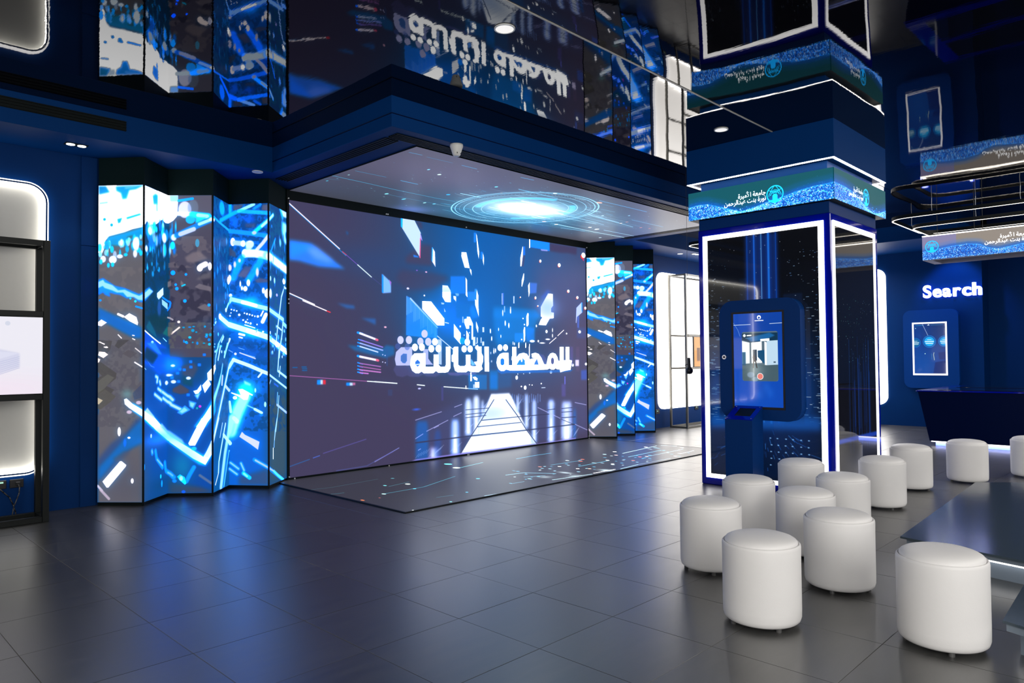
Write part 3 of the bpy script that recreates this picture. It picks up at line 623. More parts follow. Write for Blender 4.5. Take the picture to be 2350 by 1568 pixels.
p 1a68c0 0.68 3 192.9,279.3,210,280.4,211.9,288.4,212.5,337.8,189.6,335.3,190.9,286.8
l d0e0ff 0.35 0.3 0.67 189.6,330.2,196.1,324.5
l d0e0ff 0.35 0.3 0.68 194.1,329,200.7,323.3
l d0e0ff 0.35 0.3 0.68 198.7,327.8,205.3,322
l d0e0ff 0.35 0.3 0.68 203.3,326.6,210,320.8
l d0e0ff 0.35 0.3 0.69 207.9,325.4,214.6,319.6
p b0a8f0 0.595 3.1 215.7,317.3,229.8,318.7,231.8,326.7,232.7,338.7,212.5,336.5,213.6,324.9
p f0f6ff 0.75 2.4 218.2,320.2,227.1,321,227.9,335.6,217.2,334.4
p ffffff 0.6 2.1 220.4,325.4,224.9,325.9,227,335.5,218.1,334.5
l d0e0ff 0.35 0.3 0.69 212.5,331.3,219.3,325.5
l d0e0ff 0.35 0.3 0.69 216.5,330,223.3,324.2
l d0e0ff 0.35 0.3 0.7 220.6,328.8,227.4,322.9
l d0e0ff 0.35 0.3 0.7 224.6,327.5,231.5,321.6
l d0e0ff 0.35 0.4 0.7 228.7,326.2,235.6,320.3
p 98c4ff 0.68 3.7 394.4,250.4,394.2,250.4,396.6,259.4,397.6,278.6,390.2,278.1,391.7,259.1
p f0f6ff 0.75 2.9 392.6,253.3,395.9,253.4,395.9,275.5,392,275.3
p ffffff 0.6 2.5 393.3,261.6,395,261.7,395.6,275.5,392.3,275.3
l d0e0ff 0.35 0.4 0.79 390.3,272.3,398.9,265.4
l d0e0ff 0.35 0.4 0.79 391.8,270.4,400.4,263.5
l d0e0ff 0.35 0.4 0.79 393.3,268.6,401.9,261.7
l d0e0ff 0.35 0.4 0.79 394.8,266.8,403.4,259.8
l d0e0ff 0.35 0.4 0.8 396.3,264.9,405,258
p a8ccff 0.765 3.8 413.7,249.7,415.7,249.8,418.2,258.9,418.8,306.6,409,305.9,411,258.5
p f0f6ff 0.75 3 412.5,252.7,416.8,252.9,416.5,303.5,411.4,303.1
p ffffff 0.6 2.5 413.3,273.8,415.4,273.9,416.1,303.5,411.8,303.1
l d0e0ff 0.35 0.4 0.8 409.1,300,417.9,293.2
l d0e0ff 0.35 0.4 0.8 411.1,298.2,419.9,291.4
l d0e0ff 0.35 0.4 0.8 413.1,296.4,421.9,289.6
l d0e0ff 0.35 0.4 0.8 415,294.6,423.9,287.7
l d0e0ff 0.35 0.4 0.8 417,292.8,425.9,285.9
p 90b8ff 0.7225 3.9 430.1,259.4,435.4,259.7,437.9,268.9,438.3,332.2,425,331,427.3,268.3
p f0f6ff 0.75 3 429.7,262.4,435.6,262.7,435.2,328.9,428.2,328.3
p ffffff 0.6 2.6 430.8,290.6,433.7,290.8,434.6,328.9,428.7,328.4
l d0e0ff 0.35 0.4 0.81 425.1,325.1,434.1,318.3
l d0e0ff 0.35 0.4 0.81 427.8,323.4,436.8,316.6
l d0e0ff 0.35 0.4 0.81 430.4,321.6,439.5,314.8
l d0e0ff 0.35 0.4 0.81 433.1,319.9,442.2,313.1
l d0e0ff 0.35 0.4 0.81 435.8,318.2,444.9,311.3
p 8cb0ff 0.7225 4 468.6,262,480,262.5,482.7,272,483.1,336.3,463.3,334.5,465.7,271.1
p f0f6ff 0.75 3.1 469.9,265.1,478.6,265.6,478.4,332.8,467.9,331.8
p ffffff 0.6 2.7 471.6,293.7,476,294,477.5,332.7,468.8,331.9
l d0e0ff 0.35 0.4 0.83 463.4,328.4,472.7,321.5
l d0e0ff 0.35 0.4 0.83 467.3,326.7,476.7,319.8
l d0e0ff 0.35 0.4 0.83 471.3,325.1,480.8,318.1
l d0e0ff 0.35 0.4 0.83 475.3,323.4,484.8,316.5
l d0e0ff 0.35 0.4 0.83 479.3,321.7,488.9,314.7
p b0c0ff 0.8075 4.1 504.1,267.6,524.6,268.6,527.5,278.3,527.9,337.2,498.6,334.6,501,276.8
p f0f6ff 0.75 3.2 507.8,270.9,520.7,271.6,520.9,333.4,505.5,332
p ffffff 0.6 2.8 510.6,297,517,297.4,519.6,333.3,506.7,332.1
l d0e0ff 0.35 0.5 0.84 498.7,328.3,508.5,321.3
l d0e0ff 0.35 0.5 0.85 504.5,326.8,514.4,319.7
l d0e0ff 0.35 0.5 0.85 510.4,325.2,520.3,318.1
l d0e0ff 0.35 0.5 0.85 516.3,323.7,526.3,316.5
l d0e0ff 0.35 0.5 0.86 522.2,322.1,532.3,314.9
p 2a80e8 0.68 4.2 536,277.1,535,277.1,537.8,286.9,538.4,336.5,530.4,335.8,532.8,286.6
l d0e0ff 0.35 0.5 0.86 530.5,329.4,540.7,322.3
l d0e0ff 0.35 0.5 0.86 532.1,327.5,542.3,320.3
l d0e0ff 0.35 0.5 0.86 533.8,325.6,544,318.4
l d0e0ff 0.35 0.5 0.86 535.4,323.6,545.7,316.4
l d0e0ff 0.35 0.5 0.86 537.1,321.7,547.3,314.4
p 2a58b0 0.51 3.2 226,294.7,233.5,295.2,235.4,303.3,236.2,335.1,222.6,333.7,223.9,302.4
l d0e0ff 0.35 0.3 0.7 222.6,328.4,229.4,322.6
l d0e0ff 0.35 0.4 0.7 225.3,327,232.2,321.1
l d0e0ff 0.35 0.4 0.7 228.1,325.6,235,319.7
l d0e0ff 0.35 0.4 0.7 230.8,324.1,237.7,318.2
l d0e0ff 0.35 0.4 0.71 233.6,322.7,240.5,316.7
p e8f0ff 0.6 4.6 502.1,270.6,526.6,271.9,526.5,275,502,273.8
p e8f0ff 0.6 4.6 501.5,303.5,526,305.2,525.6,327.4,501.1,325.4
p e8f0ff 0.6 4.4 466.7,267.3,483,268.1,482.9,272.7,466.6,271.9
p e8f0ff 0.6 3.7 283.2,258.1,295.2,258.7,295,280.7,282.9,280
p e8f0ff 0.6 3.8 299,250.6,310.4,251.1,310,284.5,298.7,283.7
l 3a3c60 0.85 0.2 1.69 341.4,256.7,314.7,286.2,293.7,308.2,272.4,332.1
l 3a3c60 0.85 0.2 1.72 367.6,258,394.3,285.7,414.4,309.3,438.3,333.4
l 3a3c60 0.85 0.2 1.36 315.7,286.5,394.3,286.4,468.7,286.6
l 3a3c60 0.85 0.2 1.27 307,295.7,400.6,295.7
l 3a3c60 0.85 0.2 2.02 189.8,309.1,293.7,308.2,414.4,309,535.9,308.3
l 3a3c60 0.85 0.2 1.03 283.1,269,330.4,268.9
l 3a3c60 0.85 0.2 1.03 283,275.9,324.5,275.3
l 3a3c60 0.85 0.2 1.03 282.9,280.6,324.5,279.8
l 3a3c60 0.85 0.3 1.16 465.3,279.5,484,279
l 3a3c60 0.85 0.3 1.27 500.7,279.2,528.9,279.2
l 3a3c60 0.85 0.3 1.27 500.6,285.4,528.8,286
l 3a3c60 0.85 0.3 1.52 500.5,294.8,537.4,295.6
l 3a3c60 0.85 0.3 1.01 499.2,297.1,538.4,310.1
l c8c4f8 0.75 0.4 0.99 236.8,269,190,277.8
l c8c4f8 0.75 0.4 1.01 248.8,281.8,209.5,294.7
l c8c4f8 0.75 0.4 0.99 231.5,288.5,222.9,291.2
l c8c4f8 0.75 0.4 0.96 202.9,298,189.8,303.4
l c8c4f8 0.75 0.4 0.92 161.3,313.5,122.2,328
l c8c4f8 0.75 0.4 1.03 275.8,260.4,261.4,263.7
l c8c4f8 0.75 0.4 1.03 274.8,272.6,259.5,277.1
l c8c4f8 0.75 0.4 0.95 198.6,318.3,194.5,319.8
l c8c4f8 0.75 0.6 1.21 535.9,308.3,569,320.5
l c8c4f8 0.75 0.5 1.14 441.4,274.3,496.8,295.4
l c8c4f8 0.75 0.6 1.21 536.6,270.8,567.2,276.4
l 6a5ab0 0.5 0 0.88 122.2,326.8,152.1,317.6
l 2a70c0 0.7 0.4 0.97 -0.2,320.6,26.9,314.6
l 6a60c0 0.7 0.5 0.92 46.1,309.2,108.8,297.1
l 5a6ac0 0.6 0.5 0.88 64.4,332.9,110,331.9,162.3,313.3
l 4f6fd0 0.8 0 1.13 32,313.4,40.9,311.5
p b0a0ff 0.7 1 180,334.3,189.6,332.1,273.3,331.6,438.3,333,538,331.7,538,333.3,438.3,334.8,273.3,333.9,180,336.2
l d02040 0.7 0 0.8 181.6,336.4,209.2,336.2
d d0c8ff 1 0 2.68 1.09 197.2,234.4
d 4060d0 0.9 1 6.08 1.57 191.8,263.1
p 1a88d8 0.55 1.5 289.2,217.1,327.1,218,326.9,240.6,288.9,239.1
p 1a80d0 0.5 2.4 333,218.1,349.9,218.5,349.6,241.4,332.7,240.8
p ffffff 1 0 292.9,217.2,296.2,217.3,296.1,227,292.8,226.9
p ffffff 1 0 297.5,220.8,303.1,220.2,307.8,223.1,306.9,226.6,301.2,225
p ffffff 1 0 302.1,228.3,311.2,228.5,311.1,237.5,302,237.1
p c0d8f8 1 0 298.7,231.9,301.7,232,301.6,237.5,298.6,237.4
p ffffff 1 0 283.4,233.2,284.9,233.2,284.9,238.3,283.4,238.2
p ffffff 1 0 389.9,221.6,394.2,220.7,394.5,226.1,390.3,227.1
p 80a8f0 0.6 0.7 381.2,249.1,382.8,249.2,382.7,257.2,381.1,257.2
p 80a8f0 0.6 0.7 386,250.5,387.6,250.6,387.5,262.9,385.8,262.8
p 80a8f0 0.6 0.7 390.8,251.9,392.5,252,392.4,261.2,390.7,261.1
p 80a8f0 0.6 0.7 395.7,249.7,397.4,249.8,397.3,259.5,395.6,259.5
p 80a8f0 0.6 0.7 400.6,251.1,402.3,251.2,402.1,265.2,400.4,265.1
p 80a8f0 0.6 0.7 405.5,252.5,407.2,252.6,407,263.6,405.3,263.5
p 80a8f0 0.6 0.7 410.5,250.4,412.2,250.4,412,261.9,410.3,261.8
p 80a8f0 0.6 0.7 415.5,251.8,417.2,251.8,417.1,260.2,415.3,260.1
p 80a8f0 0.6 0.7 420.5,253.2,422.2,253.2,422,265.9,420.3,265.9
p 80a8f0 0.6 0.7 425.5,251,427.3,251,427.1,264.2,425.3,264.2
p 80a8f0 0.6 0.7 430.6,252.4,432.4,252.5,432.2,262.5,430.5,262.5
p 80a8f0 0.6 0.7 435.7,253.8,437.5,253.9,437.4,260.8,435.6,260.7
p 80a8f0 0.6 0.7 440.9,251.6,442.7,251.7,442.5,266.7,440.7,266.6
p 80a8f0 0.6 0.7 446.1,253,447.9,253.1,447.7,265,445.9,264.9"""
ZIG_ART="""p 63616a 1 0.9 -0.3,-11.7,46.8,-10.6,47.8,330,1.2,330.1
p 04406e 1 0.8 46.8,-10.6,96.5,-23.3,97.1,164.3,47.3,165
p 0450a4 1 4.5 47.3,156.3,97.1,155,97.8,340.9,47.8,330
p 4c495e 1 0.7 96.5,-23.3,142.6,-22.6,142.7,174.1,97.2,173.7
p 044a9c 1 5.4 97.3,201.6,142.7,202,142.8,331.6,97.8,331.6
p 045898 1 0.8 142.6,-22.6,190.1,-34.7,189.9,350.9,142.8,340.8
p 0660b4 1 1.1 190.1,-34.7,239.2,-32.7,238.6,350.1,189.9,350.9
p 06588e 1 2.4 239.2,-32.7,292.7,-46.8,291.2,226.6,238.8,223.5
p 33546c 1 8.5 238.8,213.7,291.3,216.2,290.5,361.4,238.6,350.1
n 585662 0.8 0 4 -2.2,155.8,46.1,156.3,46.3,243.4,-1.9,243.2
n 6e6a70 0.7 0 6.3 -1.4,82.3,45.9,83,46,127.8,-1.2,127.2
n 6c6470 0.7 0 6.6 95.3,44.1,96.7,43.8,140.9,44.5,140.9,78.4,96.8,77.8,95.4,78
n 343248 0.9 0 7.9 95.4,71,96.8,70.8,140.9,71.4,140.9,137,97,136.5,95.6,136.5
n 5c5c60 0.8 0 5.3 95.6,136.5,97,136.5,140.9,137,140.9,164.8,97.1,164.3,95.7,164.4
n 084878 0.6 0 3.1 46.3,52.2,47,52.2,95.3,44.1,95.4,78,47.1,84.1,46.4,84
n 0a3c58 0.6 0 3.1 46.4,77.4,47.1,77.5,95.4,71,95.6,148.4,47.3,150.1,46.6,150.1
n 044a98 0.75 0 4.2 142,80.8,142.7,80.8,190.1,75,239,76.2,289.8,69.8,289.3,174.4,238.8,174.5,190,174,142.7,174.1,142,174.1
n 044088 0.75 0 3.7 141.9,-3.7,142.6,-3.7,190.1,-14.7,239.2,-12.8,290.4,-25,289.8,80.2,239,86,190.1,84.9,142.7,90.1,142,90.1
n 044888 0.7 0 4.2 142,160.2,142.7,160.2,190,159.2,238.9,159.8,289.4,158.8,288.8,262.8,238.7,257.6,190,257.7,142.7,253,142,253
g 50506a 0.6 0 13.47 17.36 18.9,286.9
g 5a5866 0.8 0 26.9 26 26.2,298.6
p 4c4858 0.7 2.6 96.6,306.4,97.7,306.7,130.5,312.1,142.2,317.2,142.2,319,97.7,319,96.7,318.8
p 474a6c 0.6 3 202.1,309.4,235.4,300.1,237.8,318.5,202.1,319
g 084878 0.6 0 26.59 13.59 80.9,307.4
p 4a4848 0.75 0.4 -1.6,179.8,3,178.2,19.2,189.5,18.6,195,8.9,202.2,17,206.1,13.5,210,7.8,206.1,-2,211.6,-2.1,194.8,4.3,192.1,-0.9,187
p 4b474a 0.75 0.4 -2.2,155.8,14.5,157.1,12.8,165.4,4.8,175.9,-2.2,169.7
p 464448 0.75 0.4 20.8,156,32.3,156.1,21.4,164.9,17.4,162.1
p 55515a 0.75 0.4 31.2,166.2,40.9,169.6,33.5,174.5,25.5,170
p 56544f 0.75 0.4 -0.9,206,7.2,205,18.7,212.8,13,218.4,3.2,225.5,-1.4,224.9
p 3e4a6c 0.75 0.4 35.9,209.6,45,200.8,46.2,214.1,37.6,216.3
p 6a6a66 0.6 0.4 10,190.5,16.9,193.9,7.2,204.4,0.3,209.4,-0.9,198.2
p ffe9e0 1 0 1,167.5,7,168.1,10.6,170.7,5.6,174.3,0.1,171.4
p ffe9e0 1 0 -2.2,173.1,-0.1,174.2,2.5,175.4,1.3,178.1,-1,179.8,-2.1,179.8
p d8c8a8 0.9 0 -1.4,213.2,5.2,216.6,0.9,220.8,-1.4,218.8
l e8dcd8 1 0 0.89 0.9,158,6.7,160
d fff0e8 1 0 1.63 0.96 8.5,163.3
l e8dcd8 1 0 1.15 38.6,164.6,44.9,169.6
l f0e8e8 1 0 1.51 38.1,178.8,45.6,183.3
l 9cd0e0 1 0 0.88 46.1,182.5,47.4,183.8,51.4,186.1
l c8e0f0 1 0 0.89 46.7,170.8,47.3,171.7,52.4,175.8,60.9,182.6,67.4,184.1
p ffffff 1 0 -0.3,0,46.8,0.2,46.9,0.3,95.1,-0.1,96.6,-0.4,105.8,0.1,105.8,8.2,104.6,22.6,100.5,27.4,96.7,29.6,95.2,30.3,89.3,30.8,82.4,28.6,71.2,35.4,57,39.2,52.7,35.5,47,42.5,46.9,42.7,35.4,44.7,26.8,47.9,11.2,51.6,7.2,56,6.6,62.7,3.2,70,-1.2,67.6
p 0a88b0 0.95 0.9 -0,0.6,7.5,0.8,11.3,6.8,0.6,8.8
p e0f8ff 0.9 0.9 8.7,0.5,16.2,1,15.6,6,11.6,5.9
p 0a90c8 0.95 0.9 17.9,1.3,24.9,1.1,46.8,0.5,38.7,4.3,31.8,5.2,29,13.6,24.9,14.1,23.2,7.9,18.5,5.5
p ffffff 0.3 0.9 27.2,1.8,44.5,0.7,35.3,3.1,27.2,4
p 0a90c0 0.95 0.7 29,32.8,42.8,29.1,44,30.3,29.6,34.5
p 0a8ca8 0.95 0.5 19.5,34.3,24.4,33.2,22.7,37.7,20.4,38.5
d 0a90a8 1 0.4 1.36 1.32 6.2,34.3
d 0a8898 1 0.4 1.36 1.5 13.6,40.1
l 8ad8f0 0.8 0.7 1.34 1.8,17.9,8.7,17.2
p 0a90d8 0.95 0.9 63.9,7.5,68.8,4.6,73.3,4.7,73.3,14.1,65.6,15.7
l 20a8e0 0.9 0.6 1.57 72,14.3,72.2,20.7
p a8ecff 0.9 0.9 96.9,0.1,105.8,0.1,105.8,6.4,97.5,6.4
p 0a98b8 0.95 1.3 7.7,56.6,11.2,52.1,26.8,48.5,45.7,43.2,45.8,52.2,32,57.6,29.7,62,8.9,60.5
p 585a62 0.7 0.9 29.7,52.5,35.4,50.9,34.8,54.2,30.8,55.3
d e0faff 0.606936 0.4 1.5 2.36 11,58.1
d 14c4e8 0.696839 0.4 1.22 3.15 25.3,58.9
d 0aa8cc 0.824241 0.4 1.98 2.25 8.1,58.5
d 0aa8cc 0.856163 0.4 1.32 3.31 12.1,60.3
d 14c4e8 0.735776 0.4 1.87 2.79 39.2,65.4
d 9ceeff 0.902919 0.4 1.09 3.85 11.6,60
d 9ceeff 0.896815 0.4 1.59 3.76 25.2,59
d 9ceeff 0.706789 0.4 1.44 2.49 23.4,60.9
d 14c4e8 0.781605 0.4 1.47 3.96 37.3,53.9
d 0aa8cc 0.744478 0.4 2.03 2.54 29.8,64.1
d 9ceeff 0.806069 0.4 1.19 2.97 9.5,65.7
d 9ceeff 0.680104 0.4 1.1 2.31 29.2,57.1
d 0aa8cc 0.701823 0.4 1.12 3.84 35.1,62.2
d 14c4e8 0.857207 0.4 1.93 3.89 1.4,62.9
d 9ceeff 0.828173 0.4 1.33 2.47 43.9,52.7
d 14c4e8 0.75545 0.4 1.3 2.54 39.5,65.2
d 0aa8cc 0.615679 0.4 1.34 2.22 6.5,62.6
d 9ceeff 0.753764 0.4 2.04 3.21 8,68
d 14c4e8 0.659035 0.4 1.06 2.3 9.7,69.7
d 14c4e8 0.712502 0.4 1.56 3.23 31.1,56.2
d 9ceeff 0.94568 0.4 1.8 2.93 1.9,69.6
d e0faff 0.755226 0.4 1.51 2.59 22,58.6
d 0aa8cc 0.689038 0.4 1.51 2.26 29.8,60.3
d 0aa8cc 0.713755 0.4 1.43 2.67 11.3,59.5
d 14c4e8 0.915333 0.4 2.02 2.91 40.8,57.2
d 14c4e8 0.673822 0.4 1.51 2.36 30.1,65.3
d 0aa8cc 0.879827 0.4 1.34 3.35 40.1,65.5
d 0aa8cc 0.693905 0.4 1.67 3.41 29.6,65.7
d 14c4e8 0.819751 0.4 1.88 2.69 42.3,66.1
d 0aa8cc 0.89971 0.4 1.8 2.68 9,62.5
d e0faff 0.924618 0.4 1.58 3.51 39.9,62.6
d 0aa8cc 0.640561 0.4 1.01 3.75 10.2,56.8
d 0aa8cc 0.670584 0.4 1.56 3.74 37.2,64.3
d e0faff 0.627646 0.4 1.94 2.97 30.9,58.7
d 9ceeff 0.726899 0.4 1.62 2.45 31.9,55.5
d 14c4e8 0.626157 0.4 1.3 2.81 35.2,60.9
d 0aa8cc 0.681795 0.4 1.81 2.75 44,58.8
d 14c4e8 0.879424 0.4 1.07 3.81 22.5,68.8
d e0faff 0.623421 0.4 1.89 3.57 17,69.9
d 9ceeff 0.64136 0.4 1.96 3.04 40.4,55.6
d f0fcff 1 0.5 3.44 6.7 38.9,59.4
d f0fcff 1 0.5 2.06 3.91 38.1,69.4
d f0fcff 1 0.5 2.88 3.36 4.9,74.5
d f0fcff 1 0.5 4.02 3.91 15,75.2
d f0fcff 1 0.5 3.16 2.01 22.2,72
d f0fcff 1 0.5 1.72 3.36 23.9,58
d 12c0e0 1 0.4 1.73 2.52 2.6,77.3
d 12c0e0 1 0.4 1.72 2.24 14.8,80.3
d 12c0e0 1 0.4 1.49 2.46 10.4,80.8
d 12c0e0 1 0.4 1.95 3.58 14.1,64.8
d 12c0e0 1 0.4 2.06 1.68 28.3,70.4
d 12c0e0 1 0.4 1.72 2.79 44.1,69
d 0a9cf0 0.722415 0.6 1.78 3.91 81.5,44.5
d 14c8ff 0.640318 0.6 2.72 3.19 67.1,51.4
d 0a5898 0.610449 0.6 2.38 3.57 80.6,47.7
d 0a9cf0 0.80453 0.5 1.75 6.22 98.2,41.8
d c8f4ff 0.921532 0.6 3 5.87 84.9,42.3
d 0a5898 0.846969 0.6 2.28 3.85 78.1,46.9
d 0a9cf0 0.803924 0.6 2.21 5.91 68.7,54.2
d 0a78d0 0.803735 0.6 1.84 6.92 85.8,41.4
d 0a9cf0 0.57858 0.5 1.08 5.03 99.4,34.2
d 0a5898 0.860497 0.5 1.72 7.17 99.4,48.4
d 0a9cf0 0.797453 0.5 0.93 7.9 96.8,57.8
d 14c8ff 0.898847 0.5 0.92 5.53 103.2,34.3
d 0a78d0 0.896467 0.6 2.93 6.2 59.8,58.9
d 0a9cf0 0.646978 0.6 1.93 4.16 60.7,51.1
d c8f4ff 0.640907 0.6 2.46 7.73 86.2,60.3
d 0a78d0 0.81198 0.6 1.76 5.65 73.6,51.5
d c8f4ff 0.530472 0.6 2.69 3.96 85.3,43.6
d 0a78d0 0.541103 0.5 1.36 4.74 102.6,58.8
d c8f4ff 0.566927 0.6 3.03 6.63 62,44
d 14c8ff 0.806313 0.6 1.66 6.67 60.7,46.2
d 0a78d0 0.838089 0.6 1.47 4.34 80.8,60.1
d 14c8ff 0.946646 0.6 1.57 3.4 58.7,63.2
d 0a9cf0 0.928676 0.6 2.74 6.09 64,60.9
d 0a5898 0.896244 0.5 1.12 3.29 99.3,51.5
d 0a9cf0 0.530511 0.6 2.89 5.26 55.6,50
d 0a78d0 0.636287 0.6 2.28 5.5 56.4,61.7
d 14c8ff 0.894493 0.6 2.2 3.31 71.1,41
d 0a9cf0 0.774204 0.6 1.46 3.58 47.2,65.3
d 14c8ff 0.583293 0.6 2.16 6.23 46.9,46.9
d c8f4ff 0.738645 0.5 1.09 4.09 97.4,59
d 0a78d0 0.903723 0.6 1.91 6 57.6,51.3
d 0a9cf0 0.797878 0.6 1.95 7.2 84.3,35.1
d 0a78d0 0.606216 0.6 2.89 3.53 65.2,60.9
d 14c8ff 0.94435 0.6 2.51 5.53 65.7,40.3
d 14c8ff 0.769043 0.6 2.33 5.63 68,39.3
d 14c8ff 0.562021 0.6 1.98 5.83 61.5,43.6
d 0a5898 0.601758 0.6 2.95 3.47 65.2,50.8
d 14c8ff 0.595914 0.6 1.38 6.27 63.1,62.7
d 0a78d0 0.674807 0.6 2.88 4.47 61.5,57.4
d c8f4ff 0.729783 0.6 2.42 3.53 84.6,35
d 0a78d0 0.696831 0.6 2.96 6.44 78.2,50
d c8f4ff 0.840103 0.6 3.06 4.35 56.7,39.7
d c8f4ff 0.615195 0.6 2.01 6 71.6,52.9
d 0a78d0 0.788679 0.6 2.61 6.31 78.3,36
d 0a9cf0 0.920479 0.6 2.68 6.48 85.2,42.3
d c8f4ff 0.50358 0.6 2.79 6.03 61.7,43.9
d 14c8ff 0.551302 0.6 1.92 7.11 82.3,39.9
d 0a5898 0.835819 0.5 1.34 3.99 102.5,40.2
d 14c8ff 0.80447 0.7 2.97 6.97 88.5,59.9
d 0a78d0 0.879702 0.6 2.74 6.59 62.3,53.5
d 0a9cf0 0.572251 0.5 0.8 3.54 103,36.6
d 0a78d0 0.879406 0.5 1.46 6.41 101.4,57.2
d 0a9cf0 0.723149 0.6 2.04 5.76 52.4,45.1
d c8f4ff 0.517047 0.6 2.96 6.58 66.2,48.6
d 0a9cf0 0.92257 0.6 2 6.96 55.4,45.1
d 0a5898 0.585786 0.7 2.89 7.65 89.5,43.4
d 0a9cf0 0.633593 0.6 1.42 3.69 67.8,62.7
d 0a5898 0.637805 0.7 2.47 3.45 90.4,41.6
d 0a9cf0 0.657787 0.7 3.49 6.15 92.4,43.2
d c8f4ff 0.829508 0.4 0.62 6.52 46.8,58.6
d 043858 0.439198 0.5 1.75 2 65.4,64.1
d 14c8ff 0.700046 0.5 1.2 3.95 53.5,82.3
d 14c8ff 0.692646 0.5 1.52 2.66 74.2,81.2
d 043858 0.670476 0.5 1.34 4.52 75.2,63.2
d 043858 0.668812 0.5 1.33 3 63.3,82.7
d 0a8cd8 0.436969 0.5 1.65 4.82 71.5,70.7
d 0a8cd8 0.698442 0.5 1.23 4.42 75.5,65
d 14c8ff 0.818333 0.5 1.79 1.92 48.5,87.2
d 14c8ff 0.540399 0.5 1.34 4.89 52.9,67.8
d 14c8ff 0.608486 0.5 2.15 2.88 76.3,82
d 043858 0.44002 0.3 0.41 3.28 46.8,78.9
d 043858 0.497984 0.5 1.27 4.24 65.8,87.9
d 14c8ff 0.401803 0.5 2.16 1.81 54,83.4
d 0a6090 0.569263 0.5 1.09 3.65 59.5,76.9
d 14c8ff 0.618125 0.5 1.8 2 53.8,68.3
d 043858 0.466476 0.5 1.59 4.12 52.2,65.7
d 14c8ff 0.42158 0.5 1.79 1.84 73.5,76.9
d 043858 0.476305 0.5 1.71 5.22 58.6,80.7
d 0a6090 0.72572 0.5 1.22 3.52 62.8,74.6
d 0a8cd8 0.686821 0.5 1.36 3.94 71.5,77.2
d 043858 0.878863 0.5 1.25 2.4 74.2,80.4
d 0a6090 0.830191 0.5 1.87 2.85 86.6,79
d 0a8cd8 0.817213 0.5 1.92 2.94 53.6,65.3
d 043858 0.833551 0.5 1.04 1.79 54.1,65.2
d 0a8cd8 0.883589 0.3 0.48 2.62 46.8,82.5
d 0a6090 0.653898 0.5 2.16 3.35 64.3,68
d 0a8cd8 0.896741 0.5 1.08 1.81 61.9,62.5
d 0a8cd8 0.574716 0.5 2.2 3.04 66.3,82.6
d 043858 0.507224 0.5 1.18 3.22 78.2,58.7
d 14c8ff 0.59379 0.5 1.49 2.1 62.4,78.2
d 043858 0.618906 0.5 1.12 2.23 55.7,63
d 0a6090 0.844575 0.5 1.4 4.19 62.3,87.9
d 14c8ff 0.587788 0.5 1.98 3.02 64.5,88
d 0a6090 0.839267 0.5 1.57 4.41 69.8,62.3
d 0a6090 0.417769 0.5 1.4 3.04 73.1,78.2
d 0a8cd8 0.515702 0.5 1.87 4.73 88,76.5
d e4faff 1 0.7 4.06 4.25 58.6,44.6
d e4faff 1 0.8 4.61 5.3 87.1,47.2
d e4faff 1 0.6 2.95 3.57 101.1,45.3
d e4faff 1 0.7 2.52 3.37 51.8,63.9
d 14c8ec 1 0 2.56 4.22 99.9,54
d 4aa0b8 0.9 0 2.23 4.45 126.3,51.5
p 5e5c70 0.9 0.9 105.8,0.1,141.4,0.1,141.5,20.5,128.4,18,105.8,22.6
d e8e0f0 0.95 0.5 6.98 8.93 112.9,15.5
d 7a90a8 0.5 0.7 5.59 8.46 121.8,13.2
l 0a90f0 1 0 2.81 106.4,5.8,121.2,3.6
l e8fbff 1 0.5 4.68 104.6,19.6,122.4,20.4
l 14c8ff 0.95 0.9 7.02 121.3,20.9,137.9,22.9
l c8f4ff 0.9 0.5 4.21 127.2,21.6,136.7,22.9
d 10b8e8 0.9 0.5 5.12 4.46 118.9,26.3
p 10c8f8 0.9 0.9 124.2,24,136.1,24.1,128.4,30.6,124.2,30
l 0a78d8 0.95 0.9 6.07 104.7,43,127.2,32.4,142.7,25.6,143.4,25.3
l d8d8f0 0.95 0.5 4.67 108.2,41.8,122.5,36.5
l c0e8ff 0.95 0.5 3.27 128.4,31.2,142.1,25.9
d ffffff 1 0.8 4.26 2.35 143.4,25.9
p 80747c 0.8 1.4 113,67,121.3,61.6,128.4,60.5,137.3,68.3,128.4,70.7,122.5,73,115.4,71.8
l ffece8 1 0.5 6.07 130.2,76.7,135,74.3
d ffece8 1 0 3.25 3.75 129,78.5
d ffffff 1 0 2.09 4.21 139.7,76.7
p 7c7480 0.8 0.7 123.7,98.7,128.4,95.2,140.9,98.8,140.9,103.6,128.4,101.1
p 7a727c 0.8 0.7 126.1,120.8,134.4,116.7,140.3,120.9,140.3,125.1,131.4,123.2
p 78727a 0.6 1.4 124.9,91,132,85,140.9,83.3,140.9,89.3,130.8,91
d 0a84ff 1 0 2.55 2.57 100.3,83.3
d 0a84ff 1 0 1.86 1.87 104.5,100.3
d 0a84ff 1 0 1.39 1.4 103.3,96.1
d 0a84ff 1 0 1.86 1.87 113.1,113.6
d 0a84ff 1 0 1.63 1.63 138.8,118.2
d 0a84ff 1 0 1.39 1.4 114.2,85.2
l 10c0c8 1 0 1.86 110.1,97.4,113,96.2
p 847c84 0.8 0.7 94.3,93.2,96.9,92.2,98.2,91.3,98.2,97.3,96.9,98.2,94.3,99.1
p 8a8288 0.7 0.5 108.9,91.4,111.8,95,110.7,96.8,108.3,96.2
p 0a78f0 0.95 0.9 -1.6,95.8,5,93.6,17.2,101.6,27.5,104,42.5,110.4,47.2,107.2,57.3,102.2,64.9,106,47.2,118.8,47.1,118.9,41.4,117.7,35.6,113.1,29.9,114.7,22.4,110.7,17.2,110,11.4,108.3,12.6,112.8,6.8,110.5,5.1,108.2,-1.3,111.5
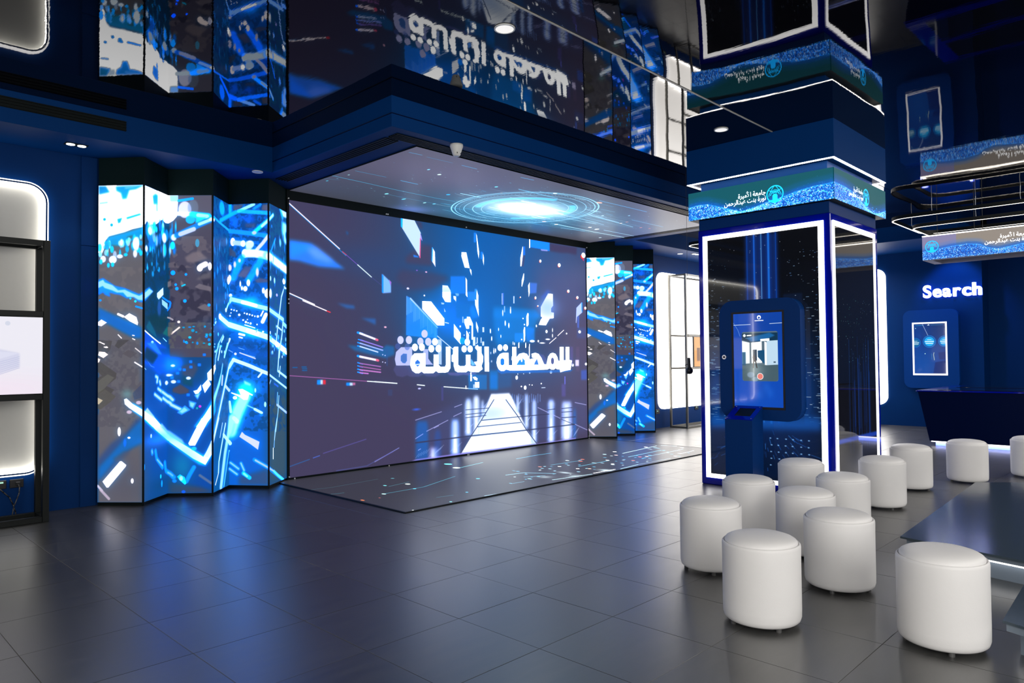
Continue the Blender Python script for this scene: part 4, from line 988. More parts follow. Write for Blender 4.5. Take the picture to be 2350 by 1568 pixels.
p a8c8ff 0.95 0.5 -1.3,98,5,95.3,6.8,98.1,14.8,101,20.6,106.2,27.5,105.7,35.6,109.7,42.5,112.1,45.9,110.5,47.2,109.6,52,107.2,57.3,103.9,64.9,106,57.3,110.7,47.2,116.1,46.5,116.6,41.4,116,36.8,113.1,29.9,113,25.8,108.5,19.5,108.4,14.3,106.1,6.8,103.7,4.5,101.5,-1.3,104.2
p dcf4ff 1 0 72.6,107.1,85,100,85.6,107.6,75.9,113.7,72.6,111.1
p b0d8ff 0.9 0 82.2,112.6,94.3,116.4,94.4,122.9,82.8,118.4
l 0a70f0 1 0 2.12 83.9,110.7,97,114.4,97.7,115.8,97,119.9,94.4,123.5
l 0a80f0 1 0 1.78 39.1,122.7,47.1,125
d 14d0e8 1 0 1.26 1.23 38.5,117.5
d 14c0e8 1 0 1.08 1.05 33.3,114.6
d 0a80f0 1 0 1.36 1.14 2.1,116
d 2a60b0 0.7 1 3.53 9.11 77.1,122.9
p 0a68b4 0.9 1.8 -1.5,122.1,5.7,125.6,23,133.6,44.9,143.4,45.5,154.5,40.3,155,32.3,152.2,21.3,146.5,6.9,138.5,-1.5,135
p fff0ee 1 0 26.5,133.1,32.2,129.3,39.7,133.3,41.4,138.9,40.9,141.7,32.8,137.7
l fff0ee 1 0 2.45 20.7,130.2,25.9,132.5
p f0e8f0 1 0 -1.7,138.9,3.4,135.3,9.2,138.5,3.5,142.3,-1.1,141.2
l f4e8e4 1 0 1.16 20.8,150.9,24.2,154.3
l f4e8e4 1 0 1.16 1.8,158,6.4,160.3
l f4e8e4 1 0 1.16 6.4,163.1,9.9,163.6
l f4e8e4 1 0 1.15 35.7,151.6,37.4,151.9
l f4e8e4 1 0 1.15 35.7,155,38,156.1
p 063c50 0.8 2.4 51.1,133.7,63.9,129.6,94.4,131.2,94.4,139.6,77.2,149.1,62.8,141
p 0a6c90 0.7 1.2 57.5,136.2,68.3,146.5,72.8,153.8,57.5,147.5,51.2,143.2
p 0a7878 0.8 1 94.4,140.2,94.5,151.4,84,148.8
p 0a50b8 0.95 0.9 46.6,144.5,47.3,145.1,68.4,155.1,94.5,164.4,47.3,165,46.7,165
l f0ffff 1 0 1.51 49.1,147,62.9,153,79.5,159.5
l 9ce8f8 1 0 1.06 85.2,153.5,92.1,156.8
d c8fff8 1 0 2.55 1.52 63.5,158.4
l ffe4dc 1 0 1.86 98.9,148.5,107.2,142
d ffece4 1 0 1.62 1.4 106.6,136
l a8a0a8 1 0 1.88 94.4,131.2,97,131.7,100.1,133.6
p 6c6a68 0.8 0.7 94.4,141.3,97.1,141.5,100.1,142.6,99.5,148.5,97.1,150.5,94.5,151.4
d 0a88e0 0.9 0.3 1.18 1.68 126.4,159
d 14c8e0 0.9 0.3 1.67 1.2 114.5,157.7
d 0aa0c0 0.9 0.3 1.02 0.86 121.5,158.1
d 0aa0c0 0.9 0.3 1.8 1.77 121.6,145.3
d 0aa0c0 0.9 0.3 1.61 1.83 140.2,150
d 0a88e0 0.9 0.3 1.42 1.65 138.8,155.4
d 14c8e0 0.9 0.3 1.56 1.48 139.3,160.2
d 14c8e0 0.9 0.3 1.72 1.32 118.4,152.7
d 0aa0c0 0.9 0.3 1.7 1.05 136.3,149.5
d 0a88e0 0.9 0.3 0.87 1.65 112.1,156.7
d 0a88e0 0.9 0.3 1.62 1.48 136,151.9
d 0aa0c0 0.9 0.3 1.44 0.96 111.8,142
d 0aa0c0 0.9 0.3 0.89 0.93 134.8,141.2
d 14c8e0 0.9 0.3 0.95 0.72 136.5,150.6
d 0aa0c0 0.9 0.3 1.17 0.85 125.3,147.1
d 0aa0c0 0.9 0.3 1.43 0.84 133.5,159
d 0a88e0 0.9 0.3 1.74 0.77 118.3,141.7
d 0aa0c0 0.9 0.3 0.98 1.27 134.3,141.3
d 0aa0c0 0.9 0.3 1.53 0.8 122.4,141.2
d 0a88e0 0.9 0.3 1.51 1.2 115.2,158.6
p 0a58c8 0.8 2.7 46.1,157.4,47.3,157.5,57.6,157.7,89.9,171.7,97.2,172.3,109.6,174.8,110.2,186.1,97.2,187.9,91.1,188.2,77.4,192.6,57.7,183.1,47.4,181,46.7,180.8
p 2a78e8 0.8 1.2 52.3,159.5,68.4,158.6,83,171.1,73.9,170
p 0a3c60 0.85 1.8 52.3,163.5,75.1,171.8,64.1,180.4,47.3,174.7,47.3,174.7,47.3,174.3
g 1088f8 0.7 0 12.97 10.23 99,181.8
p 4e4858 0.9 0.9 100.2,207.3,108.4,202.6,117.9,208.7,116.7,212.2,108.5,213.3,100.2,210.9
p 5a4c5c 0.6 1.9 109.6,183.7,122.6,179.1,127.3,186.2,121.4,196.8,110.8,193.2
p 0a4c60 0.7 1.9 110.8,193.8,121.4,196.8,121.4,205.7,110.8,202.7
d e0ecff 1 0.4 2.32 1.39 100.4,182.7
d e0ecff 1 0.5 4.16 1.4 95.8,192.8
d e0ecff 1 0.5 3.12 2.31 92.3,200.9
d e0ecff 1 0.4 2.78 1.86 101.1,199.9
d e0ecff 1 0.4 2.55 1.67 117,196.2
p 0a74f0 0.9 0.5 117.7,177.3,121,177.3,121,180.2,117.7,180.1
p 0a74f0 0.9 0.5 126.9,180.6,130.2,180.7,130.2,183.5,126.9,183.5
p 0a74f0 0.9 0.5 118,182.9,121.3,183,121.3,185.8,118,185.8
p 0a74f0 0.9 0.5 103.8,189.3,107.1,189.4,107.1,192.2,103.8,192.2
p 0a74f0 0.9 0.5 110.9,185.8,114.2,185.9,114.2,188.7,110.9,188.7
p 0a74f0 0.9 0.5 105,198.2,108.3,198.3,108.3,201.1,105,201.1
p 0a74f0 0.9 0.5 97.9,194,101.2,194,101.2,196.9,97.9,196.9
p 0a74f0 0.9 0.5 115.1,212.5,118.4,212.6,118.4,215.4,115.1,215.4
p 0a74f0 0.9 0.5 106.2,185.2,109.5,185.2,109.5,188.1,106.2,188
p 0a74f0 0.9 0.5 132.2,170,135.5,170,135.5,172.9,132.2,172.9
l 2a80f8 0.9 0.9 4.66 70.7,193.6,74.1,194.8,73,199.4
l c8dcff 0.95 0.6 2.59 70.7,193.6,74.1,194.8,73,199.4
l 2a80f8 0.9 0.9 4.68 75.2,206.4,82,209.6
l c8dcff 0.95 0.6 2.6 75.2,206.4,82,209.6
l 2a80f8 0.9 0.9 4.64 68.6,211.9,82,218.3
l c8dcff 0.95 0.6 2.58 68.6,211.9,82,218.3
l 2a80f8 0.9 1 4.74 84.3,210.3,93.5,214.3,97.3,216,100.2,219.1
l c8dcff 0.95 0.6 2.63 84.3,210.3,93.5,214.3,97.3,216,100.2,219.1
l 2a80f8 0.9 1 4.74 85.4,216.8,97.4,222.3,99,224.5,108.5,229.3
l c8dcff 0.95 0.6 2.63 85.4,216.8,97.4,222.3,99,224.5,108.5,229.3
l 2a80f8 0.9 1 4.7 78.5,199,79.7,202
l c8dcff 0.95 0.6 2.61 78.5,199,79.7,202
p 3a90f8 0.9 0.7 105,232.8,113.2,225.2,119.1,230,109.7,235.2
p a8ccff 0.8 0.5 107.7,232,112.6,227.4,116.2,230.3,110.5,233.4
p 3a90f8 0.9 0.7 117.3,219.9,125.6,222.4,122.1,229.4,117.9,226.4
p a8ccff 0.8 0.5 118.7,221.8,123.6,223.2,121.5,227.5,119,225.7
p 3a90f8 0.9 0.7 123.2,214.6,130.3,211.2,126.8,219.4
p a8ccff 0.8 0.5 124.6,214.8,128.9,212.7,126.8,217.7
p e8fbff 1 0 122,209.9,126.2,208.7,130.3,202.9,130.9,208.8,127.4,212.9,124.4,213.5
p f4fdff 1 0 131.5,204.1,138,197,140.9,203,134.4,212.4
p f4fdff 1 0 136.8,191.1,141.2,186.4,142.7,184.6,149.7,181.1,150.5,185.3,142.7,195.6,141.5,199.4,137.4,198.2
d e040e0 1 0 1.48 1.39 129.3,226.4
d 12a8a8 1 0 1.2 1.21 126.2,228.3
p 0ab0ff 0.9 1.3 35.4,219.1,47.4,225.8,47.5,225.9,68.7,235.9,85.5,247,63.3,244.9,47.5,235.7,45.7,234.1,36,227.4
p 0aa4ff 0.9 1.3 45.8,234.7,47.5,234.7,63.2,236,96.5,254.9,97.5,255.4,113.1,266.1,133.5,278.7,141.9,266.4,141.9,278.8,135.4,289.6,128,288,96.4,264.7,97.5,264.9,67.9,248.4,47.5,236.3
p f0fbff 1 0.4 27,215.7,29.6,214.6,35.9,220.2,45.7,225.8,47.5,226.9,67.6,235.2,84.4,246.9,64.4,245,47.5,234.7,45.7,233,36,226.8,32.5,224.6,27.9,220.7
p e8fbff 1 0 47,234.7,47.5,234.7,69,236.5,75.9,242.5,97.5,256.8,96.4,256.7,113.1,267.4,132.9,280,141.3,265.8,141.9,277.6,135.1,288.7,121.8,281.7,96.4,263.5,97.5,263.6,70.2,248.6,58.8,241,47.5,235.1
p a0c8f8 0.8 1 79.5,245.9,82.4,242.8,94,251,97.5,252.5,110.6,261.8,113.1,266.8,97,259.1,97.5,258.5
p d0e4f8 0.8 0.6 49.5,228.2,54.2,224.6,67.6,234.6,67.6,236.9
d e8c8d8 0.9 0.4 2.69 1.74 42.2,219.1
d e8c8d8 0.9 0.4 2.69 1.74 32.5,228.5
g 70b0b0 0.5 0 5.39 4.36 30.2,210.1
p 0ab0ff 0.7 1.4 141.2,220.7,142.7,217,150.5,209.2,150.5,233.1,142.7,237.6,135.6,248.4,122.7,248.2,133.3,234.3
p f4fdff 1 0 141.2,224.3,141.2,238.5,133.6,248.3,125,248.3,134.5,234.9
p f4fdff 1 0 131,239,139.7,239.1,131.7,253.9,124.2,268.1,118.1,268,116.8,265.6,123,253.2
d 1ab0e8 0.9 0.5 2.77 2.08 123,271.2
p 2a4c88 0.8 2.7 14,259.6,29.6,248.6,40.4,234.7,45.8,234.7,45.8,259.1,34.5,264.9,28.5,271.9,14.1,285.8,0.3,298.6,-0.4,276.4
p 0a6cb0 0.8 2.2 21.2,262.5,34.4,246.3,45.8,235.9,45.8,259.1,29.7,267.2,18.9,275.3,0.9,297.4,0.9,284
p 54586a 0.5 1.8 15.3,275.3,27.3,267.2,34.5,269.6,21.3,278.8
p fff6fb 1 0 5.1,297.7,23.1,277.4,24.9,277.4,29.7,281.2,29.1,282.9,11.2,303.8,9.4,303.8
l c8b0d0 0.8 0 0.44 13.5,289.3,18.9,293.9
l e4d8e4 0.9 0.4 2.21 0.3,302,4.6,306.7
l d0b8c4 0.85 0.4 2.65 3.4,306.1,11.8,314.8
d fff8fb 1 0 1.71 4.57 22.2,248
d fff8fb 1 0 1.48 2.6 35.8,297.1
d fff8fb 1 0 1.57 1.09 32.3,254.1
d fff8fb 1 0 1.52 2.13 61.6,254
d 0a6cd8 0.8 0.7 1.35 3.48 28.1,259.1
d 12a8e0 1 0 1.3 3.47 48.6,283.7
l 0a84f4 0.95 0.9 4.59 63.4,269.3,64,271.8
l 0a84f4 0.95 0.9 4.63 70.2,270.2,72.6,278.3,84.4,289.1
l 0a84f4 0.95 1 4.76 91.7,293.9,97.6,297.3,101.4,301.3
l 0a84f4 0.95 0.7 4.15 115,305.8,118.7,298.4,123,291
l 0a84f4 0.95 1 4.75 89.2,284.9,90.5,291.2
l 8ab4e8 0.9 0.6 1.79 63.4,269.3,64,271.2
l 8ab4e8 0.9 0.6 1.81 73.8,279.7,84.4,287.3
l 8ab4e8 0.9 0.7 1.86 95.4,296.3,97.6,297.4,100.2,299.4
p 10d0f8 1 0.4 105.1,300.7,108.2,298.3,113.2,301.4,115,308.2,113.2,309.4,107.6,304.4
d e8fff4 1 0.5 1.85 2.54 109.4,302.6
d 0a7cf0 0.9 0.5 2.31 1.85 102.3,305.3
d 0a58e0 0.9 0.5 2.08 1.61 111.9,316.8
l 6a7898 0.8 0.6 2.77 129.2,299.7,141,307.9
d 10c4e8 1 0 1.42 2.27 80.9,298.1
d 0a90f0 1 0 1.43 3.64 83.1,305.9
g 0aa0b0 0.5 0 11.08 15.71 110.7,289.6
g 0a90f0 0.6 0 26.2 6.31 74.8,258.7
d 0a9cff 0.9 1.6 7.8 8.26 168.7,8.9
d 0a9cff 0.9 1 2.63 8.98 191.2,3.8
p 5a5470 0.8 1 195.9,0.7,207.9,0.6,201.2,7.3,195.9,7.7
p 6a6078 0.8 1 230.6,1.7,239.1,1.4,240.8,0.7,240.8,9.3,239.1,9.9,229.2,7.7
p 504c68 0.7 1 190.5,48.2,198.5,55.4,198.5,60.5,190.5,58.4
p 57567c 0.6 1.5 209.9,22.2,221.9,22,221.9,27.6,209.9,26.6
l 0a90ff 0.95 0.9 4.99 163.8,23.5,190.1,12.8,190.5,12.6,198.5,9.1
l a8e4ff 0.95 0.5 3.58 201.9,8,210.6,4.5,219.9,0.9
l 18a0ff 0.85 0.6 4.6 201.9,8,239.1,11.5,240.8,10.9
l 0a88f0 0.85 0.5 3.05 220.6,5.5,227.9,1.3
l 20a0f8 0.9 0.5 2.8 142.5,22.7,142.7,22.8,160.5,25.9,190.1,29.7,191.1,30.5
l 1484ec 0.95 0.6 5.12 190.5,30.4,210.6,33,238.5,37.6
l 0ac0ff 0.95 0.8 4.58 219.9,33.3,227.2,27.2,239.1,18.2,240.8,17.5,250.2,11.2
l d0f4ff 0.95 0.5 3.05 229.9,26,239.1,18.2,240.8,17.5,250.2,11.2
d d8d0f0 0.95 0.5 2.61 1.98 220.6,33.3
p 0a60d8 0.6 2.6 203.9,13.7,221.2,13.1,221.2,21.9,210.6,21.6
p 0a70e8 0.6 2.6 191.2,15.2,201.2,15.6,201.2,25.1,191.1,26
p 0a58d0 0.7 1 227.8,51.2,238.5,41.4,238.4,56.5,227.8,53.7
d fff0f8 1 0 2.89 4.73 194.8,42.9
l c0d4f4 0.95 0.8 5.62 197.2,44,206.5,45.2
d ffffff 1 0.5 2.88 3.72 207.2,45.2
d ffffff 1 0.8 4.7 4.21 215.2,46.1
p d8f4ff 0.95 1 210.6,43.1,219.2,43.4,219.9,47.2,215.9,53.4,210.5,52
d ffffff 1 0.5 3.66 4.96 209.2,56.4
l e8fbff 1 0.8 9.17 210.5,56.4,221.2,56.7,238.4,60.3
l e8e0f8 0.95 0.5 4.06 223.9,52.3,230.5,45.6,237.1,37.6
l 18b0ff 0.7 2.7 12.49 238.8,60.3,239,60.5,289.8,69
l f4fdff 1 1.1 9.65 238.8,60.3,239,60.6,289.8,69.7
l 0a90f8 0.9 0.8 2.91 256.5,37.7,243.7,54.4
p d8f4ff 1 1.2 269.8,0.1,292,-0.5,291.9,6.9,279.8,7.3
l 20b4ff 0.8 1.6 5.34 271.4,0.4,278.1,9
p 48b8ff 0.85 2.1 274.7,12.9,290.1,14,290,39.5,281.4,36.9,274.7,26.1
p c0ecff 0.9 1.7 279.8,14.6,290.1,15.3,290.1,22.1,284.9,27,290,38.2,284.8,38.3,279.7,27.9
d 80d0ff 0.9 0.8 2.62 4.63 271.2,39.8
l 0a94ff 0.8 1.5 8.67 205.2,61.9,195.8,83.2
l 0a94ff 0.8 1.5 8.62 227.8,65.7,214.5,85.4
d e4dcf0 1 0.5 2.37 3.73 191.1,72.3
d e4dcf0 1 0.5 1.57 3.48 197.2,68.7
d e4dcf0 1 0.5 1.57 2.23 202.9,64.4
d e4dcf0 1 0.5 1.82 4.94 224.2,78.2
d e4dcf0 1 0.5 1.63 4.21 139.6,76.8
p 5c6090 0.7 1.5 201.2,82.1,209.2,70.9,218.5,71.8,210.5,83.6
p 5c6494 0.7 1.5 199.8,82.1,206.5,75.3,214.5,75.5,210.5,84.3
p 5a5c88 0.8 1 221.2,87.1,227.1,84.7,237.1,86.8,237.1,89.9,223.8,90.3
d fff4fa 1 0.4 2.19 3.96 213.5,90
d fff4fa 1 0.4 2.61 2.97 209.8,96.6
d fff4fa 1 0.4 1.31 2.48 205.8,95.9
d fff4fa 1 0.4 1.05 3.47 203.8,91.1
d fff4fa 1 0.4 2.1 3.97 190.8,84.4
d fff4fa 1 0.4 2.1 2.23 192.1,104.1
d fff4fa 1 0.4 1.76 3.45 231.4,99.2
d fff4fa 1 0.4 4.14 5.42 236.7,102.5
d f4f8ff 1 0.6 3.18 5.45 242.8,102.1
d c8c0f0 1 0 2.55 1.77 260.7,102.4
d ffffff 1 0 3.4 4.46 188.2,87.2
d f0faff 1 0 2.01 3.52 254.2,86.3
d ffffff 1 0 4.03 3.64 282,84.3
d c8f0f0 1 0 1.71 2.98 242.8,85
g 0ac8ff 0.8 0 12.51 6.91 215.2,112.1
g 0ab0ff 0.7 0 10.41 5.91 217.1,148
g 0a88f0 0.5 0 33.2 7.32 178.7,138.7
l 1a90ff 0.55 1.5 7.65 193.1,108.5,206.5,111.3,221.8,116,238.3,120.1,238.9,120.6,279.2,130.5
l b8ecff 1 0 4.59 193.1,108.2,210.5,112.4,223.8,116.7,238.3,120.1,238.9,120.6,279.2,129.8
l ffffff 1 0.5 4.07 206.5,112,222.5,116
l a8e4ff 1 0 3.06 193.1,108.5,190.1,112.7,187.3,114.4,181.3,121.1
d e0faff 1 0 2.67 2.45 180.8,121.1
l 9cd8ff 0.95 0 4.75 279.2,134.4,289.5,137.9
l 1a98ff 0.6 2.3 9.92 163.8,130.2,189,137,190.1,137,213.1,144.2,238.3,152.4,238.9,152.9,289.3,167.9
l dcf6ff 1 0 6.06 163.8,130.2,189,137,190.1,137,213.1,144.2,238.3,152.4,238.9,152.9,289.3,167.9
l ffffff 1 0.5 5.07 213.1,144.2,223.7,147.5
l ffffff 1 0 6.95 259.2,159.2,289.3,167.9
d ffffff 1 0 3.83 3.35 163,129.4
l c8ecff 1 0 2.69 283.7,90.4,274.3,103.2,267.5,125.9,262.5,141,259.2,154.7
l b8e4ff 1 0 2.97 279.2,130.5,275.7,147.7,269,166.1,267.3,174.4
l d0f0ff 1 0 2.03 260.9,138.5,274.1,142.5
l d8f4ff 1 0 2.39 282,91.3,288,92
d f8fcff 1 0.3 0.96 0.9 193.1,119.9
d f8fcff 1 0.3 0.95 0.9 196.3,120.7
d f8fcff 1 0.3 0.95 0.9 199.5,121.6
d f8fcff 1 0.3 0.82 0.77 192.6,123.7
d f8fcff 1 0.3 0.96 0.9 191.5,127.1
d f8fcff 1 0.3 1.5 1.41 202.5,126.1
d f8fcff 1 0.3 0.95 0.9 208.8,124.3
d f8fcff 1 0.3 1.22 1.16 211.8,125.2
d f8fcff 1 0.3 1.08 1.03 215,126
d f8fcff 1 0.3 1.08 1.03 218.1,127
d f8fcff 1 0.3 0.95 0.9 221.2,128
d f8fcff 1 0.3 1.49 1.41 224.8,128.3
d f8fcff 1 0.3 1.09 1.03 207.2,132.1
d f8fcff 1 0.3 1.49 1.41 210.5,134.4
d f8fcff 1 0.3 0.95 0.9 213.1,135.4
d f8fcff 1 0.3 1.35 1.28 216.1,136.1
d f8fcff 1 0.3 0.81 0.77 212.3,131.6
d f8fcff 1 0.3 0.95 0.9 223.8,137.4
d f8fcff 1 0.3 1.21 1.15 231,145.7
l f0e8f8 1 0.4 4.55 230.4,134.4,234.4,126.3
l e8e0f8 1 0 2.02 228.4,127.5,231.1,122.5
l f0f4ff 1 0 1.22 209.1,137.5,221.1,141.2
l fff0f0 1 0 2.54 202.5,147.8,208.5,149.2
l fff0f0 1 0 1.73 202.5,151.3,206.1,152.3
l a0c8f0 1 0 1.52 222.8,145.9,224.4,143.4
p 0a50a8 0.5 3.2 189,156.5,190,156.6,236.9,168.9,238.2,174.5,190,174,189,174
l c8d0f8 0.9 0 1.02 203.1,169.2,221.1,174.3
p 0a64c0 0.4 4 189,159.2,190,159.3,237.6,167.3,237.6,181,221.1,175.9,197.1,174.4,190,170.7,189,170.5
l e0d8f8 1 0 1.22 203.1,169.1,221.7,175.9
d f0e8ff 1 0 1.57 1.48 197.9,170.3
l a0b8e8 0.7 0 0.91 189,165.8,190,166,194.5,168.4
l a0d0e8 0.7 0 0.71 201.8,163.4,208.5,165.7
l e0f8ff 0.95 0 2.55 191.1,153.3,190,156.1,183.8,163.5,175.4,174
l 9cdcff 0.95 0.6 1.95 172,149.5,157.3,160.3,151,174.1
l c8f4ff 0.9 0 2.79 173.7,151.3,167.1,157
l b0f0ff 0.9 0 2.75 163.8,162,160.6,168.7
d 60d0ff 0.9 0.4 2.1 0.85 145.4,139.4
d 60d0ff 0.9 0.4 1.68 2.03 157.9,149
d 60d0ff 0.9 0.4 1.29 1.61 150.2,133.1
d 60d0ff 0.9 0.4 1.92 1.2 166.8,161.8
d c8f8ff 0.9 0.4 1.26 1.86 176.1,168.4
d 60d0ff 0.9 0.4 1.79 0.88 146.9,162.9
d c8f8ff 0.9 0.4 1.66 0.81 151.5,135.8
d 60d0ff 0.9 0.2 0.68 1.6 142.1,143
d c8f8ff 0.9 0.4 2.04 1 171.2,153.9
d 60d0ff 0.9 0.4 1.61 1.08 143.9,146.6
d c8f8ff 0.9 0.4 1.98 1.59 167.7,168
d c8f8ff 0.9 0.4 2.03 1.39 149.2,168.1
d c8f8ff 0.9 0.4 1.39 0.75 148,160
d 60d0ff 0.9 0.4 2.22 1.18 163.2,162.9
d 60d0ff 0.9 0.4 2.01 1.34 152.4,166.8
d c8f8ff 0.9 0.4 1.98 1.39 149.8,137
d 50b8ff 0.85 0.4 1.33 1.95 286.9,159.1
d 50b8ff 0.85 0.4 1.52 2.9 244.2,152.1
d 50b8ff 0.85 0.4 0.98 1.58 240.7,152.5
d e8fbff 0.85 0.4 1.76 1.94 241.8,146.6
d e8fbff 0.85 0.4 1.46 1.35 262.1,162.4
d a0e0ff 0.85 0.4 1.4 1.66 249.8,161.7
d 50b8ff 0.85 0.4 1.94 1.15 283,144.1
d e8fbff 0.85 0.4 1.7 1.71 276.3,173.9
d e8fbff 0.85 0.4 1.11 1.13 274.9,152.8
d a0e0ff 0.85 0.4 1.24 1.89 258.9,139
d 50b8ff 0.85 0.4 1.14 2.02 287.9,165.6
d 50b8ff 0.85 0.4 1.94 2.94 265.1,151.2
d 50b8ff 0.85 0.4 1 2.51 247,160.9
d 50b8ff 0.85 0.4 1.83 1.32 263.3,163.7
d 50b8ff 0.85 0.4 0.93 2.37 253.2,165.2
d e8fbff 0.85 0.4 1.45 1.53 247.9,168.4
d e8fbff 0.85 0.4 1.11 2.96 286.9,167.9
d a0e0ff 0.85 0.4 1.75 2.93 279.3,169.8
d 50b8ff 0.85 0.4 1.42 2.16 283,170.8
d a0e0ff 0.85 0.4 1.12 1.05 256.1,147.4
d a0e0ff 0.85 0.4 1.33 2.13 248.3,169.3
d 50b8ff 0.85 0.4 1 2.12 244.7,169.5
d a0e0ff 0.85 0.4 1.56 2.56 287.1,153.2
d a0e0ff 0.85 0.4 1.71 1.96 282.5,143.1
d a0e0ff 0.85 0.4 1.6 1.58 256.5,148.2
d 50b8ff 0.85 0.4 1.01 2.42 268.4,164.4
d 1c9ce0 0.6 0.5 2.15 2.75 173.1,93
d 0a509c 0.6 0.5 1.44 3.49 165.8,39.5
d 1c9ce0 0.6 0.5 1.82 3.91 182.6,43.7
d 0a88c8 0.6 0.3 0.8 4.16 190.3,113.4
d 0a509c 0.6 0.5 2.31 2.68 160.4,49.7
d 1c9ce0 0.6 0.5 1.73 5.29 185,100.4
d 1c9ce0 0.6 0.5 1.23 5.05 161.6,53.3
d 0a509c 0.6 0.5 1.13 3.51 147.6,59
d 1c9ce0 0.6 0.5 1.03 2.79 156,99.6
d 0a88c8 0.6 0.5 1.14 3.65 163,48.6
d 0a509c 0.6 0.5 2.18 1.82 165,43.7
d 0a509c 0.6 0.5 2.11 3.66 174.6,48.8
d 1c9ce0 0.6 0.5 2.14 3.3 182.9,42.8
d 1c9ce0 0.6 0.5 2.61 3.52 179.9,93.9
d 1c9ce0 0.6 0.5 1.32 2.22 175.9,112.6
d 0a88c8 0.6 0.2 0.25 1.95 142.5,51.6
d 1c9ce0 0.6 0.5 2.21 4 156.3,78.8
d 0a88c8 0.6 0.5 2.55 4.56 186.6,103.2
d 0a88c8 0.6 0.5 1.06 3.61 154.5,73.5
d 1c9ce0 0.6 0.5 1.5 5.02 171.1,86.1
d 1c9ce0 0.6 0.5 2.06 4.89 144.4,49.5
d 0a88c8 0.6 0.5 1.9 5.05 148.5,59.5
d 0a88c8 0.6 0.5 1.08 5.16 155.4,59.3
d 0a509c 0.6 0.5 1.26 5.32 164.6,118.8
d 1c9ce0 0.6 0.5 1.38 4.24 155.1,80.6
d 1c9ce0 0.6 0.5 2.65 4.4 179.6,105.1
d 0a509c 0.6 0.5 1.14 2.58 169.4,97
d 1c9ce0 0.6 0.5 1.7 4.34 163.8,74.7
d 0a509c 0.6 0.5 1.88 5.1 164.1,83.2
d 1c9ce0 0.6 0.5 1.3 4.21 148.1,86.1
d 1c9ce0 0.6 0.5 1.53 4.45 153.2,120.1
d 0a88c8 0.6 0.5 1.77 5.03 145.1,55.8
d 0a509c 0.6 0.5 1.48 2.54 177.1,71.2
d 0a88c8 0.6 0.5 2.42 4.41 175.5,91.1
d 1c9ce0 0.6 0.5 1.1 3.44 147,85.5
d 0a88c8 0.6 0.3 1.03 4.01 190.3,96.2
d 0a88c8 0.6 0.5 1.33 2.65 177.7,55.1
d 0a509c 0.6 0.5 1.18 5.26 175.5,103.2
d 0a88c8 0.6 0.5 1.76 5.84 183,77
d 0a509c 0.6 0.5 2.49 2.35 158.9,74.3
d 60c8f8 0.55 0.5 1.5 5.65 254.7,45.2
d 20a8f0 0.55 0.5 1.27 5.29 251,62.3
d 0a509c 0.55 0.5 1.35 2.61 258.2,33.2
d 0a509c 0.55 0.5 1.21 5.55 241.8,30.5
d 60c8f8 0.55 0.5 1.21 5.95 243.2,69.5
d 0a509c 0.55 0.5 1.73 3.67 268.7,73.5
d 0a509c 0.55 0.5 1.22 5.35 247.6,97.4
d 20a8f0 0.55 0.5 1.42 2.66 248.5,55.9
d 0a509c 0.55 0.5 1.21 5.38 281.6,93.7
d 60c8f8 0.55 0.5 1.26 5 268.3,36.1
d 20a8f0 0.55 0.5 1.44 5.6 283.8,44.2
d 20a8f0 0.55 0.5 1.44 5.9 254.8,87.8
d 20a8f0 0.55 0.5 1.26 3.08 259.2,75.4
d 20a8f0 0.55 0.5 1.28 5.12 282,59.4
d 60c8f8 0.55 0.5 1.64 5.14 287.1,81.1
d 0a509c 0.55 0.5 1.79 3.62 288.9,28.3
d 0a509c 0.55 0.5 1.89 4.93 286.9,46.9
d 0a509c 0.55 0.5 1.11 3.68 269.1,87.4
d 60c8f8 0.55 0.5 1.91 4.85 278.6,21.9
d 0a509c 0.55 0.5 1.52 3.3 246.6,67.2
d 20a8f0 0.55 0.5 1.39 4.08 282.7,79.5
d 0a509c 0.55 0.5 1.16 3.54 281.1,31.5
d 0a509c 0.55 0.5 1.12 3.13 260.7,54.6
d 20a8f0 0.55 0.5 1.8 2.04 246.2,24.9
l 28a8ff 0.5 2.3 6.42 146.4,253.4,177,206.5,189,185.6,190,185,195.8,175.6
l c8ecff 1 0 3.76 149.5,253.7,177,206.5,189,186.3,190,185.6,195.8,176.6
l d8f0ff 1 0 4.07 195.5,176.9,214.4,183.7,230.3,190.4,237.6,193.2
l c0e4ff 1 0 2.51 237.6,193.2,238.8,194.2,289.1,211.2
l e8f0ff 0.95 0 2.27 225.3,196.6,229.3,192.2
l 9cd8ff 0.95 0 3.96 185.5,159.3,176.2,173.1
l a8e4ff 0.95 0.5 1.64 160.6,159.8,151,172,149.4,180.4
l c8f4ff 1 0 2.75 163.8,163.4,157.4,176.8
p e8fbff 1 0 141.4,188.6,142.7,186.8,149.4,182.8,151,186.4,142.7,195.5,141.7,198.1
p 90d0ff 0.95 0.5 141.7,222.4,142.7,219.5,155.8,204.5,165.4,191.5,170.4,179.9,172,181.7,163.8,202.4,147.9,222.1,142.7,232.5,142.6,233.1
l d8dcf8 0.95 0 3.87 170.4,195.2,168.7,203.8
l d0dcf8 0.95 0 3.92 180.4,206.7,189.8,211.4
g 10d0ff 1 0 11.45 8.85 210.4,209.6
g 0ac8ff 0.95 0 8.35 12.78 201.1,231.6
g 1090e8 0.5 0 7.26 5.89 222.3,209.7
l 10c8ff 0.55 2.5 18.2 211.7,213.4,201.1,234.7,193.1,257.8
l b8f0ff 0.9 1.8 12.14 209.1,219,201.1,234.7,192.4,257.8
p f8ffff 1 0 201.1,210.2,206.4,209.9,219,216.6,218,217.8,214.4,216.2,212.4,222.2,207.8,222.5,203.8,219.7,192.4,214.6,193.1,213.7,204.4,217.1
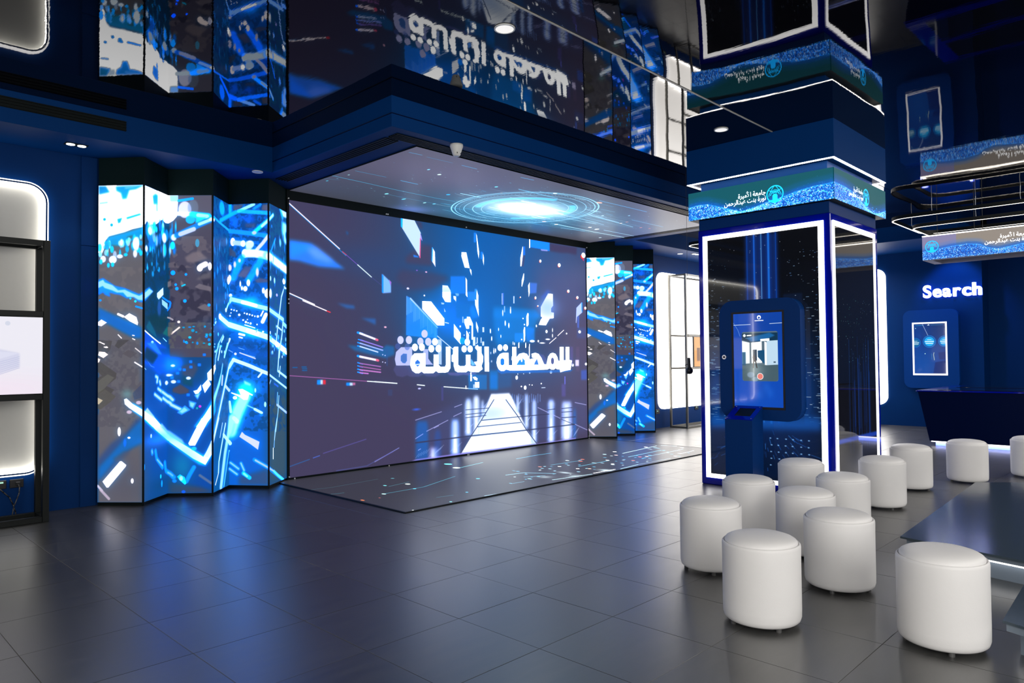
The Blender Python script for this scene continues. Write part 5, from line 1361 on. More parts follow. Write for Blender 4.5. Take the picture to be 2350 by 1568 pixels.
d f8ffff 1 0 2.61 1.97 197.4,219.9
p c8f4ff 0.7 1 207.8,200.2,216.4,204.7,215.7,206.5,209.1,204.6
p e8fbff 0.95 0.6 192.4,241.6,198.4,241.6,202.1,245.3,201.1,249.1,194.4,248.5
l b8f0ff 1 0 3.05 190.8,224.6,192.4,235.9
l 70b8f0 1 0 1.52 211.7,228.4,220.3,232.2
l d0fbff 1 0 3.02 221,232.8,229.2,236.9
d 0a70f0 0.9 0.5 2.07 1.47 228.6,239.4
d b8fff8 1 0 1.34 2.93 233.4,227.5
d c0f0ff 1 0 1.04 2.45 221.7,211.6
l 88d0f8 1 0 1.39 262.2,215.3,260.5,229.3
l a8e0ff 1 0 1.51 266.2,219.3,263.7,236.6,257.1,259.6
l b0c0ff 1 0 2.89 260.5,229.3,288.9,240.4
l c8ecff 1 0 2.63 267.3,164.4,263.1,190.2
l c0e8ff 1 0 2.9 263.1,190.2,289.1,198.6
l 0a70e0 1 0 1.69 240,228.6,238.8,229,238.5,232.2
l d8f4ff 1 0 1.76 270.5,185.2,267.2,196.8
l c0e0f0 0.8 0 1.7 243.2,200.6,238.8,204.9,237.5,209.1
l 2a68c8 0.8 0 2.29 252.6,204.7,263.8,208.3
l dcf0ff 0.9 0 4.35 158.5,240.4,142.7,265,142.6,265.7,136.7,278.4
l 2090f8 0.5 2 10.14 192.6,243,190,258.1,186.9,265.2,168.7,317
l b0d4ff 0.9 1.3 7.61 193.8,243,190,257.6,188.4,259.8,177.7,280.9,165.8,315.9
l d8f4ff 0.9 0 4.56 196.2,243,199.8,246.4
l c8f8ff 0.95 0 4.43 173.2,259.9,190,269.7,191.4,271.3
l c8fbff 1 0 2.79 179.2,248.3,173.2,259.9,167.3,271.9,160,287.3,158.5,299
l e8f4ff 1 0 1.63 158.5,300,150,311
l 60c0ff 0.9 0 2.03 190.2,279.7,190,279.7,182.3,298.2,174.7,316.9
l c0d8f8 0.9 0 1.88 170.2,246.9,162.9,261.5
p d8d4e4 1 0 202.5,263.9,205.7,258.2,209.3,261.6,226.6,269.4,224.8,278.4,215.9,272.2
l 0a7cf4 0.95 0.5 4.05 192,293.2,201.5,299.9
l a0bcf4 0.9 0.4 1.72 192,293.2,201.5,299.9
l 0a7cf4 0.95 0.5 4.05 190.8,300,199.7,306.1
l a0bcf4 0.9 0.4 1.72 190.8,300,199.7,306.1
l 0a7cf4 0.95 0.5 4.04 204.5,293.7,208.1,301.5
l a0bcf4 0.9 0.4 1.72 204.5,293.7,208.1,301.5
l 0ab0f8 0.95 0.5 4.54 207.5,304.9,214.7,309.8
l 90f0f8 0.9 0 2.27 208.1,305.4,211.7,308.2
l 0a7cf0 0.95 0.5 4.53 220.6,289.6,238.4,299,238.6,299.2,279.5,319.4
l b8bcf8 0.95 0 2.01 221.8,290.2,238.4,299,238.6,299.1,251.6,304.4
l 60e0f0 0.9 0.8 3.41 251.6,304.4,263.1,310.9,279.5,318.8
l 90ccf8 0.95 0 1.38 260.5,244.9,254.6,258.7,251.7,277.2
l d8fbff 0.7 0 1.62 260.5,246,253.2,268.8
l f0fff8 1 0 1.59 249.6,278,249.5,289.9"""
CEIL_ART="""l 3ab0d8 0.9 0.2 1.07 -1.2,151.4,44.2,153.7,93.4,157.8,155.6,159.5,185.2,157.7
l 2a98c8 0.9 0.2 0.87 7.1,116.4,47,115.9
l 3aa0d0 0.9 0.2 0.98 6.4,20.2,21.7,19
l 2a88b8 0.9 0.2 0.75 29.2,21,63,19.9
l 3aa8d8 0.9 0.2 1.05 76,20,97.5,20.1
l 40b0e0 0.9 0.2 1.38 68.5,117.1,93.2,117.9
l 3a90b8 0.9 0.3 0.87 95.7,183.8,139,185.9,180.2,185.4
l 2a80a0 0.9 0.2 0.78 -2.2,169.3,16.7,163
d d8fff4 1 0.3 1.93 2.63 83.2,66
d 7ad8e8 1 0.3 1.36 2.24 61.3,57.7
d 8ae8f0 1 0.3 1.95 3.48 95.5,182.6
d 5ac8d8 1 0.4 2.03 4.05 128.8,191.9
d a8f4f0 1 0.4 1.66 2.9 161.9,190.9
d 70d8f0 1 0.4 1.68 2.91 175.3,187.6
d 2ab8f0 1 0.3 2.37 2.91 154,134
d 80e8f8 1 0.3 1.71 2.5 169.4,63.6
d 3aa8c0 1 0.3 1.22 2.12 8.2,175.7
d 8ac8c8 1 0.3 0.91 1.95 11.4,136.1
d f8a088 1 0.3 1.18 1.67 196.4,82.5
l a8f0ff 0.9 0.3 1.34 384.5,93.9,509.6,104.9
l c8fbff 0.9 0.3 2.16 403.6,171.7,504,175.1,584.3,172.6
l b0e8f8 0.9 0.3 1.17 371.1,116.9,461,124.9
l b0ecff 0.9 0.3 1.57 498.6,153.4,581.7,153.1
l 70d0f0 0.9 0.3 0.98 460.6,72.6,544.9,72.4
l 50c0f0 0.9 0.2 1.15 319.6,24.7,427,23.5
l 70d8f8 0.9 0.2 1.4 197.6,53.5,269.9,54
l a8f0ff 0.9 0.3 2 161.4,118.7,193.1,117.5
l c0f0ff 0.9 0.3 1.04 377.3,90.1,463.8,98.5
l a0e0ff 0.9 0.3 1.12 432.7,188,483.1,180.8
l 40b0e8 0.9 0.2 1.12 158.3,12.3,178,10.6
d e8fff8 1 0.3 2.78 3.12 246.4,37.2
d ffb8a0 1 0.3 5.1 2.96 330,32.7
d ffb8a0 1 0.4 3.86 3.23 373.5,170.2
d ff8868 1 0.4 1.28 2.47 469.3,87.6
d ff9878 1 0.4 1.54 2.63 524.5,100
d ff8060 1 0.4 1.24 2.41 541.1,94.9
d ffffff 1 0.4 2.72 3.32 404.3,173.5
d ffffff 1 0.4 2.29 3.31 463,153.9
d f0ffff 1 0.4 3.1 4.33 484,156.3
d d0f8ff 1 0.4 1.86 2.15 403.1,83
d ffe0c8 1 0.4 1.68 2.55 471.2,99.9
d 70e8f8 1 0.3 1.67 2.19 169.3,63.7
d b0f0ff 1 0.4 1.4 1.88 431.4,56.8
d d8f8ff 1 0.5 2.22 2.74 552,202"""
FLOOR_ART="""l 4ab0c8 0.75 0.4 1.27 40.5,90.9,94.6,91.7,165.7,120.2
l 3a90a0 0.75 0.4 0.98 0.8,131.8,14.4,128.3
l 38707c 0.75 0.4 0.87 -3.1,172.6,23.8,167.7,91,175.1
l 78e0e8 0.75 0.5 2.06 217.1,168.2,267.9,179.8
l 4a98a8 0.75 0.4 1.03 70.1,123.8,104.1,131
l 50a8c0 0.75 0.4 0.88 64.7,33,84.4,29.7
d 70f0f0 1 0.5 4.65 6.77 226.9,204.9
d e8ffe8 1 0.5 4.5 5.67 212.4,171.1
d e0fff0 1 0.4 2.65 3.68 93.9,120.2
d 70d8d8 1 0.4 1.64 2.78 70.7,132.1
d b8f0e8 1 0.4 1.85 3.26 39.5,90.4
d ff7a40 1 0.4 1.3 3.06 4.9,78.6
d b05850 1 0.4 0.9 1.55 24,75.9
d f4fff8 1 0.3 1.51 2.78 9.4,-0.7
d 80e0d8 1 0.3 1.16 1.98 59.9,4.9
d 60c8d8 1 0.4 1.91 2.11 80.6,90.4
d 58c8e0 1 0.4 2.39 2.72 172.7,86.6
d 58c0d8 1 0.4 1.54 1.86 105.2,31.2
d 4a8890 1 0.5 2.08 2.58 106,166
l 60d0f0 0.9 0.6 1.78 324.7,169.8,367.7,174,403.3,173.5
l d8fbff 0.9 0.5 2.39 470.1,89.6,579.3,102
l 90e0f8 0.9 0.5 1.84 443.8,60.7,537.9,66.5
l 70d8f0 0.9 0.5 1.5 326,56.9,396.4,59.5
l 70d0e8 0.9 0.5 1.38 311.7,93,365,90.3
l a0e8f8 0.9 0.4 1.8 213.2,79.9,241.3,75.8,261.5,41.1
l 80d0e8 0.9 0.4 1.13 174.5,32.1,194.1,31
l a0e8f8 0.9 0.4 1.21 217.5,53.3,242.1,41.2
l d0fbff 0.9 0.4 1.95 224.9,13.8,288,5
l ffffff 0.9 0.4 2.54 295.4,7.8,337.2,6.4
l c8f8ff 0.9 0.4 1.75 345.3,3.2,390.7,7.9
l c8f4ff 0.9 0.4 1.58 103.7,1.7,141.4,-1.9,199.5,-1.2
l d0f8ff 0.9 0.5 1.83 523.7,22.8,564.6,25.9
l b0e0f0 0.9 0.5 1.41 465.7,42.8,569.5,47.1
l e0fbff 0.9 0.6 2.36 589.7,99.7,596.6,75.5
l a0c8d8 0.9 0.5 1.27 390.7,7.9,469.9,7.3
d e8ffff 0.85 0.6 1.21 2.46 535.5,83.1
d 60c8e8 0.85 0.4 1.57 1.51 207.4,40.6
d b0f0ff 0.85 0.5 1.62 2.47 408.3,21.3
d e8ffff 0.85 0.6 2.38 3.19 606.6,67.2
d b0f0ff 0.85 0.4 1.75 2.93 291.4,29
d 60b8d8 0.85 0.4 1.49 1.5 258.2,41.3
d 60c8e8 0.85 0.5 1.14 2.38 437.1,19
d e8ffff 0.85 0.5 2.18 3.18 368.3,32.7
d 60b8d8 0.85 0.5 1.82 3.32 415.8,81.8
d b0f0ff 0.85 0.5 1.36 2.62 517.5,42.5
d e8ffff 0.85 0.5 1.83 1.78 421.5,13.9
d 60c8e8 0.85 0.5 2.2 2.01 337.6,65
d b0f0ff 0.85 0.5 0.79 2 239.3,70.7
d 60b8d8 0.85 0.4 0.97 2.31 319.8,26
d 60b8d8 0.85 0.4 2.04 2.45 232,42.8
d 60c8e8 0.85 0.5 2.32 3.53 477.9,47.1
d 60b8d8 0.85 0.5 1.64 3.08 509.4,30.1
d 60b8d8 0.85 0.5 1.97 2.66 388.1,32.3
d 60c8e8 0.85 0.4 1.52 2.57 233.7,65.1
d 60b8d8 0.85 0.6 2.48 3.15 610.5,84.1
d 60b8d8 0.85 0.5 2.01 3.45 462.9,60.4
d 60b8d8 0.85 0.5 1.63 2.73 454.9,38.7
d 60b8d8 0.85 0.5 1.68 1.78 536.6,17.8
d 60c8e8 0.85 0.6 1.36 3.68 553.4,81.4
d 60b8d8 0.85 0.5 1.61 2.38 418.8,49.9
d e8ffff 0.85 0.5 1.05 1.7 560,48.1
d e8ffff 0.85 0.5 0.91 2.41 267.5,73.2
d 60c8e8 0.85 0.5 2.47 3.01 538.1,62.1
d e8ffff 0.85 0.5 1.58 1.75 373.4,20
d 60c8e8 0.85 0.5 1.05 3.19 243.8,95.9
d 60c8e8 0.85 0.5 0.96 1.74 410.3,30
d b0f0ff 0.85 0.5 1.48 2.39 324.9,73.5
d 60c8e8 0.85 0.5 1.81 1.96 445,49.6
d 60c8e8 0.85 0.5 0.86 2.72 301,83
d b0f0ff 0.85 0.6 0.94 3.36 559.1,88
d 60c8e8 0.85 0.5 2.27 2.85 451.9,30.1
d e8ffff 0.85 0.5 1.54 2.35 412.5,47.2
d 60c8e8 0.85 0.5 1.2 3.24 495.2,8.8
d 60b8d8 0.85 0.5 1.97 3.03 244.1,89.2
d e8ffff 0.85 0.6 1.41 3.81 540.4,89.9
d b0f0ff 0.85 0.5 1.44 2.96 282.5,82.5
d 60c8e8 0.85 0.4 1.2 2.22 175.5,34.8
d b0f0ff 0.85 0.5 2.11 1.71 319.9,38.7
d 60b8d8 0.85 0.4 1.34 2.1 211.9,36.5
d 60b8d8 0.85 0.5 1.07 2.75 528.4,48.1
d b0f0ff 0.85 0.5 2.01 1.89 297.1,91.1
d b0f0ff 0.85 0.5 1.31 3.16 370.8,52.2
d e8ffff 0.85 0.6 2.01 3.43 585.3,58.8
d 60c8e8 0.85 0.5 1.21 2.24 442.8,70
d e8ffff 0.85 0.5 1.75 2.61 437.3,86.1
d 60c8e8 0.85 0.5 2.07 1.76 441.9,35.3
d e8ffff 0.85 0.5 1.58 1.72 271.5,75.8
d b0f0ff 0.85 0.4 1.83 2.82 212.8,40.1
d e8ffff 0.85 0.5 0.79 2.04 433.2,21.1
d b0f0ff 0.85 0.5 2.03 1.85 277.6,56.5
d 60c8e8 0.85 0.6 1.01 3.79 620.9,73.4
d 60c8e8 0.85 0.5 1.78 2.71 336.6,39.5
d e8ffff 0.85 0.5 1.13 2.61 365,60
d b0f0ff 0.85 0.5 1.66 2.33 365,63.4
d 60b8d8 0.85 0.5 2.07 2.78 373.5,92.4
d e8ffff 0.85 0.4 0.94 1.53 270.1,24.3
d b0f0ff 0.85 0.6 2.34 3.54 557.3,90
d 60b8d8 0.85 0.4 1.11 2.19 222.9,45.6
d 60c8e8 0.85 0.5 1.69 2.71 332.8,83.5
d e8ffff 0.85 0.4 1.6 1.88 210.7,62.2
d e8ffff 0.85 0.5 1.75 3.42 524.2,26.1
d b0f0ff 0.85 0.5 1.61 2.82 286.5,72.5
d 60c8e8 0.85 0.5 1.64 2.66 447.9,36.8
d 60c8e8 0.85 0.5 1.29 2.3 397.5,48.7
d e8ffff 0.85 0.5 1.94 1.71 366.4,89
d ffd8c0 1 0.4 2 2.69 320.5,34.3
d ff7858 1 0.4 2.17 3.26 381.9,95.4
d ff7050 1 0.4 2.13 3.15 365.6,85.4
d ff7858 1 0.4 2.2 3.07 454.4,48.3
d ffe8e0 1 0.4 2.2 3.06 464.8,43.8
d ff8868 1 0.4 2.13 2.9 417.8,34.4
d e08878 1 0.4 2.05 3.04 290.8,93.9
d ffffff 1 0.4 2 2.75 310.5,45.9
d ffffff 1 0.4 2.14 3.06 396.9,63.2
d e0ffff 1 0.4 2.15 3.27 358.4,103.8
d ffffff 1 0.4 2.32 3.59 477.4,109.9
d d0f8ff 1 0.4 2.26 3.47 444,103.7
d ffd8d0 1 0.4 2.24 3.33 447.3,85.2
d f0ffff 1 0.4 2.05 2.96 309.5,76
d ffffff 1 0.5 2.41 3.74 554.9,105.8
d f0ffff 1 0.4 2.2 2.91 494,14.3
d f0ffff 1 0.4 2.07 2.82 373.7,37
g e0fbff 0.7 0 4.94 10.9 275,37
g e0fbff 0.8 0 7.14 10.58 323.8,9.9
g e0fbff 0.5 0 8.2 8.38 234.2,34.1
g e0fbff 0.5 0 10.28 8.1 263,11.8"""

# ------------------------------------------------------------------ object helpers
def tag(o, label=None, cat=None, group=None, kind=None):
    if label: o['label'] = label
    if cat: o['category'] = cat
    if group: o['group'] = group
    if kind: o['kind'] = kind
    return o
def empty(name, loc, label=None, cat=None, group=None, kind=None):
    o = D.objects.new(name, None); COL.objects.link(o); o.location = loc; o.empty_display_size = 0.1
    return tag(o, label, cat, group, kind)

class MB:
    """Collects shapes in world space and links them as one mesh."""
    def __init__(s): s.bm = bmesh.new()
    def box(s, x0, y0, z0, x1, y1, z1, bev=0, seg=2):
        vs = [s.bm.verts.new((x, y, z)) for x in (x0, x1) for y in (y0, y1) for z in (z0, z1)]
        fs = [s.bm.faces.new([vs[i] for i in f]) for f in ((0, 1, 3, 2), (4, 6, 7, 5), (0, 4, 5, 1), (2, 3, 7, 6), (0, 2, 6, 4), (1, 5, 7, 3))]
        if bev:
            es = list({e for f in fs for e in f.edges})
            bmesh.ops.bevel(s.bm, geom=es, offset=bev, segments=seg, affect='EDGES', profile=0.5)
        return s
    def hexa(s, bot, top):
        n = len(bot); a = [s.bm.verts.new(p) for p in bot]; b = [s.bm.verts.new(p) for p in top]
        s.bm.faces.new(a[::-1]); s.bm.faces.new(b)
        for i in range(n): s.bm.faces.new((a[i], a[(i+1) % n], b[(i+1) % n], b[i]))
        return s
    def prism(s, pts, v):
        v = Vector(v); return s.hexa(pts, [tuple(Vector(p)+v) for p in pts])
    def ring(s, outer, inner, v):
        """Closed band between two outlines of equal length, extruded by v."""
        v = Vector(v); n = len(outer)
        o0 = [s.bm.verts.new(p) for p in outer]; i0 = [s.bm.verts.new(p) for p in inner]
        o1 = [s.bm.verts.new(Vector(p)+v) for p in outer]; i1 = [s.bm.verts.new(Vector(p)+v) for p in inner]
        for k in range(n):
            j = (k+1) % n
            s.bm.faces.new((o0[k], i0[k], i0[j], o0[j])); s.bm.faces.new((o1[k], o1[j], i1[j], i1[k]))
            s.bm.faces.new((o0[k], o0[j], o1[j], o1[k])); s.bm.faces.new((i0[k], i1[k], i1[j], i0[j]))
        return s
    def cyl(s, p, q, r, n=16, r2=None):
        p, q = Vector(p), Vector(q); d = (q-p).normalized(); a = d.orthogonal().normalized(); b = d.cross(a); r2 = r if r2 is None else r2
        A = [tuple(p+(a*math.cos(t)+b*math.sin(t))*r) for t in [2*math.pi*i/n for i in range(n)]]
        Bq = [tuple(q+(a*math.cos(t)+b*math.sin(t))*r2) for t in [2*math.pi*i/n for i in range(n)]]
        return s.hexa(A, Bq)
    def tube(s, pts, r, n=8):
        for p, q in zip(pts[:-1], pts[1:]): s.cyl(p, q, r, n)
        return s
    def lathe(s, prof, c, n=56):
        rows = []
        for r, z in prof:
            if r < 1e-6: rows.append([s.bm.verts.new((c[0], c[1], c[2]+z))])
            else: rows.append([s.bm.verts.new((c[0]+r*math.cos(2*math.pi*i/n), c[1]+r*math.sin(2*math.pi*i/n), c[2]+z)) for i in range(n)])
        for a, b in zip(rows[:-1], rows[1:]):
            for i in range(n):
                j = (i+1) % n
                if len(a) == 1 and len(b) == 1: continue
                if len(a) == 1: s.bm.faces.new((a[0], b[j], b[i]))
                elif len(b) == 1: s.bm.faces.new((a[i], a[j], b[0]))
                else: s.bm.faces.new((a[i], a[j], b[j], b[i]))
        return s
    def make(s, name, mat, parent=None, smooth=False, origin=None):
        me = D.meshes.new(name); bmesh.ops.recalc_face_normals(s.bm, faces=s.bm.faces)
        base = Vector(parent.location) if parent is not None and parent.parent is None else Vector((0, 0, 0))
        if parent is not None and parent.parent is not None: base = Vector(parent.location) + Vector(parent.parent.location)
        if origin is not None: base = base if parent is not None else Vector(origin)
        bmesh.ops.translate(s.bm, verts=s.bm.verts, vec=-base)
        s.bm.to_mesh(me); s.bm.free(); me.materials.append(mat)
        if smooth:
            for p in me.polygons: p.use_smooth = True
        o = D.objects.new(name, me); COL.objects.link(o)
        if parent is not None: o.parent = parent
        elif origin is not None: o.location = origin
        return o

def rrect(u0, v0, u1, v1, r, n=8):
    """Outline of a rounded rectangle."""
    out = []
    for cx, cy, a0 in ((u1-r, v1-r, 0), (u0+r, v1-r, 90), (u0+r, v0+r, 180), (u1-r, v0+r, 270)):
        for i in range(n+1):
            t = math.radians(a0+90*i/n); out.append((cx+r*math.cos(t), cy+r*math.sin(t)))
    return out

def picture(name, quad, mat, parent, back=None, thick=0.02):
    """A flat screen: quad = bottom-left, bottom-right, top-right, top-left as seen; uv runs over the whole picture. Given a real thickness."""
    return picture_uv(name, quad, (0, 0, 1, 1), mat, parent, thick)
def picture_uv(name, quad, uv, mat, parent, thick=0.02):
    q = [Vector(p) for p in quad]; nrm = (q[1]-q[0]).cross(q[3]-q[0]).normalized()
    base = Vector(parent.location) if parent is not None else Vector((0, 0, 0))
    if parent is not None and parent.parent is not None: base = base + Vector(parent.parent.location)
    vs = [p-base for p in q] + [p-nrm*thick-base for p in q]
    me = D.meshes.new(name); me.from_pydata([tuple(v) for v in vs], [], [(0, 1, 2, 3), (7, 6, 5, 4), (0, 4, 5, 1), (1, 5, 6, 2), (2, 6, 7, 3), (3, 7, 4, 0)])
    me.materials.append(mat); me.materials.append(BLACK)
    ul = me.uv_layers.new(name='picture'); u0, v0, u1, v1 = uv
    for i, c in enumerate(((u0, v0), (u1, v0), (u1, v1), (u0, v1))): ul.data[i].uv = c
    for i, p in enumerate(me.polygons): p.material_index = 0 if i == 0 else 1
    o = D.objects.new(name, me); COL.objects.link(o); o.parent = parent
    return o
def letters(body, size, depth, mat, parent, place, bold=0.0, name='letter', squash=1.0):
    """Raised letters, one mesh each; place(x, y, d) turns sign coordinates into a world point."""
    x = 0.0; outs = []
    for ch in body:
        c = D.curves.new('ltr', 'FONT'); c.body = ch; c.size = size; c.offset = bold*size; c.extrude = depth/2
        o = D.objects.new('ltr', c); COL.objects.link(o)
        me = D.meshes.new_from_object(o.evaluated_get(bpy.context.evaluated_depsgraph_get()))
        w = max(v.co.x for v in me.vertices)
        base = Vector(parent.location)
        for v in me.vertices: v.co = Vector(place((v.co.x+x)*squash, v.co.y, v.co.z))-base
        me.materials.clear(); me.materials.append(mat); me.name = name
        D.objects.remove(o); D.curves.remove(c)
        q = D.objects.new(name, me); COL.objects.link(q); q.parent = parent; outs.append(q)
        x += w + size*0.055
    return outs

# ================================================================== the setting
CEIL = 3.778; SOF = 3.50; YW = 8.08
fl = empty('floor', (0, 0, 0), kind='structure'); tag(fl, 'charcoal porcelain tile floor')
MB().box(-3.2, -4.2, -0.10, 17.2, 8.2, -0.0025).make('floor_bed', GROUT, fl)
TX, TY, TS = 3.840, 4.219, 0.6005
LX0, LX1, LY0, LY1 = 4.09, 10.10, 5.42, 7.93           # floor projection opening
def tile_mesh(w=TS, h=TS):
    mb = MB(); g = 0.0013
    mb.box(g, g, -0.012, w-g, h-g, 0.0, 0.0008, 1)
    me = D.meshes.new('tile'); mb.bm.to_mesh(me); mb.bm.free(); me.materials.append(TILE); return me
def px_of(p):
    d = Vector(p)-EYE; z = d.dot(fw)
    if z < .15: return None
    return 1175+1649.95*d.dot(rt)/z, 784-1649.95*d.dot(up)/z
cells = []
for i in range(-12, 23):
    for j in range(-14, 7):
        x, y = TX+i*TS, TY+j*TS
        if x > 17 or y > 8.0: continue
        x1, y1 = x+TS, min(y+TS, YW)
        # leave the floor projection's opening free
        if x >= LX0-.3 and x1 <= LX1+.3 and y >= LY0-.3 and y1 <= LY1+.45: inside_projection = True
        else: inside_projection = False
        q = [px_of((a, b, 0)) for a, b in ((x, y), (x1, y), (x1, y1), (x, y1))]
        area_px = 0
        if all(q):
            xs = [min(2350, max(0, p[0])) for p in q]; ys = [min(1568, max(0, p[1])) for p in q]
            area_px = abs(sum(xs[k]*ys[(k+1) % 4]-xs[(k+1) % 4]*ys[k] for k in range(4)))/2
        cells.append((area_px, x, y, x1, y1))
def clip_out(x, y, x1, y1):
    """The pieces of a tile left beside the floor projection."""
    if x1 <= LX0 or x >= LX1 or y1 <= LY0 or y >= LY1: return [(x, y, x1, y1)]
    out = []
    if x < LX0: out.append((x, y, LX0, y1))
    if x1 > LX1: out.append((LX1, y, x1, y1))
    xa, xb = max(x, LX0), min(x1, LX1)
    if y < LY0: out.append((xa, y, xb, LY0))
    if y1 > LY1: out.append((xa, LY1, xb, y1))
    return [c for c in out if c[2]-c[0] > .02 and c[3]-c[1] > .02]
cells.sort(key=lambda c: -c[0]); TM = tile_mesh(); rest = MB(); nt_ = 0
for a_, x, y, x1, y1 in cells:
    for (u0, v0, u1, v1) in clip_out(x, y, x1, y1):
        if a_ > 0 and nt_ < 298:
            full = abs(u1-u0-TS) < 1e-4 and abs(v1-v0-TS) < 1e-4
            t = D.objects.new('tile', TM if full else tile_mesh(u1-u0, v1-v0)); COL.objects.link(t); t.parent = fl
            t.location = (u0, v0, R.uniform(-0.0003, 0.0003)); nt_ += 1
        else: rest.box(u0+.0013, v0+.0013, -.012, u1-.0013, v1-.0013, 0)
tag(rest.make('tile_field', TILE, fl), kind='stuff')

# walls
wl = empty('wall_left', (0, YW, 0), kind='structure'); tag(wl, 'navy blue painted wall behind the screens')
MB().box(-3.2, YW, 0, 17.2, YW+.12, SOF).make('wall_surface', NAVY, wl)
MB().box(2.10, YW-.018, 0, 2.243, YW, 2.60, .003).make('wall_panel', NAVY, wl)
MB().box(2.10, YW-.018, 2.604, 2.243, YW, SOF, .003).make('wall_panel', NAVY, wl)
wr = empty('wall_right', (15.95, 3.0, 0), kind='structure'); tag(wr, 'navy blue end wall under the search sign')
MB().box(15.95, 3.15, 0, 17.1, YW, SOF).make('wall_surface', NAVY, wr)
MB().box(16.45, -4.2, 0, 17.1, 3.15, CEIL).make('wall_recess', NAVY, wr)
wb = empty('wall_back', (0, -4.2, 0), kind='structure'); tag(wb, 'navy blue wall behind the viewer')
MB().box(-3.2, -4.3, 0, 17.2, -4.2, CEIL).make('wall_surface', NAVY, wb)
wn = empty('wall_near', (-3.2, 0, 0), kind='structure'); tag(wn, 'navy blue side wall behind the viewer')
MB().box(-3.3, -4.2, 0, -3.2, YW, CEIL).make('wall_surface', NAVY, wn)

# gloss ceiling: a flat membrane up to the joint, a slack one beyond it
SEAM = 3.27
def membrane(name, x0, x1, y0, y1, nx, ny, hgt, parent):
    vs = []; fs = []
    for j in range(ny+1):
        for i in range(nx+1):
            x = x0+(x1-x0)*i/nx; y = y0+(y1-y0)*j/ny; vs.append((x, y, hgt(x, y)))
    for j in range(ny):
        for i in range(nx):
            a = j*(nx+1)+i; fs.append((a, a+nx+1, a+nx+2, a+1))
    me = D.meshes.new(name); me.from_pydata(vs, [], fs); me.materials.append(MIRROR)
    for p in me.polygons: p.use_smooth = True
    o = D.objects.new(name, me); COL.objects.link(o); o.parent = parent
    return o
ce = empty('ceiling', (0, 0, 0), kind='structure'); tag(ce, 'glossy black mirror-like stretch ceiling')
membrane('ceiling_panel', -3.2, 16.5, SEAM, YW, 150, 44, lambda x, y: CEIL-.0034*max(0, min(1, (x-7.5)/2.5))*(1+math.sin(x*2.3+.8*math.sin(y*1.3))*math.cos(y*1.1+.4)+.5*math.sin(x*4.6+y)), ce)
def slack(x, y):
    d = SEAM-y; k = 0.055*max(0, min(1, (7.4-x)/2.5)) + 0.012
    return CEIL-k*d*math.exp(-d/1.1)*(1 if x < 7.4 else .6)-.0016*max(0, min(1, (x-8)/2))*(1+math.sin(x*1.9+1)*math.cos(y*1.7))
membrane('ceiling_panel', -3.2, 16.5, -4.2, SEAM, 100, 60, slack, ce)
MB().box(-3.2, SEAM-.006, CEIL-.006, 7.26, SEAM+.006, CEIL+.004).make('joint_strip', pbr('pale_joint_strip', (.45, .44, .40), .4), ce)
MB().box(-3.2, -4.2, CEIL+.05, 17.2, YW, CEIL+.12).make('ceiling_slab', BLACK, ce)

# dropped soffits
def soffit(name, label, boxes):
    e = empty(name, (boxes[0][0], boxes[0][1], SOF), kind='structure'); tag(e, label)
    for b in boxes: MB().box(b[0], b[1], SOF, b[2], b[3], CEIL+.02, .004, 1).make('soffit_board', NAVY_SOFFIT, e)
    return e
s1 = soffit('trim_1', 'navy dropped soffit along the wall on the left', [(-3.2, 7.36, 3.78, YW)])
s2 = soffit('trim_2', 'navy dropped soffit around the ceiling screen', [(3.78, 5.17, 10.55, YW)])
s3 = soffit('trim_3', 'navy dropped soffit along the far wall', [(10.55, 7.30, 14.2, YW)])
s4 = soffit('trim_4', 'navy dropped soffit above the search wall', [(14.2, 3.15, 15.95, YW)])
MB().box(3.772, 5.163, 3.615, 10.55, 5.17, 3.622).make('fascia_joint', NAVY_DEEP, s2)
MB().box(3.773, 5.17, 3.615, 3.78, 7.36, 3.622).make('fascia_joint', NAVY_DEEP, s2)

# ================================================================== screens
ma = Canvas(570.5, 334, 2.1, '443e5e'); ma.art(MAIN_ART); ma.bloom(4, '0078e0', .30, .6)
SCR = screen_mat('main_screen', ma, 1.0, 2.6, .012, .45, .08, hdr=1.4)
YS, SX0, SX1, SZ0, SZ1 = 7.95, 4.285, 9.99, 0.031, 3.371
vw = empty('video_wall', (7.14, YS, 0), 'huge flat video wall showing white Arabic lettering over a blue digital city', 'video wall')
picture('screen', [(SX0, YS, SZ0), (SX1, YS, SZ0), (SX1, YS, SZ1), (SX0, YS, SZ1)], SCR, vw, thick=.08)
MB().box(SX0-.03, YS-.012, SZ1, SX1+.012, YS+.02, SOF, .002).make('frame_top', BLACK, vw)
MB().box(SX0-.03, YS-.02, 0, SX1+.012, YS+.02, SZ0, .002).make('frame_bottom', BLACK, vw)
MB().box(SX0-.03, YS-.015, SZ0, SX0, YS+.09, SZ1, .002).make('frame_side', BLACK, vw)
MB().box(SX1, YS-.015, SZ0, SX1+.012, YS+.02, SZ1, .002).make('frame_side', BLACK, vw)
for (bx, bz) in ((SX0-.012, 3.385), (5.70, 3.39), (5.725, 3.39), (7.14, 3.39), (SX1+.012, 3.385), (SX0-.01, .045), (SX0+.06, .02), (5.72, .018), (7.13, .018), (7.155, .018), (SX1+.01, .02), (SX1+.012, .05), (SX0-.012, 2.17), (SX0-.012, 2.12)):
    MB().cyl((bx, YS-.014, bz), (bx, YS-.026, bz), .009, 8).make('bolt', PLASTIC_W, vw)

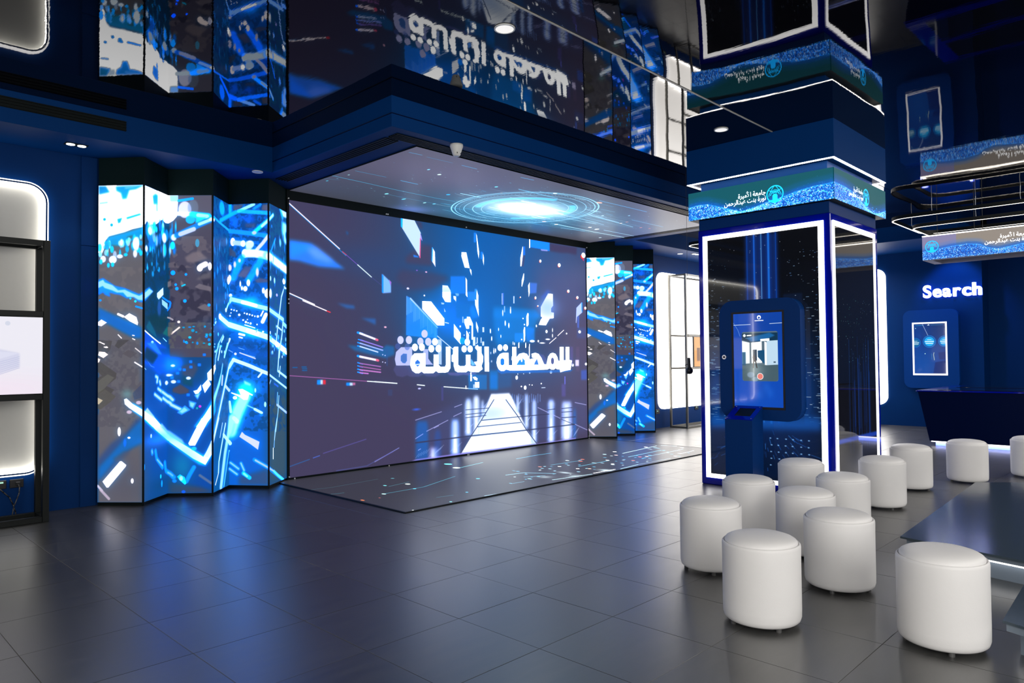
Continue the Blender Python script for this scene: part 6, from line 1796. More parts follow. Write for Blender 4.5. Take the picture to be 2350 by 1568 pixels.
plan = [(2.246, 8.03), (2.560, 7.675), (2.909, 8.0), (3.249, 7.66), (3.575, 8.0), (3.863, 7.62), (4.274, 7.97)]
cum = [0.0]
for a, b in zip(plan, plan[1:]): cum.append(cum[-1]+math.hypot(b[0]-a[0], b[1]-a[1]))
ZB, ZT = 0.033, 3.218
za = Canvas(cum[-1]*100, (ZT-ZB)*100, 3.1, '0a4a88'); za.art(ZIG_ART); za.bloom(3.5, '0088f0', .5)
ZIGM = screen_mat('zigzag_screen', za, 1.0, 2.2, .012, .45, .08, hdr=3.4)
def zigzag(pts, parts, label):
    t = empty('zigzag_screen', (pts[0][0], pts[0][1], 0), label, 'video wall', 'folded video walls either side of the main screen')
    for (a, b), u in zip(zip(pts, pts[1:]), parts):
        nx, ny = (b[1]-a[1]), -(b[0]-a[0]); L = math.hypot(nx, ny); nx, ny = nx/L, ny/L
        picture_uv('panel', [(a[0], a[1], ZB), (b[0], b[1], ZB), (b[0], b[1], ZT), (a[0], a[1], ZT)], (u[0]/cum[-1], 0, u[1]/cum[-1], 1), ZIGM, t, .015)
        for nm, z0, z1, mt, ins in (('header', ZT+.001, SOF-.001, HEADER, .0), ('plinth', 0.0, ZB-.001, BLACK, .006)):
            f = [(a[0]-nx*ins, a[1]-ny*ins), (b[0]-nx*ins, b[1]-ny*ins)]
            g_ = [(p[0]-nx*.015, p[1]-ny*.015) for p in f]
            MB().prism([(f[0][0], f[0][1], z0), (f[1][0], f[1][1], z0), (g_[1][0], g_[1][1], z0), (g_[0][0], g_[0][1], z0)], (0, 0, z1-z0)).make(nm, mt, t)
    return t
zigzag(plan, list(zip(cum, cum[1:])), 'tall zigzag folded video wall on the left of the main screen, six lit blue panels')
rplan = [(10.005, 7.955), (10.06, 8.03), (10.417, 7.62), (10.705, 8.0), (11.03, 7.66), (11.37, 8.0), (11.72, 7.675), (12.03, 8.03)]
zigzag(rplan, [(cum[-1]-.2, cum[-1])]+list(zip(cum, cum[1:])), 'tall zigzag folded video wall on the far right of the main screen')

# ceiling screen
ca = Canvas(581, 248, 2.2, '39353f')
ca.haze(420, 110, 200, 70, '4a7c9c', .5); ca.haze(290, 190, 160, 60, '0e5f86', .8); ca.haze(290, 128, 120, 90, '1a7aa8', .75); ca.haze(100, 60, 160, 80, '5c5470', .6)
ca.haze(70, 200, 120, 60, '2e3440', .7); ca.haze(175, 235, 26, 22, '5a78c8', .7)
ca.art(CEIL_ART)
gr = random.Random(3)
for r_, w_, al in ((101, 1.6, 1), (96, 1.2, .9), (84, 1.0, .8), (72, 1.2, .95), (60, 1.0, .85)):
    ca.line([(287+r_*math.cos(t*.0873), 128+r_*math.sin(t*.0873)) for t in range(73)], w_, '9ae8ff', al)
for k in range(120):
    t = k*2*math.pi/120; ca.dot(287+90*math.cos(t), 128+90*math.sin(t), .6, .6, 'c8f4ff', .8)
for a0, a1 in ((150, 260), (300, 350), (10, 60)):
    ca.line([(287+66*math.cos(math.radians(a)), 128+66*math.sin(math.radians(a))) for a in range(a0, a1, 4)], 9, '38c4f0', .85, 1)
for k in range(150):
    t = gr.uniform(0, 6.283); r_ = gr.uniform(25, 105); x = 287+r_*math.cos(t)*1.3; y = 128+r_*math.sin(t)
    ca.line([(x, y), (x+gr.uniform(4, 30), y+gr.uniform(-1.5, 1.5))], gr.uniform(.5, 1.6), gr.choice(['7ae0ff', 'c8f6ff', '30b0e0']), gr.uniform(.3, .8), .5)
ca.haze(290, 126, 66, 46, 'c8f2ff', .95); ca.haze(290, 126, 56, 36, 'ffffff', 1); ca.dot(290, 126, 46, 27, 'ffffff', .95, 6)
for k in range(40):
    x = gr.uniform(240, 350); y = gr.uniform(95, 160); ca.line([(x, y), (x+gr.uniform(10, 40), y+gr.uniform(-3, 3))], gr.uniform(1, 3), 'f4feff', .7, 1)
for k in range(160):
    x = gr.uniform(10, 570); y = gr.uniform(20, 235); ca.dot(x, y, gr.uniform(.4, 1.6), .5, gr.choice(['6ad0f0', 'b0f0ff', '4898b8']), gr.uniform(.3, .9), .3)
for k in range(26):
    y = gr.uniform(60, 200); x = gr.uniform(330, 430); ca.line([(x, y), (x+gr.uniform(40, 130), y+gr.uniform(-2, 2))], .7, gr.choice(['58c8e8', 'a8ecff']), gr.uniform(.3, .8), .3)
ca.bloom(6, '10a8f0', .45, .5)
CEILM = screen_mat('ceiling_screen', ca, 1.25, 3.0, .20, .42, .2, hdr=.4)
cs = empty('ceiling_screen', (7.2, 6.7, 3.485), 'ceiling screen under the soffit with a glowing white disc inside cyan rings', 'screen')
def flat_picture(name, x0, y0, x1, y1, z, mat, parent, facing, thick):
    if facing > 0: return picture(name, [(x0, y1, z), (x1, y1, z), (x1, y0, z), (x0, y0, z)][::1] if False else [(x0, y0, z), (x1, y0, z), (x1, y1, z), (x0, y1, z)], mat, parent, thick=thick)
    return picture(name, [(x0, y1, z), (x1, y1, z), (x1, y0, z), (x0, y0, z)], mat, parent, thick=thick)
flat_picture('screen', 4.29, 5.47, 10.10, 7.945, 3.485, CEILM, cs, -1, .02)
# the picture's rows run from y=5.47 (top) towards the screen wall
fa = Canvas(601, 251, 2.2, '202024')
fa.haze(300, 130, 220, 110, '26262e', .7); fa.art(FLOOR_ART)
FLOORM = screen_mat('floor_projection', fa, 1.9, 2.0, .03, .36, .5, hdr=.5)  # streaks projected on the floor, painted as emission on a glowing panel
fs_ = empty('floor_projection', (7.1, 6.7, 0), 'dark floor area in front of the video wall with projected cyan streaks painted as glow', 'screen')
me_ = flat_picture('screen', LX0+.02, LY0+.02, LX1-.02, LY1, .010, FLOORM, fs_, 1, .02)
ul = me_.data.uv_layers[0]
for i, c in enumerate(((0, 1), (1, 1), (1, 0), (0, 0))): ul.data[i].uv = c
for b in ((LX0, LY0, LX0+.02, LY1), (LX1-.02, LY0, LX1, LY1), (LX0+.02, LY0, LX1-.02, LY0+.02)):
    MB().box(b[0], b[1], -.01, b[2], b[3], .012, .002, 1).make('edge_trim', BLACK_METAL, fs_)

# linear air slots in the soffit
def slot_vent(label, x0, y0, x1, y1):
    t = empty('air_vent', ((x0+x1)/2, (y0+y1)/2, SOF), label, 'vent', 'slot air vents around the ceiling screen')
    MB().box(x0, y0, SOF-.004, x1, y1, SOF+.002).make('recess', BLACK, t)
    alongx = (x1-x0) > (y1-y0); n = 4
    for k in range(n+1):
        f = k/n
        if alongx: yy = y0+(y1-y0)*f; MB().box(x0, yy-.006, SOF-.012, x1, yy+.006, SOF-.002, .002, 1).make('slat', BLACK_METAL, t)
        else: xx = x0+(x1-x0)*f; MB().box(xx-.006, y0, SOF-.012, xx+.006, y1, SOF-.002, .002, 1).make('slat', BLACK_METAL, t)
slot_vent('long black slot vent in the soffit along the left edge of the ceiling screen', 3.93, 5.47, 4.07, 7.58)
slot_vent('long black slot vent in the soffit along the front edge of the ceiling screen', 3.93, 5.30, 10.3, 5.43)
slot_vent('black slot vent in the soffit at the far right end of the ceiling screen', 10.16, 5.47, 10.30, 7.30)
t = empty('air_grille', (1.0, 7.35, 3.67), 'black air grille on the soffit face above the left wall', 'vent')
MB().box(-.6, 7.352, 3.625, 2.29, 7.362, 3.72).make('recess', BLACK, t)
for k in range(4): MB().box(-.6, 7.340, 3.630+k*.026, 2.29, 7.354, 3.638+k*.026, .002, 1).make('slat', BLACK_METAL, t)
t = empty('smoke_detector', (4.555, 5.19, SOF), 'white cup-shaped detector under the corner of the soffit', 'detector')
MB().lathe([(0, 0), (.062, 0), (.064, -.02), (.05, -.06), (.038, -.10), (.030, -.112), (0, -.112)], (4.555, 5.19, SOF), 24).make('housing', PLASTIC_W, t, True)
MB().box(4.53, 5.153, SOF-.095, 4.58, 5.165, SOF-.075).make('sensor_window', PLASTIC_K, t)

def downlight(label, x, y, z, r=.06, mat=LAMP_LENS, group=None):
    t = empty('downlight', (x, y, z), label, 'ceiling light', group)
    MB().ring([(x+r*1.15*math.cos(a*.1963), y+r*1.15*math.sin(a*.1963), z-.008) for a in range(32)], [(x+r*math.cos(a*.1963), y+r*math.sin(a*.1963), z-.008) for a in range(32)], (0, 0, .009)).make('rim', PLASTIC_W, t)
    MB().cyl((x, y, z-.005), (x, y, z+.001), r, 28).make('lens', mat, t)
downlight('round ceiling light in the mirror ceiling above the main screen', 3.587, 3.56, CEIL, .065)
downlight('round ceiling light in the mirror ceiling beside the pillar', 6.792, 3.604, CEIL, .062)
downlight('small round white fitting in the soffit above the zigzag wall', 3.639, 7.434, SOF, .05, PLASTIC_W)
downlight('first small round light in the soffit along the far wall', 12.6, 7.62, SOF, .05, LAMP_HOT)
t = empty('spotlight', (1.955, 7.68, SOF), 'twin recessed spotlight in the soffit left of the zigzag wall', 'ceiling light')
MB().box(1.86, 7.63, SOF-.006, 2.05, 7.73, SOF+.001, .003, 1).make('bezel', BLACK, t)
for x in (1.908, 2.002):
    MB().cyl((x, 7.68, SOF-.009), (x, 7.68, SOF-.005), .036, 20).make('lamp', LAMP_HOT, t)
t = empty('spotlight', (12.9, 7.45, SOF), 'twin recessed spotlight in the soffit along the far wall', 'ceiling light')
MB().box(12.78, 7.40, SOF-.006, 13.02, 7.50, SOF+.001, .003, 1).make('bezel', STEEL, t)
for x in (12.84, 12.96): MB().cyl((x, 7.45, SOF-.009), (x, 7.45, SOF-.005), .036, 20).make('lamp', LAMP_HOT, t)

# ================================================================== light boxes and display frames
def wall_box(label, u0, u1, z0, z1, wall, hot=False, r=.17):
    """Rounded light box on a wall: white back, blue rim with an LED line on its inner side."""
    if wall == 'y': P = lambda u, v, d: (u, YW-.001-d, v)
    else: P = lambda u, v, d: (15.95-.001-d, u, v)
    t = empty('light_box', P((u0+u1)/2, z0, 0), label, 'light box')
    o = rrect(u0, z0, u1, z1, r); m1 = rrect(u0+.014, z0+.014, u1-.014, z1-.014, r-.014); m2 = rrect(u0+.035, z0+.035, u1-.035, z1-.035, r-.035)
    dv = Vector(P(0, 0, .06))-Vector(P(0, 0, 0))
    MB().prism([P(a, b, 0) for a, b in m1], Vector(P(0, 0, .012))-Vector(P(0, 0, 0))).make('diffuser', LED_FAR if hot else PANEL_W, t)
    m3 = rrect(u0+.018, z0+.018, u1-.018, z1-.018, r-.018); g_ = rrect(u0-.012, z0-.012, u1+.012, z1+.012, r+.012)
    v = lambda d: Vector(P(0, 0, d))-Vector(P(0, 0, 0))
    MB().ring([P(a, b, .018) for a, b in m1], [P(a, b, .018) for a, b in m3], v(.034)).make('led_strip', LED_BOX, t)
    MB().ring([P(a, b, 0) for a, b in o], [P(a, b, 0) for a, b in m1], dv).make('rim', NAVY if not hot else LED_FAR, t)
    MB().ring([P(a, b, 0) for a, b in g_], [P(a, b, 0) for a, b in o], v(.05)).make('edge_light', LED_W, t)
    return t
wall_box('tall rounded light box on the left wall behind the black display frame', -2.2, 1.80, .39, 3.145, 'y')
wall_box('tall rounded light box on the far wall behind the steel display frame', 12.43, 15.2, .39, 3.145, 'y', True)
wall_box('tall rounded light box on the end wall, half hidden by the pillar', 4.85, 7.4, .42, 3.20, 'x', True)

def bar(mb, p, q, w=.022): 
    mb.box(min(p[0], q[0])-w, min(p[1], q[1])-w, min(p[2], q[2])-w, max(p[0], q[0])+w, max(p[1], q[1])+w, max(p[2], q[2])+w, .002, 1)
def display_frame(label, x0, x1, y0, y1, top, mat, rails, w):
    t = empty('display_frame', ((x0+x1)/2, (y0+y1)/2, 0), label, 'display frame')
    for x in (x0, x1):
        for y in (y0, y1):
            mb = MB(); bar(mb, (x, y, w), (x, y, top), w); mb.make('post', mat, t)
    for z in [w, top]+rails:
        for y in (y0, y1):
            mb = MB(); bar(mb, (x0+2*w, y, z), (x1-2*w, y, z), w*.95); mb.make('rail', mat, t)
        for x in (x0, x1):
            if z in rails: continue
            mb = MB(); bar(mb, (x, y0+2*w, z), (x, y1-2*w, z), w*.9); mb.make('cross_bar', mat, t)
    return t
display_frame('black metal display frame in front of the left light box', -1.0, 1.70, 7.60, 7.86, 2.52, BLACK_METAL, [1.875, 1.125], .026)
tva = Canvas(270, 70, 4, 'eceaf4')
tva.poly([(150, 30), (215, 24), (252, 33), (252, 46), (200, 66), (150, 72)], 'd4d6ee', .9, 1); tva.poly([(200, 27), (252, 33), (205, 49), (150, 40)], 'dfe0f4', 1, .6)
for k in range(7): tva.line([(150, 48+k*3.4), (202, 52+k*2.2), (252, 36+k*1.7)], .5, 'c0c4e4', .8)
tva.haze(230, 66, 60, 14, 'f4e4f2', .8); tva.dot(243, 6, 2, 2, 'd8dcec', 1)
TVM = screen_mat('left_television', tva, .95, .25, .02)
t = empty('television', (.35, 7.60, 1.15), 'white-lit television held in the black frame, pale stack of papers on screen', 'television')
MB().box(-.97, 7.572, 1.152, 1.672, 7.60, 1.848, .004, 1).make('casing', PLASTIC_K, t)
picture('screen', [(-.965, 7.570, 1.158), (1.667, 7.570, 1.158), (1.667, 7.570, 1.842), (-.965, 7.570, 1.842)], TVM, t, thick=.004)
display_frame('steel display frame in front of the far light box', 12.74, 15.0, 7.60, 7.97, 3.09, STEEL, [1.87, 1.20], .02)
tvb = Canvas(180, 66, 4, 'f0a860')
tvb.poly([(0, 30), (180, 26), (180, 66), (0, 66)], 'e89a38', 1, 1); tvb.poly([(10, 24), (22, 24), (22, 58), (10, 58)], '7a4a28'); tvb.poly([(22, 18), (30, 18), (30, 60), (22, 60)], 'f4b818'); tvb.poly([(32, 22), (50, 20), (50, 50), (32, 52)], '8a6a40'); tvb.dot(44, 54, 4, 3, 'c04838'); tvb.poly([(0, 54), (180, 48), (180, 66), (0, 66)], 'eaa050', 1, 2)
tvb.text('\ufe94\ufecc\ufee3\ufe8e\ufe9f', 46, 14, 9, '5a3010')
TVBM = screen_mat('far_television', tvb, 1.0, .3, .02)
t = empty('television', (14.0, 7.6, 1.2), 'orange picture on the television held in the far steel frame', 'television')
MB().box(12.98, 7.575, 1.223, 14.9, 7.60, 1.847, .004, 1).make('casing', PLASTIC_K, t)
picture('screen', [(13.0, 7.572, 1.235), (14.88, 7.572, 1.235), (14.88, 7.572, 1.835), (13.0, 7.572, 1.835)], TVBM, t, thick=.004)

for k, (x, lab) in enumerate(((1.44, 'black wall socket with a green light below the left light box'), (1.575, 'black wall socket with a grey plug below the left light box'))):
    t = empty('wall_socket', (x, YW, .30), lab, 'socket')
    MB().box(x-.055, YW-.014, .265, x+.055, YW, .345, .004, 1).make('plate', PLASTIC_K, t)
    if k == 0: MB().box(x-.03, YW-.017, .318, x+.03, YW-.013, .332).make('indicator', GREEN, t)
    else: MB().box(x-.012, YW-.045, .285, x+.026, YW-.013, .322, .005, 1).make('plug', PLASTIC_K, t)
t = empty('power_cable', (1.58, 8.0, .2), 'grey cable hanging from the plug below the left light box', 'cable')
MB().tube([(1.582, 8.04, .30), (1.590, 8.03, .27), (1.586, 8.02, .22), (1.570, 8.02, .17), (1.545, 8.02, .10), (1.53, 8.02, .008)], .005, 8).make('wire', FOOT, t, True)
t = empty('power_cable', (1.46, 8.0, .2), 'black cable drooping from the green-lit socket to the frame', 'cable')
MB().tube([(1.44, 8.05, .27), (1.47, 8.03, .235), (1.51, 8.02, .19), (1.535, 8.0, .12), (1.55, 7.98, .05), (1.555, 7.97, .008)], .006, 8).make('wire', PLASTIC_K, t, True)
for x, lab in ((12.40, 'dark wall socket beside the zigzag wall, low on the far wall'), (13.92, 'dark wall socket low on the far wall under the steel frame')):
    t = empty('wall_socket', (x, YW, .33), lab, 'socket')
    MB().box(x-.07, YW-.014, .29, x+.07, YW, .38, .004, 1).make('plate', PLASTIC_K, t)
    MB().box(x-.03, YW-.017, .34, x+.01, YW-.013, .352).make('indicator', GREEN, t)

# handset on a wire
HX, HY = 8.135, 4.82
t = empty('handset', (HX, HY, 1.30), 'black phone handset hanging on a thin wire left of the pillar', 'handset')
MB().cyl((HX, HY, 1.415), (HX, HY, CEIL), .0022, 6).make('wire', FOOT, t)
MB().cyl((HX, HY, 1.42), (HX+.006, HY, 1.29), .020, 12, .024).make('grip', PLASTIC_K, t, False)
MB().lathe([(0, -.045), (.03, -.04), (.046, -.015), (.046, .015), (.03, .04), (0, .045)], (HX+.012, HY, 1.255), 20).make('earpiece', PLASTIC_K, t, True)
MB().cyl((HX, HY, 1.34), (HX-.045, HY+.03, 1.325), .004, 6).make('hook', PLASTIC_K, t)

# ================================================================== pillar
PX0, PX1, PY0, PY1 = 7.328, 8.713, 2.725, 4.198
pl = empty('pillar', ((PX0+PX1)/2, (PY0+PY1)/2, 0), kind='structure'); tag(pl, 'square pillar clad in blue acrylic with lit poster frames and a lit screen band')
MB().box(PX0, PY0, 0, PX1, PY1, 2.862, .012, 3).make('cladding', ACRYLIC, pl)
MB().box(PX0+.01, PY0+.01, 2.862, PX1-.01, PY1-.01, 2.99, .002, 1).make('neck', NAVY_KIOSK, pl)
MB().box(PX0+.03, PY0+.03, 3.28, PX1-.03, PY1-.03, CEIL, .002, 1).make('core', NAVY_SOFFIT, pl)
BX0, BX1, BY0, BY1 = 7.258, 8.80, 2.655, 4.272
MB().box(BX0+.006, BY0+.006, 2.978, BX1-.006, BY1-.006, 3.287).make('band_body', BLACK, pl)
MB().box(7.248, 2.645, 3.392, 8.80, 4.285, CEIL, .003, 1).make('canopy', NAVY_SOFFIT, pl)
o_ = [(7.250, 2.647), (8.798, 2.647), (8.798, 4.283), (7.250, 4.283)]; i_ = [(7.276, 2.673), (8.772, 2.673), (8.772, 4.257), (7.276, 4.257)]
MB().ring([(a, b, 3.386) for a, b in o_], [(a, b, 3.386) for a, b in i_], (0, 0, .006)).make('light_strip', glow('canopy_led_strip', (1.0, .92, .84), 18.0), pl)
# posters and their lit frames
pa = Canvas(123, 260, 3.2, '04060c'); pr = random.Random(11)
pa.haze(62, 190, 50, 60, '0a3a86', .9); pa.haze(62, 250, 70, 24, '020408', .9); pa.haze(100, 165, 20, 60, '0a4aa0', .7); pa.haze(8, 175, 14, 60, '0a4aa0', .7)
pa.poly([(12, 70), (28, 70), (28, 200), (12, 200)], '0a1c3c', .6, 1); pa.poly([(86, 66), (106, 66), (106, 200), (86, 200)], '0a1c3c', .6, 1); pa.poly([(38, 46), (47, 46), (47, 200), (38, 200)], '081830', .6, 1)
pa.poly([(45, 0), (81, 0), (81, 200), (45, 200)], '0a2c78', .75, 3)
for x, w, c in ((55, 1.6, '1a64d8'), (63, .7, '70b8f0'), (71, 2.2, '1a70e0'), (47, .5, '0a50c0'), (79, .6, '0a50c0')): pa.line([(x, 0), (x, 200)], w*2.2, '0a3c9c', .6, 2); pa.line([(x, 0), (x, 200)], w, c, .9, .5)
for k in range(260):
    b = pr.random(); x = pr.uniform(0, 40)*b if pr.random() < .5 else 123-pr.uniform(0, 38)*b; y = pr.uniform(20, 200)
    pa.line([(x, y), (x+pr.uniform(.4, 5)*(y/120), y)], .55, pr.choice(['8ab0d8', 'c8d8e8', '5a88c0']), pr.uniform(.3, .9))
for k in range(70): pa.dot(pr.uniform(0, 123), pr.uniform(0, 130), .3, .4, 'c8d0e0', pr.uniform(.3, .9))
pa.poly([(0, 203), (123, 197), (123, 260), (0, 260)], '051a40', .7, 5); pa.poly([(0, 196), (123, 192), (123, 205), (0, 209)], '1a6cd8', .55, 4)
for k in range(70):
    t_ = pr.uniform(-1, 1); y0 = pr.uniform(205, 250); x0 = 62+t_*(y0-180)*1.1; pa.line([(x0, y0), (x0+t_*pr.uniform(4, 12), y0+pr.uniform(2, 6))], .6, pr.choice(['1a58b8', '3a88e8', '1a4890']), pr.uniform(.3, .8), .4)
for k in range(26): pa.dot(70+(k % 6)*8+pr.uniform(-1, 1), 216+(k//6)*7, 1.0, .6, '8ac0f8', .9, .3)
POST1 = screen_mat('pillar_poster', pa, .95, .2, .008, .04, .6, .6)
pb = Canvas(118, 260, 3, '05060a')
for k in range(34): 
    x = pr.uniform(30, 100); pb.line([(x, pr.uniform(110, 170)), (x, pr.uniform(200, 235))], pr.uniform(.4, 1.4), pr.choice(['0a3ca0', '1a5cd0', '0a2c78']), pr.uniform(.3, .8), 1)
for k in range(90): pb.dot(pr.uniform(0, 118), pr.uniform(70, 140), .5, .5, pr.choice(['90a8c8', '4878a8', '60c0c8']), pr.uniform(.3, .9))
pb.poly([(0, 214), (118, 214), (118, 219), (0, 219)], '1a48c8', .9, 1.2); pb.haze(60, 240, 50, 16, '14203c', .8)
POST2 = screen_mat('pillar_side_poster', pb, .9, .2, .008, .04, .6, .6)
picture('poster', [(PX0-.004, 4.08, .125), (PX0-.004, 2.845, .125), (PX0-.004, 2.845, 2.74), (PX0-.004, 4.08, 2.74)], POST1, pl, thick=.004)
MB().ring([(PX0-.012, a, b) for a, b in ((4.133, .08), (2.79, .08), (2.79, 2.79), (4.133, 2.79))], [(PX0-.012, a, b) for a, b in ((4.08, .125), (2.845, .125), (2.845, 2.74), (4.08, 2.74))], (.012, 0, 0)).make('led_frame', LED_W, pl)
picture('poster', [(7.43, PY0-.004, .125), (8.56, PY0-.004, .125), (8.56, PY0-.004, 2.74), (7.43, PY0-.004, 2.74)], POST2, pl, thick=.004)
MB().ring([(a, PY0-.012, b) for a, b in ((7.378, .08), (8.61, .08), (8.61, 2.79), (7.378, 2.79))], [(a, PY0-.012, b) for a, b in ((7.412, .125), (8.575, .125), (8.575, 2.74), (7.412, 2.74))], (0, .012, 0)).make('led_frame', LED_W, pl)

# the university's lettering and emblem on a field of drifting blue sparks
UNI = ('\ufe93\ufeae\ufef4\ufee3\ufef7\ufe8d \ufe94\ufecc\ufee3\ufe8e\ufe9f', '\ufee6\ufee4\ufea3\ufeae\ufedf\ufe8d\ufeaa\ufe92\ufecb \ufe96\ufee8\ufe91 \ufe93\ufead\ufeee\ufee7')
def emblem(c, x, y, r):
    A = '14d0f0'
    arc = lambda rr, a0, a1, cy=0: [(x+rr*math.cos(math.radians(a)), y+cy+rr*math.sin(math.radians(a))) for a in range(a0, a1+1, 6)]
    c.poly([(x-.30*r, y+.95*r), (x-.30*r, y+.15*r), (x-.15*r, y-.02*r), (x+.15*r, y-.02*r), (x+.30*r, y+.15*r), (x+.30*r, y+.95*r)], A)
    c.poly([(x-.72*r, y+.62*r), (x+.72*r, y+.62*r), (x+.45*r, y+.88*r), (x, y+r), (x-.45*r, y+.88*r)], A)
    c.line(arc(r*.94, 0, 360), .13*r, A); c.line(arc(r*.52, 190, 350, .2*r), .09*r, A); c.line(arc(r*.72, 185, 355, .25*r), .07*r, A)
    c.line([(x-.75*r, y-.5*r), (x+.25*r, y-.1*r)], .07*r, A); c.line([(x+.75*r, y-.5*r), (x-.25*r, y-.1*r)], .07*r, A)
    c.line([(x-.1*r, y-.92*r), (x-.55*r, y-.3*r)], .07*r, A); c.line([(x+.1*r, y-.92*r), (x+.55*r, y-.3*r)], .07*r, A)
def spark_band(w, h, crest, top, mid, marks, seed, dens=14, grey=None):
    c = Canvas(w, h, 4.2, top); g = random.Random(seed)
    cy = lambda x: float(np.interp(x, [p[0] for p in crest], [p[1] for p in crest]))
    if grey: c.poly([(grey, 0), (w, 0), (w, h), (grey, h)], '948a80', 1, .3)
    n = 60
    for k, (off, col, al) in enumerate(((-9, mid, .45), (-4, '0458c0', .6), (1, '0650b4', .85))):
        c.poly([(w*i/n, cy(w*i/n)+off) for i in range(n+1)]+[(w, h+1), (0, h+1)], col, al, 1.5)
    c.line([(w*i/n, cy(w*i/n)) for i in range(n+1)], .9, '38b4ff', .7, .6)
    for k in range(int(w*dens*1.15)):
        x = g.uniform(0, w); t0 = cy(x); y = t0+abs(g.gauss(0, 1))*(h-t0)*.62 if g.random() < .8 else h-abs(g.gauss(0, 2.4))
        if y > h: continue
        c.line([(x, y), (x+g.uniform(-.6, .6), y+g.uniform(-.5, .5))], g.uniform(.3, .95), g.choice(['8ae0ff', 'f4feff', '30b8ff', 'c8f4ff', '58ccff', '0a98ff']), g.uniform(.5, 1))
    for k in range(int(w*.8)):
        x = g.uniform(0, w); y = cy(x)-abs(g.gauss(0, 3)); c.dot(x, y, .22, .22, '58b8f0', .6)
    for ex, ey, er, tx, ty, ts, sq in marks:
        emblem(c, ex, ey, er)
        w1 = c.text(UNI[0], tx, ty, ts, 'ffffff', .022, True, sq); c.text(UNI[1], tx, ty+ts*.88, ts, 'ffffff', .022, True, sq)
    return c
b1 = spark_band(161.7, 31.2, [(0, 16.5), (12, 15), (24, 15.9), (42, 22), (63, 30), (78, 28), (92, 24.4), (110, 21.5), (125, 18), (143, 16), (157, 15.5), (162, 15)], '04505c', '045890', [(101.7, 16.8, 9.2, 91.8, 15.2, 7.0, .86)], 5)
b2 = spark_band(154.2, 31.2, [(0, 15), (30, 15), (55, 17.5), (80, 24), (100, 29), (115, 31), (128, 29), (140, 26), (155, 22)], '045058', '0450a8', [(91, 16.5, 9.2, 81.5, 15.0, 6.6, .8)], 6)
BAND1 = screen_mat('pillar_band_front', b1, 1.3, 1.6, .02, hdr=1.2); BAND2 = screen_mat('pillar_band_side', b2, 1.3, 1.6, .02, hdr=1.2)
picture('band_screen', [(BX0, BY1, 2.978), (BX0, BY0, 2.978), (BX0, BY0, 3.29), (BX0, BY1, 3.29)], BAND1, pl, thick=.006)
picture('band_screen', [(BX0, BY0, 2.978), (BX1, BY0, 2.978), (BX1, BY0, 3.29), (BX0, BY0, 3.29)], BAND2, pl, thick=.006)

# photo kiosk on the pillar
ka = Canvas(53.7, 98.5, 7, '0a48b4')
ka.haze(8, 90, 40, 40, '0a50c4', .8); ka.haze(50, 10, 30, 30, '083c98', .6); ka.line([(0, 9.5), (2.4, 13), (5, 17), (7.5, 24)], .5, '8ab0e8', .7)
ka.line([(0.5, 11.9), (19.5, 11.7)], .55, 'd8e8f8'); ka.line([(40.5, 11.6), (53.7, 11.4)], .55, 'd8e8f8')
ka.dot(29, 4.6, 2.2, 2.2, 'f4f8ff'); ka.poly([(27.6, 5), (29, 3.6), (30.4, 5), (29, 6.4)], '0a48b4'); ka.line([(24.5, 8), (33.5, 8)], .9, 'f0f4ff')
ka.poly(rrect(9.6, 19.5, 48.8, 71.5, 2), '5a7080', 1, 0); ka.poly([(9.6, 21), (48.8, 21), (48.8, 30), (36, 30), (20, 31), (9.6, 28)], '0a3450', 1, .4); ka.poly([(14, 26), (40, 21), (46, 24), (34, 29), (20, 30)], '1a6cb0', .9, .8)
ka.poly([(9.6, 29), (18, 31), (18, 53), (9.6, 54)], 'f4faff'); ka.poly([(20, 31), (31.5, 30), (31.5, 52.5), (20, 53)], 'fdfeff'); ka.poly([(27, 39.5), (34.5, 39), (34.5, 54), (27, 46)], '0a4c78', 1, .2); ka.poly([(34.5, 30), (37, 31), (37, 55), (34.5, 55)], 'f4faff')
ka.poly([(37, 29.5), (48.8, 29), (48.8, 54.5), (37, 55)], 'c4e0f4', 1, .3); ka.poly([(44, 51), (46.4, 51), (46.4, 52.4), (44, 52.4)], '40586c'); ka.poly([(30, 27.4), (40, 26.8), (40, 29.6), (30, 29.9)], 'ffffff', 1, .3)
ka.poly([(9.6, 53.5), (20, 53), (37, 55), (48.8, 54.3), (48.8, 69.5), (46.8, 71.5), (11.6, 71.5), (9.6, 69.5)], '48606a', 1, .4); ka.haze(24, 60, 9, 8, '90a4a8', .7); ka.poly([(9.6, 41), (13.5, 41), (13.5, 55), (9.6, 55)], '0a5078', .9, .4)
ka.poly([(21.6, 38.5), (26, 38.5), (26, 50), (21.6, 50)], '0a2c48', 1, .2)
ka.dot(22.6, 45, 1, 1.2, '2c2830'); ka.poly([(21.2, 46), (24.6, 45.6), (25, 51), (22, 51)], '38303a'); ka.line([(22.4, 50.5), (21.8, 57.4)], 1.1, '241c1c'); ka.line([(24.4, 50.5), (25.8, 57.4)], 1.1, '241c1c')
ka.dot(19, 65, 4, 3, '90a8c0', .8, .6); ka.dot(23.5, 69.5, 3.6, 2.4, '88a4b8', .8, .6); ka.dot(29.3, 66.6, 3.5, 3.5, 'f4f0f0'); ka.dot(29.3, 66.6, 2.9, 2.9, 'f08478')
ka.dot(12.4, 23.4, 1.6, 1.6, 'e8f0f4'); ka.poly([(15, 22.7), (20.4, 22.5), (20.4, 24), (15, 24.2)], 'f0f4f4', 1, .2); ka.line([(13.5, 26.5), (21, 25.8)], .35, 'a0c0d8', .7)
for q in ((36, 78), (40, 84), (28, 86)): ka.haze(q[0], q[1], 4, 5, '1c64d4', .5)
KM = screen_mat('kiosk_screen', ka, 1.0, .6, .01, .06, .5, .4)
kx = 7.20
